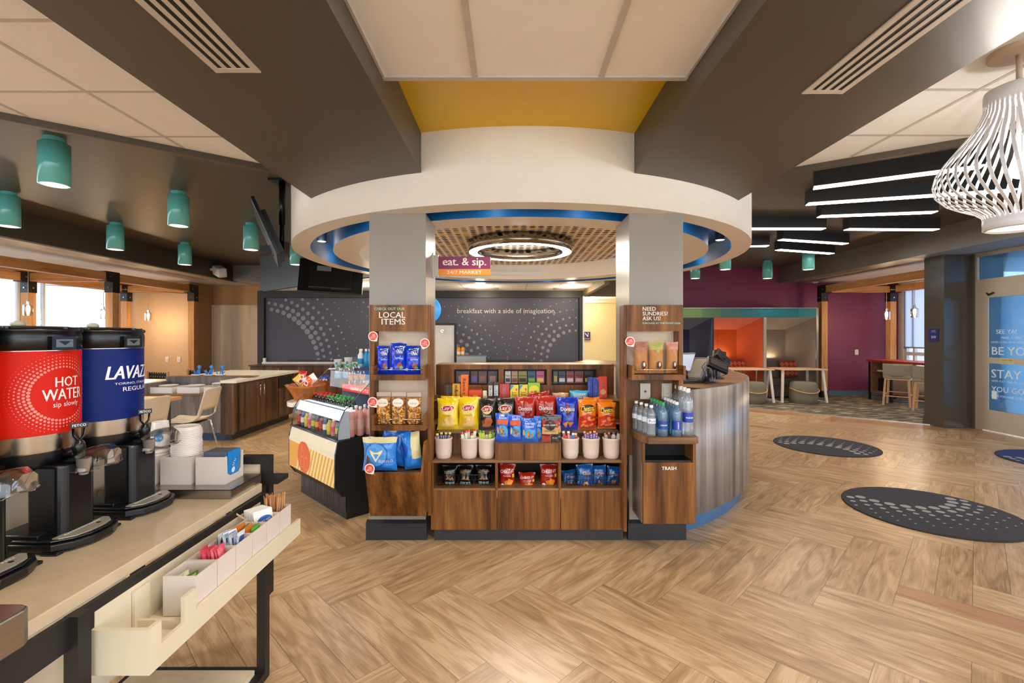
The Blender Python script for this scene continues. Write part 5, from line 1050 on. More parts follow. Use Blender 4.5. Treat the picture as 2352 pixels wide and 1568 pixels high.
    for xx, hw, z0, z1 in sec:
        vs += [(xx, y - hw, z0), (xx, y - hw * .92, (z0 + z1) / 2 + .008), (xx, y - hw * .5, z1), (xx, y + hw * .5, z1), (xx, y + hw * .92, (z0 + z1) / 2 + .008), (xx, y + hw, z0)]
    for i in range(4):
        for k in range(5): a = i * 6 + k; fs.append((a, a + 6, a + 7, a + 1))
    fs.append(tuple(range(24, 30))); g.add(vs, fs, CLEAR, None, True)
    for i in range(4):
        for sy in (0, 5): g.tube([vs[i * 6 + sy], vs[(i + 1) * 6 + sy]], .002, CLEAR, 5)
    g.build('spout_guard', t)
    return t
def arc_dots(g, fn, cu, cv, r0, rows, c, mx=.0042, a0=0, a1=360):
    for k in range(rows):
        rr = r0 + .0095 * k; n = int(2 * pi * rr / .0098 * (a1 - a0) / 360)
        for i in range(n):
            a = R(a0 + (a1 - a0) * (i + .5 * (k % 2)) / n); u, v = cu + rr * cos(a), cv + rr * sin(a)
            if abs(v) > .118: continue
            s_ = mx * (1 - k / rows) * (.55 + .45 * (.5 + .5 * cos(a - R(200)))); disc2(g, flat(c), 0, (0, 1, 0), (0, 0, 1), u, v, s_, s_, n=7, fn=lambda p, q, _: fn(p, q, .0003))
def det_red(g, fn):
    cu = -.02 * .131; T = lambda s, du, dv, w_, h_, c='#f0dcd6', b=.03: text(g, s, flat(c), 0, (0, 1, 0), (0, 0, 1), cu + du, dv, w=w_, h=h_, bold=b, fn=lambda u, v, _: fn(u, v, .0006))
    arc_dots(g, fn, cu - .008, -.008, .082, 6, '#e8877a', .0046); T('HOT', .006, .028, .072, .03); T('WATER', .0, -.010, .122, .034); T('sip slowly', .004, -.043, .08, .02, b=.0)
def det_blue(g, fn):
    cu = .13 * .131; T = lambda s, du, dv, w_, h_, b=.03, sh=0: text(g, s, flat('#e6e8f2'), 0, (0, 1, 0), (0, 0, 1), cu + du, dv, w=w_, h=h_, bold=b, shear=sh, fn=lambda u, v, _: fn(u, v, .0006))
    T('LAVAZZA', .0, .038, .21, .046, .06, .18); T('TORINO, ITALIA, 1895', .0, -.002, .17, .009, .02); T('REGULAR', .0, -.022, .12, .015, .02)
    arc_dots(g, fn, cu + .075, -.085, .03, 6, '#4a6fc0', .0035, 90, 270)
dispenser(1.706, '#051e66', 'coffee dispenser with dark blue wrap, at the far end of the row', '', det_blue)
dispenser(1.446, '#c41a08', 'hot water dispenser with red wrap, between the blue and orange ones', '', det_red)
dispenser(1.186, '#e0700a', 'coffee dispenser with orange wrap, at the frame edge beside the red one', '', lambda g, fn: None)
# ---------------------------------------------------------------- steel tray with cup lids and sleeves
g = MB(); z0, z1 = CZ, CZ + .036; x0, x1, y0, y1 = -1.60, -1.082, 1.804, 2.02
g.box((x0, y0, z1 - .004), (x1, y1, z1), STEEL); g.box((x0, y0, z0 + .002), (x1, y0 + .003, z1), STEEL); g.prism([(y0, z0), (y0 + .035, z0), (y0 + .037, z0 + .014), (y1 - .05, z0 + .014), (y1 - .048, z0 + .0), (y1, z0), (y1, z1), (y0, z1)], x1 - .003, x1, STEEL, axis='x'); g.box((x0, y0, z0), (x0 + .003, y1, z1), STEEL)
tag(g.build('serving_tray', bevel=.001), 'brushed steel tray under the white lid boxes at the counter end', 'tray')
zb = CZ + .036
for i, (a, b, l) in enumerate(((451, 518, 'white box of blue tea packets with a cut-out side'), (370, 440.5, 'white box holding the tall stack of cup lids'), (288, 359, 'white box of wide lids next to the blue dispenser'))):
    g = MB(); open_box(g, Xp(a, 1.871), Xp(b, 1.871), 1.866, 1.995, zb, .962, BIN, .004, i == 0); tag(g.build('lid_box'), l, 'box', 'white boxes on the steel tray')
LIDM = mat('lid_plastic', '#ddd3cb', .4)
lid0 = None
for k in range(30):
    z = .862 + k * .0068
    if lid0 is None:
        g = MB(); g.lathe([(.056, 0), (.0605, .0008), (.062, .003), (.0600, .0045), (.058, .0065), (.056, .015), (.049, .018), (.048, .014), (.001, .014)], LIDM, (0, 0, 0), 32, cap0=False); lid0 = g.build('cup_lid'); o = lid0
        tag(o, 'white cup lid somewhere in the tall lid stack', 'cup lid', 'cup lids in the tall stack')
    else: o = lid0.copy(); col.objects.link(o)
    if k == 29: o['label'] = 'white cup lid on top of the tall lid stack'
    o.location = (Xp(405.5, 1.871) + .0012 * sin(k), 1.93, z); o.scale = (.9, .9, 1)
lw = None
for k in range(6):
    if lw is None:
        g = MB(); g.lathe([(.058, 0), (.066, .001), (.068, .007), (.064, .012), (.058, .013), (.001, .013)], LIDM, (0, 0, 0), 32, cap0=False); lw = g.build('cup_lid'); o = lw; tag(o, 'wide white lid in the short stack beside the blue dispenser', 'cup lid', 'wide lids in the short stack')
    else: o = lw.copy(); col.objects.link(o)
    o.location = (-1.478, 1.93, .905 + k * .0125); o.scale = (.86, .86, 1)
g = MB(); g.lathe([(.036, 0), (.029, .10), (.027, .10), (.026, .095), (.001, .095)], WHTP, (0, 0, 0), 28, cap0=False)
fn = lambda u, v, o: ((.0335 - .0065 * v / .1 * 0 + .0012) * sin(u / .034 + .45), -(.0345) * cos(u / .034 + .45), v)
disc2(g, flat('#2a9ad8'), 0, (1, 0, 0), (0, 0, 1), 0, .036, .017, .017, fn=fn); disc2(g, flat('#2a9ad8'), 0, (1, 0, 0), (0, 0, 1), .006, .062, .009, .009, fn=fn)
text(g, 'tru', flat('#e8f2f8'), 0, (1, 0, 0), (0, 0, 1), .0, .036, w=.022, fn=lambda u, v, o: tuple(Vector(fn(u, v, 0)) * 1 + Vector((0, -.001, 0))))
o = g.build('paper_cup'); o.location = (-1.470, 1.955, .99); tag(o, 'white paper cup with blue circle logo behind the dispenser faucet', 'cup')
pk = None
for k in range(20):
    lab_ = 'blue tea packet standing in file in the cut-out box'
    if pk is None:
        g = MB(); g.box((-.0022, -.04, 0), (.0022, .04, .115), flat('#5a5e68', .4)); g.box((.0022, -.04, 0), (.0026, .04, .115), flat('#1a86d0', .35)); pk = g.build('tea_packet'); o = pk; tag(o, lab_, 'packet', 'tea packets standing in the box')
    else: o = pk.copy(); col.objects.link(o)
    o.location = (-1.25 + .0046 * k, 1.928, .862); o.rotation_euler = (0, R(4), 0)
g = MB(); g.box((-.0022, -.04, 0), (.0022, .04, .112), flat('#1a86d0', .35)); text(g, 'tru', flat('#d8ecf8'), (.003, 0, .06), (0, 1, 0), (0, 0, 1), 0, 0, w=.03, rot=1.2); disc2(g, flat('#d8ecf8'), (.003, 0, .06), (0, 1, 0), (0, 0, 1), 0, -.03, .012, .012)
o = g.build('tea_packet'); o.location = (-1.156, 1.93, .866); o.rotation_euler = (0, R(6), 0); tag(o, 'bright blue tea packet leaning first in the cut-out box', 'packet', 'tea packets standing in the box')
g = MB(); g.prism([(-1.5, .6), (-1.02, .6), (-1.0, .62), (-.992, .65), (-.992, .95), (-1.0, .966), (-1.02, .972), (-1.5, .972)], CZ, CZ + .075, STEEL); tag(g.build('steel_box', bevel=.004), 'brushed steel box with rounded corner at the near end of the counter', 'steel box')
# ================================================================ DINING SIDE
CAB = wood('cabinet_walnut', ['#2c2018', '#4a3626', '#644832', '#7d5e42'], (9, 9, .5), .32); CABG = wood('cabinet_grey_side', ['#4a4446', '#655d5c', '#7e7572', '#948b86'], (7, 7, .5), .4)
# breakfast island
t = thing('breakfast_island', 'walnut breakfast island with white quartz top near the dining windows', 'counter', (-4.3, 7.2, 0))
g = MB(); g.prism([(-3.73, 6.33), (-3.73, 8.2), (-4.98, 8.3), (-4.98, 6.95), (-3.95, 6.95), (-3.95, 6.33)], .80, .835, QTZW); g.prism([(-5.75, 6.2), (-5.0, 6.35), (-5.0, 6.95), (-5.75, 6.95)], .755, .80, QTZW); g.build('worktop', t)
g = MB(); g.box((-3.79, 6.36, .12), (-3.77, 8.15, .80), CAB); g.box((-3.95, 6.34, .1), (-3.77, 6.36, .80), CAB); g.box((-4.9, 6.96, .1), (-3.8, 8.15, .80), CAB); g.box((-3.77, 8.05, .12), (-3.74, 8.17, .8), CAB); g.build('body', t)
g = MB(); g.box((-3.768, 6.45, .14), (-3.752, 6.98, .77), CAB); g.build('door', t); g = MB(); g.box((-3.768, 6.99, .14), (-3.752, 7.5, .77), CAB); g.build('door', t)
ds = [o for o in t.children if o.name.startswith('door')]
for o, y in zip(ds, (6.93, 7.04)):
    g = MB(); g.tube([(-3.722, y, .56), (-3.722, y, .72)], .006, CHROME); [g.tube([(-3.755, y, z), (-3.722, y, z)], .004, CHROME) for z in (.585, .695)]; g.build('handle', o)
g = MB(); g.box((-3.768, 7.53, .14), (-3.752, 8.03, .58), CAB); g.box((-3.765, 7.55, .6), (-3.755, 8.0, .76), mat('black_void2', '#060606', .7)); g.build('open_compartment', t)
g = MB(); g.box((-5.3, 6.38, .115), (-3.96, 6.40, .64), CABG); g.box((-5.3, 6.37, .63), (-3.95, 6.78, .65), WALH); g.box((-5.02, 6.78, .65), (-3.9, 6.80, .845), CABG); g.box((-5.02, 6.78, .845), (-3.75, 6.95, .855), WALH); g.box((-5.0, 6.36, .12), (-5.0 + .03, 6.8, .79), CABG); g.box((-5.7, 6.3, 0), (-5.03, 6.9, .755), CABG); g.build('plate_ledge', t)
g = MB(); g.box((-5.3, 6.46, 0), (-3.96, 6.9, .115), mat('blue_plinth', '#23405f', .4)); g.box((-3.96, 6.46, 0), (-3.86, 8.1, .12), mat('dark_plinth', '#2a2320', .5)); g.build('plinth', t)
PLT = mat('porcelain', '#e6e0d8', .3)
for i, (px, l) in enumerate(((385, 'low white box with a stack of white plates, toward the blue dispenser'), (447, 'low white box with white plates in the middle of the ledge'), (507, 'low white box with white bowls beside the island corner'))):
    X = Xp(px, 6.55); g = MB(); open_box(g, X - .155, X + .155, 6.42, 6.72, .652, .735, mat('white_box', '#dcd9d8', .4), .008); tag(g.build('plate_box'), l, 'box', 'plate boxes on the island ledge')
    g = MB()
    for k in range(4): g.lathe([(.001, 0), (.07, 0), (.115, .014), (.117, .016), (.11, .017), (.07, .006)], PLT, (X, 6.57, .70 + k * .012 + (.03 if i == 2 else 0)), 28)
    tag(g.build('plate_stack'), ['stack of white plates in the box toward the dispenser', 'stack of white plates in the middle box', 'stack of white bowls in the box by the island corner'][i], 'plates', 'white dishes on the island ledge')
BLUC = mat('cutlery_blue', '#1c78c8', .4)
for i, (px, l) in enumerate(((460, 'white cup of blue forks with a round fork sign'), (488, 'white cup of blue knives with a round knife sign'), (513, 'white cup of cutlery with a round spoon sign'))):
    X = Xp(px, 6.87); t = thing('cutlery_cup', l, 'cutlery cup', (X, 6.87, .856), group='cutlery cups on the island')
    g = MB(); g.lathe([(.05, 0), (.075, .012), (.08, .02), (.07, .02)], PLT, (X - .04, 6.87, .856), 20); g.build('dish', t)
    g = MB(); rs2 = random.Random(i)
    for k in range(14 if i < 2 else 3):
        a = rs2.uniform(-1, 1); p = (X - .06 + .03 * a, 6.87 + rs2.uniform(-.02, .02), .865); g.tube([p, (p[0] + a * .05, p[1], .865 + .05 + .03 * rs2.random())], .006, BLUC, 4)
    g.build('cutlery', t)
    g = MB(); g.cyl((0, 0), .030, 0, .004, BLUC, 20, Matrix.Translation((X, 6.85, .985)) @ Matrix.Rotation(R(90), 4, 'X')); g.box((X - .014, 6.846, .86), (X + .014, 6.85, .97), BLUC); g.box((X - .004, 6.842, .965), (X + .004, 6.846, 1.005), flat('#7fb6e6')); g.build('sign', t)
# back cabinets under the serving window
t = thing('serving_cabinet', 'dark walnut cabinet run under the serving window shade', 'cabinet', (-3.7, 9.5, 0))
g = MB(); g.box((-5.2, 9.3, .1), (-2.0, 9.69, .835), CAB); g.box((-5.2, 9.33, 0), (-2.0, 9.6, .1), BLKM); g.build('body', t)
g = MB(); g.box((-5.22, 9.27, .835), (-2.0, 9.69, .858), CAB); g.build('top', t)
for i in range(5):
    x = -5.18 + i * .62; g = MB(); g.box((x, 9.28, .12), (x + .61, 9.3, .82), CAB); o = g.build('door', t)
    xh = x + (.56 if i % 2 == 0 else .05); g = MB(); g.tube([(xh, 9.25, .62), (xh, 9.25, .80)], .006, CHROME); g.build('handle', o)
# dining table and shell chairs
t = thing('dining_table', 'light wood dining table corner behind the blue dispenser', 'table', (-4.4, 5.0, 0))
g = MB(); g.box((-5.2, 4.55, .715), (-3.79, 5.37, .75), wood('table_top_wood', ['#b98a58', '#c99a68', '#d6aa78'], (.8, 6, 6), .4)); g.build('tabletop', t, bevel=.002)
for x in (-5.1, -3.9):
    for y in (4.62, 5.3): g = MB(); g.box((x - .02, y - .02, 0), (x + .02, y + .02, .715), BLKM); g.build('leg', t)
SHELL = mat('chair_shell', '#d9cbb4', .35, var=.02)
def shell_chair(loc, rz, label):
    t = thing('dining_chair', label, 'chair', loc, rz, 'cream shell chairs at the dining table'); k0 = len(bpy.data.objects)
    g = MB(); vs = []; fs = []; nu, nv = 16, 26
    # profile: seat front to back top, in local x (facing -x)
    prof = [(-.23, .455), (-.20, .445), (-.10, .435), (0, .432), (.08, .438), (.14, .46), (.175, .50), (.195, .56), (.215, .64), (.235, .72), (.255, .80), (.262, .83)]
    def PR(s):
        s *= len(prof) - 1; i = min(int(s), len(prof) - 2); f = s - i; return (prof[i][0] * (1 - f) + prof[i + 1][0] * f, prof[i][1] * (1 - f) + prof[i + 1][1] * f)
    def hole(s, w): return .485 < s < .65 and abs(w) < .70
    idx = {}
    for th in (0, 1):
        for j in range(nv + 1):
            s = j / nv; px_, pz = PR(s)
            for i in range(nu + 1):
                w = -1 + 2 * i / nu; hw = .225 * (1 - .22 * max(0, s - .5) ** 1) * (1 - .25 * max(0, abs(s - .0) < .06) * (1 - s / .06) ) * (1 - .3 * max(0, (s - .93) / .07) ** 2)
                cup_ = .022 * w * w; nxx = -cup_ if s > .55 else 0; nzz = cup_ if s <= .55 else 0
                off = .009 * th; idx[(th, j, i)] = len(vs); vs.append((px_ + nxx + (off if s > .5 else 0), w * hw, pz + nzz - (off if s <= .5 else 0)))
    cells = set()
    for j in range(nv):
        for i in range(nu):
            if not hole((j + .5) / nv, -1 + 2 * (i + .5) / nu): cells.add((j, i))
    for (j, i) in cells:
        fs.append([idx[(0, j, i)], idx[(0, j, i + 1)], idx[(0, j + 1, i + 1)], idx[(0, j + 1, i)]]); fs.append([idx[(1, j, i)], idx[(1, j + 1, i)], idx[(1, j + 1, i + 1)], idx[(1, j, i + 1)]])
        for (dj, di, a, b) in ((-1, 0, (j, i), (j, i + 1)), (1, 0, (j + 1, i + 1), (j + 1, i)), (0, -1, (j + 1, i), (j, i)), (0, 1, (j, i + 1), (j + 1, i + 1))):
            if (j + dj, i + di) not in cells: fs.append([idx[(0, *a)], idx[(1, *a)], idx[(1, *b)], idx[(0, *b)]])
    g.add(vs, fs, SHELL, None, True); o = g.build('shell', t, world=False)
    for sx in (-1, 1):
        for sy in (-1, 1):
            g = MB(); g.tube([(.02 * sx, sy * .12, .425), (.13 * sx, sy * .16, .415), (.21 * sx, sy * .21, 0)], .009, CHROME, 10); g.build('leg', t, world=False)
    g = MB(); g.box((-.12, -.12, .418), (.12, .12, .43), BLK); g.build('seat_bracket', t, world=False)
    return t
ch = shell_chair((-3.80, 5.55, 0), R(8), 'cream shell chair with slotted back beside the table corner, fully in view')
dup(ch, (-3.83, 4.72, 0), R(-6), 'cream shell chair half hidden behind the blue dispenser')
def strap_chair(loc, rz, label):
    t = thing('strap_chair', label, 'chair', loc, rz, 'black strap chairs at the dining windows')
    g = MB(); g.bar((-.25, .2, 0), (-.25, .26, .86), .03, .03, TIMB); g.bar((.25, .2, 0), (.25, .26, .86), .03, .03, TIMB); g.bar((-.25, -.22, 0), (-.25, -.22, .44), .03, .03, TIMB); g.bar((.25, -.22, 0), (.25, -.22, .44), .03, .03, TIMB); g.box((-.25, -.24, .42), (.25, .22, .44), TIMB); g.build('frame', t, world=False)
    g = MB()
    for k in range(9): x = -.22 + .055 * k; g.box((x - .018, .232, .60), (x + .018, .236 , .84), BLK)
    for k in range(4): z = .62 + .06 * k; g.box((-.25, .229 + .006 * (k % 2), z - .02), (.25, .233 + .006 * (k % 2), z + .02), BLK)
    g.build('back_straps', t, world=False); g = MB(); [g.box((-.22 + .055 * k - .02, -.22, .44), (-.22 + .055 * k + .02, .2, .445), BLK) for k in range(9)]; g.build('seat_straps', t, world=False); return t
s1 = strap_chair((-5.72, 7.9, 0), R(160), 'black strap chair beside the timber post'); dup(s1, (-5.35, 8.35, 0), R(170), 'black strap chair half behind the island top'); dup(s1, (-6.3, 7.75, 0), R(160), 'black strap chair nearest the dining windows')
for px, l in ((384, 'white wall outlet plate farther from the timber post'), (411, 'white wall outlet plate close to the timber post')):
    X = Xp(px, 11.04); Z = Zp(825, 11.04); g = MB(); g.box((X - .038, 11.036, Z - .06), (X + .038, 11.05, Z + .06), WHTP); g.box((X - .014, 11.03, Z - .035), (X + .014, 11.037, Z + .035), mat('outlet_face', '#d9cdc0', .4)); tag(g.build('wall_outlet'), l + ' on the tan wall', 'outlet')
# ---------------------------------------------------------------- refrigerated display case (front faces the coffee counter at 45 degrees)
RC = Matrix.Translation((-1.293, 3.67, 0)) @ Matrix.Rotation(R(-45), 4, 'Z') @ Matrix.Identity(4)
# local frame: -x runs along the front toward the dining side, +y runs into the depth
RCI = RC
ux = Vector((.7071, -.7071, 0)); vy = Vector((.7071, .7071, 0))
def W(u, v, z): p = Vector((-1.293, 3.67, 0)) + ux * u + vy * v; return (p.x, p.y, z)
MW = Matrix((( .7071, .7071, 0, -1.293), (-.7071, .7071, 0, 3.67), (0, 0, 1, 0), (0, 0, 0, 1)))
L = .94
t = thing('display_cooler', 'black refrigerated drink case with yellow striped front and curved glass', 'display case', (-1.5, 4.2, 0))
CBK = mat('cooler_black', '#15161a', .35)
g = MB(); g.box((-L + .02, 0, 0), (0, .42, .20), CBK, MW); g.build('base', t)
gr = mat('grille_dark', '#1c1e22', .4); g = MB(); g.box((-L + .06, -.004, .06), (-.01, 0, .19), gr, MW)
for k in range(60): g.box((-L + .07 + k * .0145, -.010, .065), (-L + .078 + k * .0145, -.004, .185), mat('grille_steel', '#7d8894', .25, 1), MW)
g.build('vent_grille', t)
prof = [(-.045, .19), (-.0965, .265), (-.0965, .53), (-.075, .62), (.02, .634), (.44, .634), (.44, .19)]
g = MB(); vs = [];
g.prism(prof, -L - .02, -L, CBK, MW, axis='x'); g.prism(prof, -.0, .018, CBK, MW, axis='x'); g.prism([(-.04, .19), (-.088, .265), (-.088, .53), (-.068, .60), (.43, .60), (.43, .19)], -L, 0, CBK, MW, axis='x'); g.build('cabinet', t)
YF = flat('#e8a93a', .3); YP = flat('#f2dfa0', .3); CR = flat('#f0e6c8', .3)
g = MB(); def_f = lambda u, z, o=0: W(u, -.0975 - o if z <= .53 else -.0975 + (z - .53) / .09 * .0215 - o, z)
def PP(pts, m, o): g.add([def_f(a, b, o) for a, b in pts], [tuple(range(len(pts)))], m)
g.box((-L, -.0965, .265), (-.0, -.088, .53), YF, MW); PP([(-L, .265), (0, .265), (0, .53), (-L, .53)], YF, .0005)
for k in range(14):
    a = -.78 + k * .06; b = a + .032; 
    lo, hi = .265, .53
    q = [(a, lo), (b, lo), (b + .12, hi), (a + .12, hi)]
    q = [(min(0, x), z if x <= 0 else z) for x, z in q]
    if b < -.0: PP([(a, lo), (b, lo), (min(0, b + .12), lo + (hi - lo) * min(1, (0 - b) / .12)) if b + .12 > 0 else (b + .12, hi)] + ([(0, hi)] if False else []) + ([(a + .12, hi)] if a + .12 <= 0 else [(0, lo + (hi - lo) * (-a) / .12)]), YP, .0012)
PP([(-L, .53), (0, .53), (0, .62), (-L, .62)], CR, .0005)
PP([(-L, .50), (-L * .99, .50), (0, .485), (0, .53), (-L, .53)], CR, .002)
og = flat('#e2622c', .3); n = 36; cu, cz_, rr_ = -.60, .40, .135
g.add([def_f(cu, cz_, .003)] + [def_f(cu + rr_ * cos(2 * pi * k / n), min(.53, cz_ + rr_ * sin(2 * pi * k / n)), .003) for k in range(n)], [(0, 1 + k, 1 + (k + 1) % n) for k in range(n)], og)
lnm = flat('#f2a05c', .3)
def PL(p, q, w_=.003):
    a = Vector(p); b = Vector(q); d = (b - a).normalized(); nn = Vector((-d.y, d.x)) * w_; PP([a + nn, a - nn, b - nn, b + nn], lnm, .004)
for a, b in (((-.66, .31), (-.66, .43)), ((-.60, .31), (-.60, .43)), ((-.66, .31), (-.60, .31)), ((-.66, .43), (-.64, .46)), ((-.60, .43), (-.62, .46)), ((-.64, .46), (-.64, .49)), ((-.62, .46), (-.62, .49)), ((-.64, .49), (-.62, .49)), ((-.575, .30), (-.575, .40)), ((-.525, .30), (-.525, .40)), ((-.575, .30), (-.525, .30)), ((-.575, .40), (-.525, .40)), ((-.555, .40), (-.545, .43)), ((-.66, .40), (-.60, .40))): PL(a, b)
g.build('front_graphic', t)
g = MB(); RL = mat('cooler_rail', '#5a6170', .25, .8); g.tube([W(-L - .02, -.078, .627), W(.018, -.078, .627)], .010, RL, 10); g.tube([W(.010, -.0975, .265), W(.010, -.0975, .53), W(.01, -.076, .62)], .006, RL, 6); g.tube([W(-L, -.0975, .53), W(-L, -.076, .62)], .006, RL, 6); g.build('front_rail', t)
g = MB(); cv = [(-.075, .635), (-.072, .70), (-.055, .78), (-.015, .86)]
CG = glassy('case_glass', (.95, .97, .98), 0, .02, .35); vs = [W(u, v, z) for v, z in cv for u in (-L, 0)]; g.add(vs, [(i, i + 1, i + 3, i + 2) for i in (0, 2, 4)], CG, None, True)
g.add([W(-L, -.015, .86), W(0, -.015, .86), W(0, .30, 1.16), W(-L, .30, 1.16)], [(0, 1, 2, 3)], CG); g.tube([W(-L, -.015, .86), W(0, -.015, .86)], .004, RL, 6); g.tube([W(0, -.015, .86), W(0, .30, 1.16)], .003, RL, 6); g.tube([W(-L, -.015, .86), W(-L, .30, 1.16)], .003, RL, 6); g.tube([W(0, v, z) for v, z in cv], .004, RL, 6); g.tube([W(-L, v, z) for v, z in cv], .004, RL, 6); g.build('curved_glass', t)
g = MB(); shm = mat('cooler_white', '#e9eff2', .15, emit=.35, ecol='#e6f2ff'); g.add([W(-L + .01, .0, .845), W(-.01, .0, .845), W(-.01, -.04, .775), W(-L + .01, -.04, .775)], [(0, 1, 2, 3)], shm)
g.box((-L + .01, -.01, .84), (-.01, .08, .85), shm, MW); g.build('top_shelf', t)
g = MB(); EPM = mat('cooler_end_panel', '#c4d4de', .25); g.prism([(-.07, .635), (-.066, .70), (-.05, .78), (-.015, .85), (.02, .85), (.03, .635)], -.012, -.002, EPM, MW, axis='x'); g.build('end_panel', t)
g = MB(); g.box((-L + .01, .40, .634), (0, .42, .93), mat('cooler_back', '#3b4f66', .3), MW); g.build('back_wall', t)
g = MB(); hm = flat('#d93a2c'); 
HD = [W(-.72, .20, .985), W(.1, .20, .885), W(.1, .20, .945), W(-.72, .20, 1.04)]
HD = [W(-.60, .34, .945), W(.06, .34, .945), W(.06, .34, 1.0), W(-.60, .34, 1.0)]; g.box((-.80, .34, .925), (.06, .345, .985), hm, MW)
text(g, 'CRAVING A LITTLE SOMETHING?', flat('#f6dcd4'), W(-.33, .338, .955), ux, (0, 0, 1), 0, 0, w=.6, bold=.02); g.build('header_strip', t)
light('AREA', W(-.47, .18, 1.12), 2.2, (.85, .94, 1), (R(0), 0, R(-45)), size=.8, size_y=.15)
# drinks: lower row behind the glass, middle rows of soda, pink lemonade by the side
dk = []
def case_bottle(u, v, z, r, h, liq, capc, labc, label, group, words=None):
    p = W(u, v, z); return bottle('drink_bottle', label, 'drink bottle', p[0], p[1], z, r, h, capc, labc, liquid=liq, group=group, seg=12, labz=(.25, .58))
GREEN = glassy('green_bottle', (.22, .75, .35), .3); COLA = mat('cola_liquid', '#2a130c', .08); PINK = mat('pink_lemonade', '#e3a59f', .15); MIXD = [('#8a2f2a', '#1a1a1c', '#c83a30'), ('#3a5a7a', '#1a1a1c', '#e8e2d0'), ('#c8b84a', '#2a2a2a', '#d8c23a'), ('#d88a9a', '#eeeeee', '#e04a6a'), ('#5a7a4a', '#222222', '#c8c84a'), ('#7a3a2a', '#222222', '#e6a03a')]
drinks = {'pink': (.03, .235, PINK, '#f2f2f4', '#e9b8a8'), 'cola': (.03, .215, COLA, '#c0281e', '#b8241a'), 'green': (.03, .215, GREEN, '#2a9a3a', '#2f9a48')}
first = {}
def put(kind, u, v, z, label, group, spec=None, rz=0):
    if kind not in first:
        r, h, liq, capc, labc = spec or drinks[kind]
        first[kind] = bottle('drink_bottle', label, 'drink bottle', 0, 0, 0, r, h, capc, labc, liquid=liq, group=group, seg=12, labz=(.25, .58)); o = first[kind]; o.location = W(u, v, z)
    else: o = dup(first[kind], W(u, v, z), None, label, group)
    return o
for i in range(2):
    for k in range(3): put('pink', -.045 - .072 * i, .06 + .078 * k, .636, 'pink lemonade bottle %s in the display case' % [['nearest the case corner', 'second from the case corner', 'third from the case corner'][k] + ', front row', ['nearest the case corner', 'second from the case corner', 'third from the case corner'][k] + ', back row'][i], 'pink lemonade bottles in the display case') if k > 0 or True else None
for i in range(2):
    for k in range(4): put('cola', -.90 + .075 * k, .12 + .08 * i, .70, 'red capped cola bottle standing high in the display case', 'red capped cola bottles in the display case')
    for k in range(5): put('green', -.60 + .075 * k, .12 + .08 * i, .70, 'green soda bottle standing high in the display case', 'green soda bottles in the display case')
for k in range(11):
    c1, c2, c3 = MIXD[k % 6]; p = W(-.88 + .078 * k, -.02, .637)
    g = MB(); g.lathe([(.024, 0), (.026, .01), (.026, .085), (.015, .105), (.013, .12)], mat('drink_' + c1.lstrip('#'), c1, .2), (*p[:2], p[2]), 12); g.cyl(p[:2], .015, p[2] + .12, p[2] + .132, flat(c2), 10); g.lathe([(.0265, .03), (.0265, .075)], flat(c3), p, 12, cap0=False, cap1=False)
    tag(g.build('small_bottle'), '%s small bottle behind the curved glass' % ['dark red', 'blue grey', 'yellow', 'rose pink', 'green', 'brown'][k % 6], 'small bottle', '%s small bottles behind the curved glass' % ['dark red', 'blue grey', 'yellow', 'rose pink', 'green', 'brown'][k % 6])
g = MB(); g.box((-.95, .1, .634), (-.16, .30, .698), mat('case_step', '#e4ecf2', .3), MW); tag(g.build('case_riser'), 'white riser under the soda bottles in the display case', 'riser')
# ---------------------------------------------------------------- white snack counter behind the case, with bowls and tubs
t = thing('snack_counter', 'white counter with rounded end behind the drink case', 'counter', (-1.6, 4.8, 0))
pts = [(-1.95 + .19 * cos(R(a)), 4.52 + .24 * sin(R(a))) for a in range(110, 251, 10)]
g = MB(); g.prism(pts + [(-1.925, 4.44), (-1.665, 4.68), (-1.05, 4.07), (-1.0, 5.25), (-1.6, 5.3), (-2.12, 5.25)], .785, .825, QTZW); g.build('worktop', t, bevel=.004)
g = MB(); g.box((-2.02, 4.5, 0), (-1.99, 4.53, .785), STEEL); g.build('leg', t); g = MB(); g.prism([(-1.95, 4.75), (-1.70, 4.74), (-1.1, 4.16), (-1.1, 5.15), (-1.95, 5.15)], 0, .785, CAB); g.build('body', t)
def wbowl(x, y, r, h, label):
    t = thing('wooden_bowl', label, 'bowl', (x, y, .826), group='wooden snack bowls')
    g = MB(); m = wood('bowl_wood', ['#8a4718', '#b5682c', '#c87d3a'], (4, 4, 4), .35); n = 112; pr = [(.5, 0), (.56, .15), (.70, .5), (.88, .85), (1.0, 1.0), (.95, .98), (.62, .5), (.45, .12), (.02, .1)]
    vs = [(x + r * q * (1 + .022 * cos(14 * 2 * pi * j / n)) * cos(2 * pi * j / n), y + r * q * (1 + .022 * cos(14 * 2 * pi * j / n)) * sin(2 * pi * j / n), .826 + h * zz + (.003 * cos(14 * 2 * pi * j / n) if q >= .95 else 0)) for q, zz in pr for j in range(n)]
    fs = [(i * n + j, i * n + (j + 1) % n, (i + 1) * n + (j + 1) % n, (i + 1) * n + j) for i in range(len(pr) - 1) for j in range(n)]; g.add(vs, fs, m, None, True); g.build('bowl_body', t); return t
wbowl(-1.99, 4.52, .185, .15, 'orange brown fluted wooden bowl of snack packs on the counter end'); wbowl(-1.98, 5.02, .15, .15, 'second fluted wooden bowl, behind the front one')
sp_ = [('#c8281e', 'red'), ('#e8e0d4', 'white'), ('#e05a1c', 'orange'), ('#2c50b0', 'blue'), ('#e8b83a', 'yellow'), ('#e04a34', 'bright red'), ('#ead9c8', 'cream')]
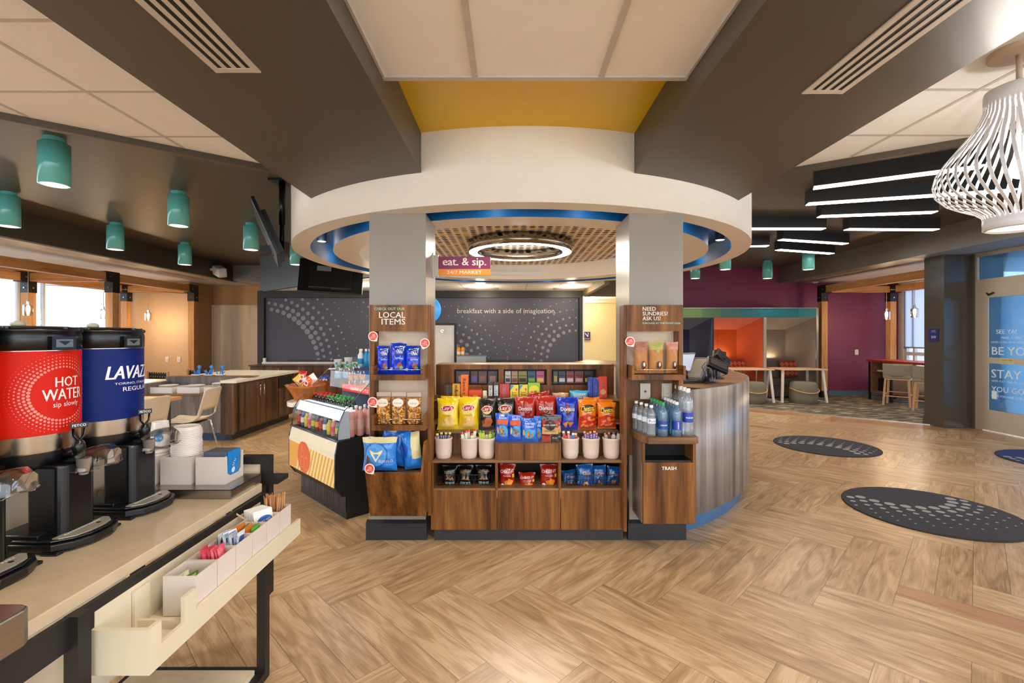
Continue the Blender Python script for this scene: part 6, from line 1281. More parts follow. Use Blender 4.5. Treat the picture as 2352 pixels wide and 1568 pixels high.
for i in range(13):
    c_, nm = sp_[i % 7]; rr2 = random.Random(i + 40)
    second = i >= 9
    bx_, by_ = (-1.98, 5.02) if second else (-1.99, 4.52)
    bag('snack_pack', '%s snack pack lying in the %s wooden bowl' % (nm, 'rear' if second else 'front'), 'snack pack', 0, 0, 0, 0, 0, c_, (lambda D: (D.R(.2, .3, .8, .7, '#f2e8dc'), D.E(.5, .5, .2, .12, '#c23a28'))), pos=(bx_ + rr2.uniform(-.10, .10), by_ + rr2.uniform(-.08, .05), (.93 + .008 * (i % 9) if not second else .90)), size=(.085, .12), d=.03, yaw=rr2.uniform(-1, 1), lean=rr2.uniform(-.3, 1.0), roll=rr2.uniform(-1.2, 1.2), group='%s snack packs in the wooden bowls' % nm, seed=200 + i)
t = thing('ice_tub', 'dark walnut tub full of green capped water bottles behind the drink case', 'tub', (-1.72, 4.88, .826))
g = MB(); g.lathe([(.15, 0), (.175, .01), (.18, .19), (.165, .19), (.16, .03), (.01, .03)], WAL, (-1.72, 4.88, .826), 8); g.build('tub_body', t)
for i in range(12):
    a = 2.39996 * i; rr_ = .04 * sqrt(i); x, y = -1.72 + rr_ * cos(a), 4.88 + rr_ * sin(a)
    lbl = 'clear water bottle with green cap standing in the walnut tub'
    if i == 0: tb = bottle('water_bottle', lbl, 'water bottle', 0, 0, 0, .03, .20, '#2f9a58', '#8fb4dc', liquid=WATER, group='water bottles in the walnut tub', seg=10); tb.location = (x, y, .93)
    else: dup(tb, (x, y, .93 + .012 * (i % 3)), None, lbl)
def pcup(x, y, z, r, h, label):
    g = MB(); g.lathe([(r * .72, 0), (r, h * .95), (r * 1.05, h)], WHT, (x, y, z), 20); disc2(g, flat('#3a8ab8'), (x, y - r * .95, z + h * .5), (1, 0, 0), (0, 0, 1), 0, 0, r * .35, r * .4); tag(g.build('paper_cup'), label, 'cup', 'white paper cups above the water tub')
def _at(px, py, Y): p = at(px, py, Y); return p.x, p.y, p.z
# rear shelf with tumblers, bins and cups
t = thing('merchandise_rack', 'small grey rack behind the water tub holding cups and tumblers', 'rack', (-1.45, 5.1, .826))
g = MB(); g.box((-1.9, 5.15, .826), (-1.2, 5.18, 1.08), STEEL); g.box((-1.98, 5.06, 1.08), (-1.2, 5.22, 1.095), STEEL); g.build('rack_frame', t)
X, Y, Z = _at(773, 862, 5.1); pcup(X, 5.14, 1.096, .042, .09, 'white paper cup, the lower of the pair behind the water tub'); X, Y, Z = _at(797, 860, 5.1); pcup(X, 5.14, 1.096, .042, .11, 'white paper cup, the taller of the pair behind the water tub')
for i, (px, c_, l) in enumerate(((826, '#dfe8ee', 'white and blue reusable bottle'), (839, '#1f8fc4', 'bright blue steel bottle beside the column'), (847, '#1f8fc4', 'bright blue steel bottle half hidden by the column'))):
    X = Xp(px, 5.1); g = MB(); g.lathe([(.028, 0), (.032, .01), (.032, .13), (.018, .165), (.016, .18)], mat('tumbler_' + c_.lstrip('#'), c_, .25), (X, 5.14, 1.096), 20); g.cyl((X, 5.14), .018, 1.096 + .18, 1.096 + .205, WHT if i == 0 else STEEL, 14)
    if i == 0: g.lathe([(.0325, .04), (.0325, .10)], flat('#2a8fc4'), (X, 5.14, 1.096), 20, cap0=False, cap1=False)
    tag(g.build('reusable_bottle'), l, 'bottle', 'reusable bottles on the rack')
g = MB(); X0_, X1_ = Xp(812, 4.85), Xp(850, 4.85); open_box(g, X0_, X1_ + .1, 4.85, 5.03, .985, 1.11, mat('blue_bin', '#1c66b8', .25), .006); g.box((X0_ - .002, 4.845, 1.085), (X1_ + .1, 4.85, 1.112), BLK); tag(g.build('storage_bin'), 'blue bin with black rim beside the water tub', 'bin')
g = MB(); g.box((X0_ + .0, 4.86, .826), (X1_ + .1, 5.03, .984), mat('bin_stand', '#d8dce0', .4)); tag(g.build('bin_stand'), 'pale stand under the blue bin', 'stand')
g = MB(); g.box((Xp(808, 5.0), 4.98, 1.0), (Xp(822, 5.0), 5.0, 1.22), ACRY); tag(g.build('acrylic_holder'), 'clear acrylic holder beside the white and blue reusable bottle', 'holder')
for i in range(3):
    for k in range(3):
        X, Y, Z = _at(806 + 13 * k - 0 * i, 912 - 24 * i, 4.62); lbl = 'clear fruit cup with red lid band stacked behind the case'
        if i == k == 0:
            g = MB(); g.lathe([(.020, 0), (.03, .045)], mat('fruit_mix', '#c8923a', .4, var=.4, vscale=90), (0, 0, 0), 16); g.lathe([(.033, .045), (.033, .053)], flat('#d83a34'), (0, 0, 0), 16); g.lathe([(.03, .053), (.02, .085), (.016, .088)], CLEAR, (0, 0, 0), 16); fc = g.build('fruit_cup'); o = fc; tag(o, lbl, 'fruit cup', 'fruit cups stacked behind the case')
        else: o = fc.copy(); col.objects.link(o)
        o.location = (X, 4.62 + .0 * k, .826 + .092 * i)
# ================================================================ FRONT DESK, BOOTHS, ENTRANCE SIDE
def arc(r, a0, a1, n=60): return [(DC[0] + r * cos(R(a0 + (a1 - a0) * i / n)), DC[1] + r * sin(R(a0 + (a1 - a0) * i / n))) for i in range(n + 1)]
t = thing('front_desk', 'curved front desk with grey walnut front and wood top', 'desk', (2.3, 5.2, 0))
A0, A1 = -60.5, 62
g = MB(); g.prism(arc(2.40, A0, A1) + arc(2.38, A0, A1)[::-1], .13, 1.052, wood('desk_front', ['#565150', '#7a716c', '#958a82', '#ada197'], (7, 7, .28), .3)); o = g.build('front_panel', t)
for p in o.data.polygons: p.use_smooth = abs(p.normal.z) < .3
g = MB(); g.prism(arc(2.385, A0 + 5, A1) + arc(1.75, A0 + 5, A1)[::-1], 1.03, 1.05, WALH); g.build('worktop', t)
g = MB(); g.prism(arc(2.34, A0, A1) + arc(2.30, A0, A1)[::-1], 0, .13, mat('desk_plinth', '#3e6a92', .3, .3)); g.build('plinth', t)
g = MB(); g.prism(arc(1.80, A0 + 10, A1) + arc(1.78, A0 + 10, A1)[::-1], 0.1, 1.03, WALG); g.build('rear_panel', t)
z = 1.051
def slab(g, c, u, v, w_, h_, d, m):
    """box with face axes u,v centred at c"""
    u = Vector(u).normalized(); v = Vector(v).normalized(); n = u.cross(v); M = Matrix.Translation(Vector(c)) @ Matrix((u, v, n)).transposed().to_4x4(); g.cbox((0, 0, 0), (w_, h_, d), m, M); return M
DPL = mat('device_black', '#141312', .3)
c1 = at(1631, 0, 3.93); t = thing('card_terminal', 'black card terminal tilted on a round post, on the desk corner', 'card terminal', (c1.x, 3.93, z))
g = MB(); g.lathe([(.065, 0), (.066, .008), (.045, .014)], DPL, (c1.x, 3.93, z), 28); g.lathe([(.042, .008), (.042, .055), (.036, .06), (.034, .12)], DPL, (c1.x, 3.93, z), 24); g.build('post', t)
g = MB(); c = at(1648, 838, 3.9); M = slab(g, c, (1, .15, -.42), (.3, .6, .75), .19, .10, .03, DPL); c_ = M @ Vector((0, 0, .016)); g.cbox((.0, .0, .017), (.16, .05, .006), mat('device_edge', '#3a3835', .3), M); g.build('terminal_head', t, bevel=.004)
g = MB(); p0 = at(1627, 836, 3.88); g.tube([at(1620, 832, 3.9), at(1612, 842, 3.9), at(1622, 866, 3.92), at(1634, 872, 3.92)], .0025, BLK, 6); g.tube([at(1665, 845, 3.9), at(1671, 858, 3.9), at(1652, 866, 3.9), at(1640, 862, 3.9)], .0025, BLK, 6); g.build('cable', t)
c2 = at(1655, 0, 4.3); t = thing('card_terminal', 'black card terminal raised behind, its back facing the entrance', 'card terminal', (c2.x, 4.3, z))
g = MB(); g.cyl((c2.x - .03, 4.3), .03, z, z + .16, DPL, 20); g.lathe([(.06, 0), (.06, .008)], DPL, (c2.x - .03, 4.3, z), 20); g.build('post', t)
g = MB(); c = at(1660, 822, 4.25); slab(g, c, (.75, .1, -.75), (.5, .7, .5), .17, .11, .03, DPL); slab(g, c + Vector((-.03, 0, .03)), (1, .1, -.2), (.3, .6, .75), .12, .08, .03, DPL); g.build('terminal_head', t, bevel=.004)
t = thing('checkout_monitor', 'grey backed checkout monitor leaning on the front desk', 'monitor', (1.62, 4.1, z))
g = MB(); A = at(1588, 874, 3.95); B = at(1612, 823, 4.15); d = (B - A); slab(g, (A + B) / 2, (.93, -.36, .0), d, .16, d.length, .03, mat('monitor_shell', '#4a4642', .35)); g.build('screen_shell', t, bevel=.006)
g = MB(); slab(g, (A + B) / 2 + Vector((.008, -.01, .0)), (.93, -.36, .0), d, .13, d.length * .85, .045, mat('monitor_back', '#8f877c', .3, .3)); g.build('back_cover', t, bevel=.02)
g = MB(); slab(g, at(1612, 872, 4.0), (1, 0, 0), (0, 1, 0), .14, .1, .016, DPL); slab(g, at(1608, 860, 4.05), (1, 0, 0), (0, .3, 1), .06, .1, .03, mat('monitor_back', '#8f877c')); g.build('stand', t)
t = thing('desk_screen', 'thin computer screen showing a pale page, beside the sundries unit', 'monitor', (1.5, 3.75, z))
g = MB(); c = at(1575, 832, 3.95); M = slab(g, c, (.86, .5, 0), (.16, -.28, .95), .17, .17, .012, mat('screen_frame', '#8d8f94', .3, .5)); g.build('screen_frame', t)
g = MB(); g.cbox((0, 0, .0075), (.155, .15, .002), mat('screen_lit', '#c5cede', .3, emit=.25, ecol='#cfd8ea'), M); g.build('screen', t); g = MB(); slab(g, at(1580, 872, 3.95), (1, 0, 0), (0, 1, 0), .12, .12, .01, DPL); g.tube([at(1578, 870, 3.97), at(1576, 850, 3.97)], .01, DPL); g.build('stand', t)
# ---------------------------------------------------------------- booths
t = thing('booth_row', 'row of three padded booths in navy, orange and taupe under a green to teal fascia', 'booth', (5.1, 10.6, 0))
g = MB(); fc = ['#5a6b3c', '#5f7a44', '#4d6f4c', '#3e6b66', '#2f6670', '#236d7c', '#1f7480', '#2b7f86']
xs = [3.4 + (6.84 - 3.4) * i / 8 for i in range(9)]
for i in range(8): g.box((xs[i], 10.38, 1.845), (xs[i + 1], 10.4, 2.055), flat(fc[i], .35))
g.box((3.4, 10.375, 2.055), (6.84, 11.3, 2.065), mat('fascia_trim', '#b9c4bc', .4)); g.build('fascia', t)
def booth(x0, x1, c, nm, cd):
    f = mat('felt_' + nm, c, .9, var=.04, sheen=.3); fs = mat('seat_' + nm, cd, .85, var=.05); xm = x1 - .18
    g = MB(); g.add([(x0, 10.4, 1.85), (x1, 10.4, 1.85), (xm, 11.24, 1.59), (x0, 11.24, 1.59)], [(0, 1, 2, 3)], f); g.add([(x1, 10.4, 0), (x1, 10.4, 1.85), (xm, 11.24, 1.59), (xm, 11.24, 0)], [(0, 1, 2, 3)], f); g.box((x0, 11.24, 0), (x1, 11.26, 1.65), f); g.box((x0 - .02, 10.4, 0), (x0, 11.26, 1.85), f)
    mx = (x0 + xm) / 2; g.box((mx - .003, 11.236, .85), (mx + .003, 11.24, 1.59), fs); g.build(nm + '_lining', t)
    g = MB(); g.box((x0 + .01, 10.72, .30), (xm, 11.12, .46), fs); g.box((x0 + .01, 11.12, .3), (xm, 11.22, .86), fs); g.box((x0 + .01, 10.8, .02), (xm, 11.2, .3), fs); g.build(nm + '_bench', t, bevel=.02)
    light('AREA', ((x0 + xm) / 2 - .1, 11.17, .90), 3.0, (1, .8, .55), (R(180), 0, 0), size=.6, size_y=.03)
booth(3.42, 4.49, '#151a44', 'navy', '#14173a'); booth(4.53, 5.63, '#c25000', 'orange', '#b0440c'); booth(5.70, 6.81, '#857363', 'taupe', '#6a5f54')
g = MB(); g.box((5.635, 10.37, 0), (5.695, 10.42, 1.85), mat('booth_edge', '#a59a8e', .5)); g.build('divider_edge', t); g = MB(); g.box((4.492, 10.38, 0), (4.528, 10.42, 1.85), mat('felt_navy', '#151a44')); g.build('divider_edge', t); g = MB(); g.box((6.81, 10.38, 0), (6.86, 11.28, 2.06), STEEL); g.build('end_frame', t)
def pillow(px, py, Y, w_, h_, label, rz=0):
    c = at(px, py, Y); g = MB(); n = 16; m = mat('pillow_rust', '#8f2d17', .85); vs = []; 
    for s_ in (-1, 1):
        vs = []; fs = []
        for i in range(n + 1):
            for j in range(n + 1):
                u, v = -1 + 2 * i / n, -1 + 2 * j / n; th = .07 * ((1 - u * u) * (1 - v * v)) ** .5; pin = 1 - .08 * (1 - abs(u * v)); vs.append((u * w_ / 2 * (1 - .06 * (1 - v * v)), s_ * th, v * h_ / 2 * (1 - .06 * (1 - u * u))))
        fs = [(i * (n + 1) + j, (i + 1) * (n + 1) + j, (i + 1) * (n + 1) + j + 1, i * (n + 1) + j + 1) for i in range(n) for j in range(n)]
        if s_ > 0: fs = [f[::-1] for f in fs]
        g.add(vs, fs, m, None, True)
    pm = flat('#d98a5a', .8)
    fn = lambda u, v, o: (u, -.07 * (max(0, 1 - (2 * u / w_) ** 2) * max(0, 1 - (2 * v / h_) ** 2)) ** .5 - .002 - o, v)
    k = w_ / 5
    for i in range(-2, 3):
        for j in range(-2, 3):
            cx, cz_ = i * k, j * k * 1.05
            if abs(cx) > w_ * .44 or abs(cz_) > h_ * .44: continue
            for q, r2 in ((.46, .36), (.20, .12)):
                for a in range(4):
                    p1 = (cx + k * q * cos(a * pi / 2), cz_ + k * q * 1.05 * sin(a * pi / 2)); p2 = (cx + k * q * cos((a + 1) * pi / 2), cz_ + k * q * 1.05 * sin((a + 1) * pi / 2)); p3 = (cx + k * r2 * cos((a + 1) * pi / 2), cz_ + k * r2 * sin((a + 1) * pi / 2)); p4 = (cx + k * r2 * cos(a * pi / 2), cz_ + k * r2 * sin(a * pi / 2))
                    g.add([fn(*p, .002) for p in (p1, p2, p3, p4)], [(0, 1, 2, 3)], pm)
    o = g.build('cushion'); o.location = c; o.rotation_euler = (R(-12), 0, rz); tag(o, label, 'cushion', 'rust patterned cushions in the booths')
pillow(1815, 847, 10.95, .50, .42, 'rust cushion with pale diamond pattern in the taupe booth'); pillow(1696, 845, 10.95, .50, .42, 'rust cushion with pale diamond pattern in the orange booth', R(8))
TW = mat('table_white_metal', '#e6dccd', .4)
def btable(x0, x1, label, gp='white legged booth tables'):
    t = thing('booth_table', label, 'table', ((x0 + x1) / 2, 10.3, 0), group=gp)
    g = MB(); g.box((x0, 9.98, .70), (x1, 10.66, .725), wood('booth_top', ['#c49a74', '#d6b290', '#e2c6a8'], (.8, 6, 6), .4)); g.build('tabletop', t, bevel=.004)
    for sx in (0, 1):
        xa = x0 + .07 if sx == 0 else x1 - .07; xo = x0 + .02 if sx == 0 else x1 - .02
        g = MB(); g.bar((xa, 10.05, .70), (xo, 9.99, 0), .05, .03, TW); g.bar((xa, 10.58, .70), (xo, 10.64, 0), .05, .03, TW); g.bar((xo, 9.99, .015), (xo, 10.64, .015), .03, .03, TW); g.build('leg', t)
btable(5.80, 6.80, 'white legged table in front of the taupe booth'); btable(4.72, 5.66, 'white legged table in front of the orange booth')
def ottoman(x, y, label):
    t = thing('ottoman', label, 'ottoman', (x, y, 0), group='grey felt ottomans')
    g = MB(); g.lathe([(.225, 0), (.25, .02), (.268, .12), (.268, .30), (.25, .42), (.22, .455), (.15, .465), (.001, .467)], mat('ottoman_felt', '#75705f', .95, var=.15, vscale=60, stretch=(1, 1, 3)), (x, y, 0), 36); g.build('seat', t)
    g = MB(); pts = [(x + .285 * cos(R(a)), y + .285 * sin(R(a)), .33 - .07 * sin(R((a - 180) * 1.0))) for a in range(180, 361, 10)]; pts = [(p[0], p[1], .33 - .09 * sin(pi * i / 18)) for i, p in enumerate(pts)]
    g.tube(pts, .012, mat('leather_strap', '#c79a62', .5), 8); g.build('strap', t)
ottoman(6.27, 9.98, 'grey felt ottoman with tan strap under the taupe booth table'); ottoman(5.17, 9.98, 'grey felt ottoman with tan strap beside the desk edge')
# ---------------------------------------------------------------- bar table and stools by the window
t = thing('bar_table', 'red topped bar table with open shelves by the shaded window', 'table', (8.5, 9.3, 0))
g = MB(); g.box((8.1, 7.75, .86), (8.8, 10.62, .905), mat('red_top', '#a63a22', .4, var=.04)); g.build('tabletop', t)
CB2 = mat('carcass_brown', '#8f6647', .5)
g = MB(); g.box((8.14, 10.0, .20), (8.7, 10.02, .86), CB2); g.box((8.14, 10.5, .20), (8.7, 10.54, .86), CB2); g.box((8.14, 10.0, .17), (8.7, 10.54, .22), CB2); g.box((8.14, 10.0, .64), (8.7, 10.54, .655), CB2); g.box((8.62, 10.0, .2), (8.66, 10.54, .86), mat('carcass_back', '#5a4432', .6)); g.build('shelf_unit', t)
for x, y in ((8.14, 10.56), (8.14, 9.96), (8.7, 10.56), (8.7, 7.8), (8.14, 7.8)): g = MB(); g.box((x - .015, y - .015, 0), (x + .02, y + .02, .86), BLKM); g.build('leg', t)
g = MB(); g.box((8.2, 10.1, .225), (8.5, 10.4, .5), mat('safe_black', '#101012', .4)); tag(g.build('black_box', bevel=.005), 'black box on the lower shelf of the bar table', 'box')
g = MB(); g.box((8.18, 10.1, .656), (8.4, 10.4, .68), flat('#e0dcd6')); tag(g.build('paper_stack'), 'white papers on the upper shelf of the bar table', 'papers')
g = MB(); X = 8.45; g.box((X, 9.0, .906), (X + .12, 9.28, .965), mat('light_wood_box', '#b89a78', .5)); tag(g.build('outlet_box'), 'small tan box on the red bar table', 'box')
def stool(loc, rz, label):
    t = thing('bar_stool', label, 'stool', loc, rz, 'grey striped bar stools'); fb = mat('stool_fabric', '#a39c8a', .9, var=.12, vscale=30, stretch=(14, 14, .2)); wd = mat('stool_wood', '#d9ab78', .5, var=.08)
    g = MB(); n = 14; vs = []; fs = []
    for th in (0, 1):
        for i in range(n + 1):
            a = -1 + 2 * i / n; x = a * .235; y = -.20 + .07 * a * a + .035 * th
            for zz in (.60, .66, .74, .82, .865): vs.append((x * (1 + .02 * (zz - .6)), y - .05 * (zz - .6) * 1.2, zz))
    k = 5; m = n + 1
    for th in (0, 1):
        for i in range(n):
            for j in range(k - 1): a = th * m * k + i * k + j; q = (a, a + k, a + k + 1, a + 1); fs.append(q if th == 0 else q[::-1])
    for i in range(n): fs.append((i * k + k - 1, (i + 1) * k + k - 1, m * k + (i + 1) * k + k - 1, m * k + i * k + k - 1)); fs.append((i * k, m * k + i * k, m * k + (i + 1) * k, (i + 1) * k))
    fs.append((0, 4, m * k + 4, m * k)); fs.append((n * k, m * k + n * k, m * k + n * k + 4, n * k + 4))
    g.add(vs, fs, fb, None, True); g.build('backrest', t, world=False)
    g = MB(); g.box((-.225, -.19, .56), (.225, .22, .63), fb); g.build('seat', t, world=False, bevel=.02)
    for sx in (-1, 1):
        for sy in (-1, 1): g = MB(); g.bar((sx * .185, sy * .16 , .56), (sx * .215, sy * .2, 0), .035, .035, wd); g.build('leg', t, world=False)
    g = MB(); [g.bar(a, b, .02, .03, wd) for a, b in (((-.2, -.185, .2), (.2, -.185, .2)), ((-.2, .185, .26), (.2, .185, .26)), ((-.2, -.185, .23), (-.2, .185, .23)), ((.2, -.185, .23), (.2, .185, .23)))]; g.box((-.2, -.18, .535), (.2, .2, .56), wd); g.build('stretcher', t, world=False)
    return t
s = stool((8.03, 9.65, 0), R(-48), 'grey striped bar stool fully in view before the red bar table'); dup(s, (8.02, 8.92, 0), R(-48), 'grey striped bar stool partly hidden by the dark entrance column')
# ---------------------------------------------------------------- round mats
MATG = mat('mat_grey', '#2f2c32', .95, var=.12, vscale=30); MATB = mat('mat_blue_reflection', '#1c2a5c', .95, var=.15, vscale=20); MD = flat('#9a9694', .9)  # door mat's blue is reflected light put into the colour
def rmat(x, y, m, label, a0, cx, cy, flip=1):
    g = MB(); g.lathe([(.595, 0), (.595, .006), (.585, .008)], mat('mat_rim', '#1a181a', .8), (x, y, .0005), 72, cap0=True, cap1=True); g.lathe([(.001, .009), (.575, .009)], m, (x, y, 0), 72, smooth=False)
    for k in range(6):
        rr = .42 + .085 * k; n = int(2 * pi * rr / .105)
        for i in range(n):
            a = R(a0) + 2 * pi * (i + .5 * (k % 2)) / n; px_, py_ = cx + rr * cos(a), cy + rr * sin(a); s_ = (.038, .03, .021, .013, .010, .008)[k]
            if hypot(px_, py_) < .565 - s_: disc2(g, MD, (x, y, .0095), (1, 0, 0), (0, 1, 0), px_, py_, s_, s_, off=.0005, n=16)
    tag(g.build('round_mat'), label, 'mat', 'round dotted floor mats')
rmat(4.13, 6.12, MATG, 'round dark grey mat with pale dots, in the middle of the floor toward the booths', 10, -.30, -.30)
rmat(3.46, 3.85, MATG, 'round dark grey dotted mat, the largest in view, cut by the frame edge', 0, .05, .46)
rmat(6.37, 5.31, MATB, 'round navy mat at the entrance door', 0, -.2, .55)
# ---------------------------------------------------------------- signs
t = thing('market_sign', 'projecting purple and orange sign reading eat and sip market', 'sign', (-.36, 3.62, 1.9)); Y = 3.62
x0, x1, z0, z1, zm = Xp(1007, Y), Xp(1126.5, Y), Zp(632, Y), Zp(589, Y), Zp(617.5, Y)
g = MB(); g.box((x0, Y, zm), (x1, Y + .02, z1), flat('#7d0f4c')); g.box((x0, Y, z0), (x1, Y + .02, zm), flat('#ef8a1c')); xm = (x0 + x1) / 2
text(g, 'eat. & sip.', flat('#f0dccb'), (0, Y, 0), (1, 0, 0), (0, 0, 1), xm, Zp(603.5, Y), w=.335, bold=.045); text(g, '24/7 MARKET', flat('#f4e6d2'), (0, Y, 0), (1, 0, 0), (0, 0, 1), xm, Zp(625, Y), w=.27, h=.026, bold=.03); g.build('board', t)
g = MB(); g.box((-.606, Y - .01, z0 - .02), (-.598, Y + .03, z1 + .03), STEEL); g.box((-.60, Y - .002, z0 - .012), (x0, Y + .022, z1 + .012), mat('sign_bracket', '#c6b9ae', .4)); g.build('bracket', t)
t = thing('occupancy_sign', 'small navy sign reading maximum occupancy 210 on the dark column', 'sign', (6.8, 7.48, 1.45)); g = MB(); g.box((6.79, 7.395, 1.357), (6.8, 7.565, 1.555), flat('#1b1d6a'))
for s_, z_, w__ in (('MAXIMUM', 1.525, .07), ('OCCUPANCY', 1.505, .09), ('210', 1.425, .075)): text(g, s_, flat('#e8e6f0'), (6.789, 7.48, z_), (0, -1, 0), (0, 0, 1), 0, 0, w=w__, bold=.03)
g.build('sign_plate', t)
g = MB(); x, z_ = Xp(1347.5, 13.85), Zp(771, 13.85); g.box((x - .11, 13.85, z_ - .12), (x + .11, 13.89, z_ + .12), flat('#25205e'))
wl = flat('#e6e4f0'); OO = (x, 13.849, z_); EX = (1, 0, 0); EZ = (0, 0, 1)
poly2(g, wl, OO, EX, EZ, [(-.06, .08), (-.045, .09), (.03, .0), (.02, -.02)], .001); poly2(g, wl, OO, EX, EZ, [(.02, -.03), (.04, -.03), (.05, .07), (.035, .07)], .001); disc2(g, wl, OO, EX, EZ, .043, .085, .012, .012, .001); text(g, 'RESTROOMS', wl, OO, EX, EZ, 0, -.085, w=.17, bold=.03)
tag(g.build('restroom_sign'), 'small purple restroom sign in the lit corridor', 'sign')
t = thing('round_sign', 'bright blue round sign half hidden behind the kiosk column', 'sign', (Xp(981, 8.9), 8.9, 1.9)); g = MB(); c = at(981, 711, 8.9)
M = Matrix.Translation(c) @ Matrix.Rotation(R(90), 4, 'X'); g.lathe([(.001, .03), (.25, .03), (.262, .02), (.262, -.03)], mat('sign_blue', '#2a93e0', .3, emit=.5, ecol='#2a93e0'), (0, 0, 0), 48, M); 
for k in range(5):
    rr = .08 + .035 * k
    for i in range(int(rr * 150)): a = 2 * pi * i / int(rr * 150); disc2(g, flat('#7cc0f0'), (c.x, 8.869, c.z), EX, EZ, rr * cos(a), rr * sin(a), .009, .006, .0005, 8)
g.build('disc', t); g = MB(); g.tube([(c.x, 8.9, c.z + .26), (c.x, 8.9, 2.38)], .01, BLKM); g.build('hanger', t)
t = thing('white_board', 'white panel with black edge and a chrome hook beyond the kiosk', 'panel', (Xp(1015, 9.0), 9.0, 0)); x1 = Xp(1048, 9.0); z1 = Zp(742, 9.0)
g = MB(); g.box((-2.6, 9.0, .3), (x1 - .04, 9.03, z1 - .04), mat('board_white', '#e0dccf', .35)); g.build('board', t); g = MB(); g.box((-2.6, 8.99, z1 - .04), (x1, 9.04, z1), BLKM); g.box((x1 - .04, 8.99, 0), (x1, 9.04, z1 - .04), BLKM); g.build('edge_frame', t)
g = MB(); c = at(1016, 760, 8.98); g.tube([c, c + Vector((0, -.05, 0)), c + Vector((.03, -.06, -.01))], .012, CHROME); g.cyl((0, 0), .03, 0, .01, CHROME, 16, Matrix.Translation(c) @ Matrix.Rotation(R(90), 4, 'X')); g.build('hook', t)
g = MB(); g.box((Xp(1049, 8.5), 8.5, 0), (Xp(1116, 8.5), 8.9, 1.06), STEEL); g.box((Xp(1048, 8.5), 8.48, 1.06), (Xp(1118, 8.5), 8.92, 1.075), mat('steel_blue_top', '#7f97a6', .3, .8)); tag(g.build('steel_cabinet'), 'steel cabinet holding two orange juice bottles beyond the kiosk', 'cabinet')
for i, px in enumerate((1053.5, 1062.5)):
    bottle('juice_bottle', 'orange juice bottle %s the white panel' % ('touching' if i == 0 else 'one step from'), 'juice bottle', Xp(px, 8.6), 8.6, 1.075, .034, .18, '#1a1a1a', '#e8e0d0', liquid=mat('orange_juice', '#e8900c', .2), group='orange juice bottles', seg=12, labz=(.15, .45))
# ---------------------------------------------------------------- televisions and speaker
t = thing('television', 'flat television on a ceiling pole, seen nearly edge on', 'television', (-2.45, 4.95, 2.4))
u = Vector((-.43, .90, 0)).normalized(); nrm = Vector((-.90, -.43, -.42)).normalized(); c = Vector((Xp(614, 4.75), 4.75, 2.47)); v = nrm.cross(u).normalized(); v = v if v.z > 0 else -v
nrm = u.cross(v)
g = MB(); M = slab(g, c, u, v, .95, .56, .035, BLK); g.build('screen_panel', t, bevel=.004); sgn_ = 1 if (M.to_3x3() @ Vector((0, 0, 1))).x > 0 else -1
g = MB(); g.cbox((0, -.04, sgn_ * .04), (.7, .42, .05), DPL, M); [g.cbox((-.3 + .05 * k, -.12, sgn_ * .066), (.012, .08, .002), mat('port_grey', '#77797c', .4), M) for k in range(6)]; g.build('back_cover', t, bevel=.01)
g = MB(); tx, ty = Xp(648, 4.94), 4.94; g.tube([(tx, ty, 3.09), (tx, ty, 2.62)], .032, BLK, 14); g.tube([(tx, ty, 2.64), (tx, ty, 2.35)], .024, BLK, 14); g.box((tx - .1, ty - .1, 3.065), (tx + .08, ty + .1, 3.09), BLK); g.box((tx - .07, ty - .06, 2.28), (tx + .05, ty + .06, 2.44), BLK); g.box((tx - .22, ty - .03, 2.33), (tx - .05, ty + .03, 2.40), BLK); g.build('ceiling_mount', t)
t = thing('television', 'flat television hanging behind the canopy, its black back showing', 'television', (-2.7, 7.0, 2.3))
c = Vector((Xp(761, 7.0), 7.0, 2.33)); u = Vector((.96, .28, -.04)).normalized(); v = Vector((.02, .30, .95)); v = (v - u * v.dot(u)).normalized(); g = MB(); M = slab(g, c, u, v, .90, .52, .04, BLK); g.build('screen_panel', t, bevel=.004)
g = MB(); sg = -1 if (M.to_3x3() @ Vector((0, 0, 1))).y > 0 else 1; g.cbox((0, -.03, sg * .035), (.6, .34, .04), DPL, M); g.cbox((.12, -.16, sg * .03), (.22, .10, .03), DPL, M); g.cbox((-.1, .1, sg * .06), (.2, .08, .01), mat('port_grey', '#77797c', .4), M); g.build('back_cover', t, bevel=.006)
g = MB(); g.tube([(c.x, 7.06, 2.45), (c.x, 7.06, 3.09)], .028, BLK, 12); g.build('ceiling_mount', t)
t = thing('wall_speaker', 'white wedge speaker on the dark soffit over the dining side', 'speaker', (-6.42, 10.1, 2.83)); g = MB(); c = Vector((-6.28, 10.05, 2.83)); slab(g, c, (.75, -.55, -.3), (.1, -.3, .95), .34, .20, .18, WHTP); g.build('speaker_body', t, bevel=.03)
g = MB(); g.box((-6.5, 10.07, 2.85), (-6.34, 10.12, 2.90), WHTP); g.build('bracket', t)
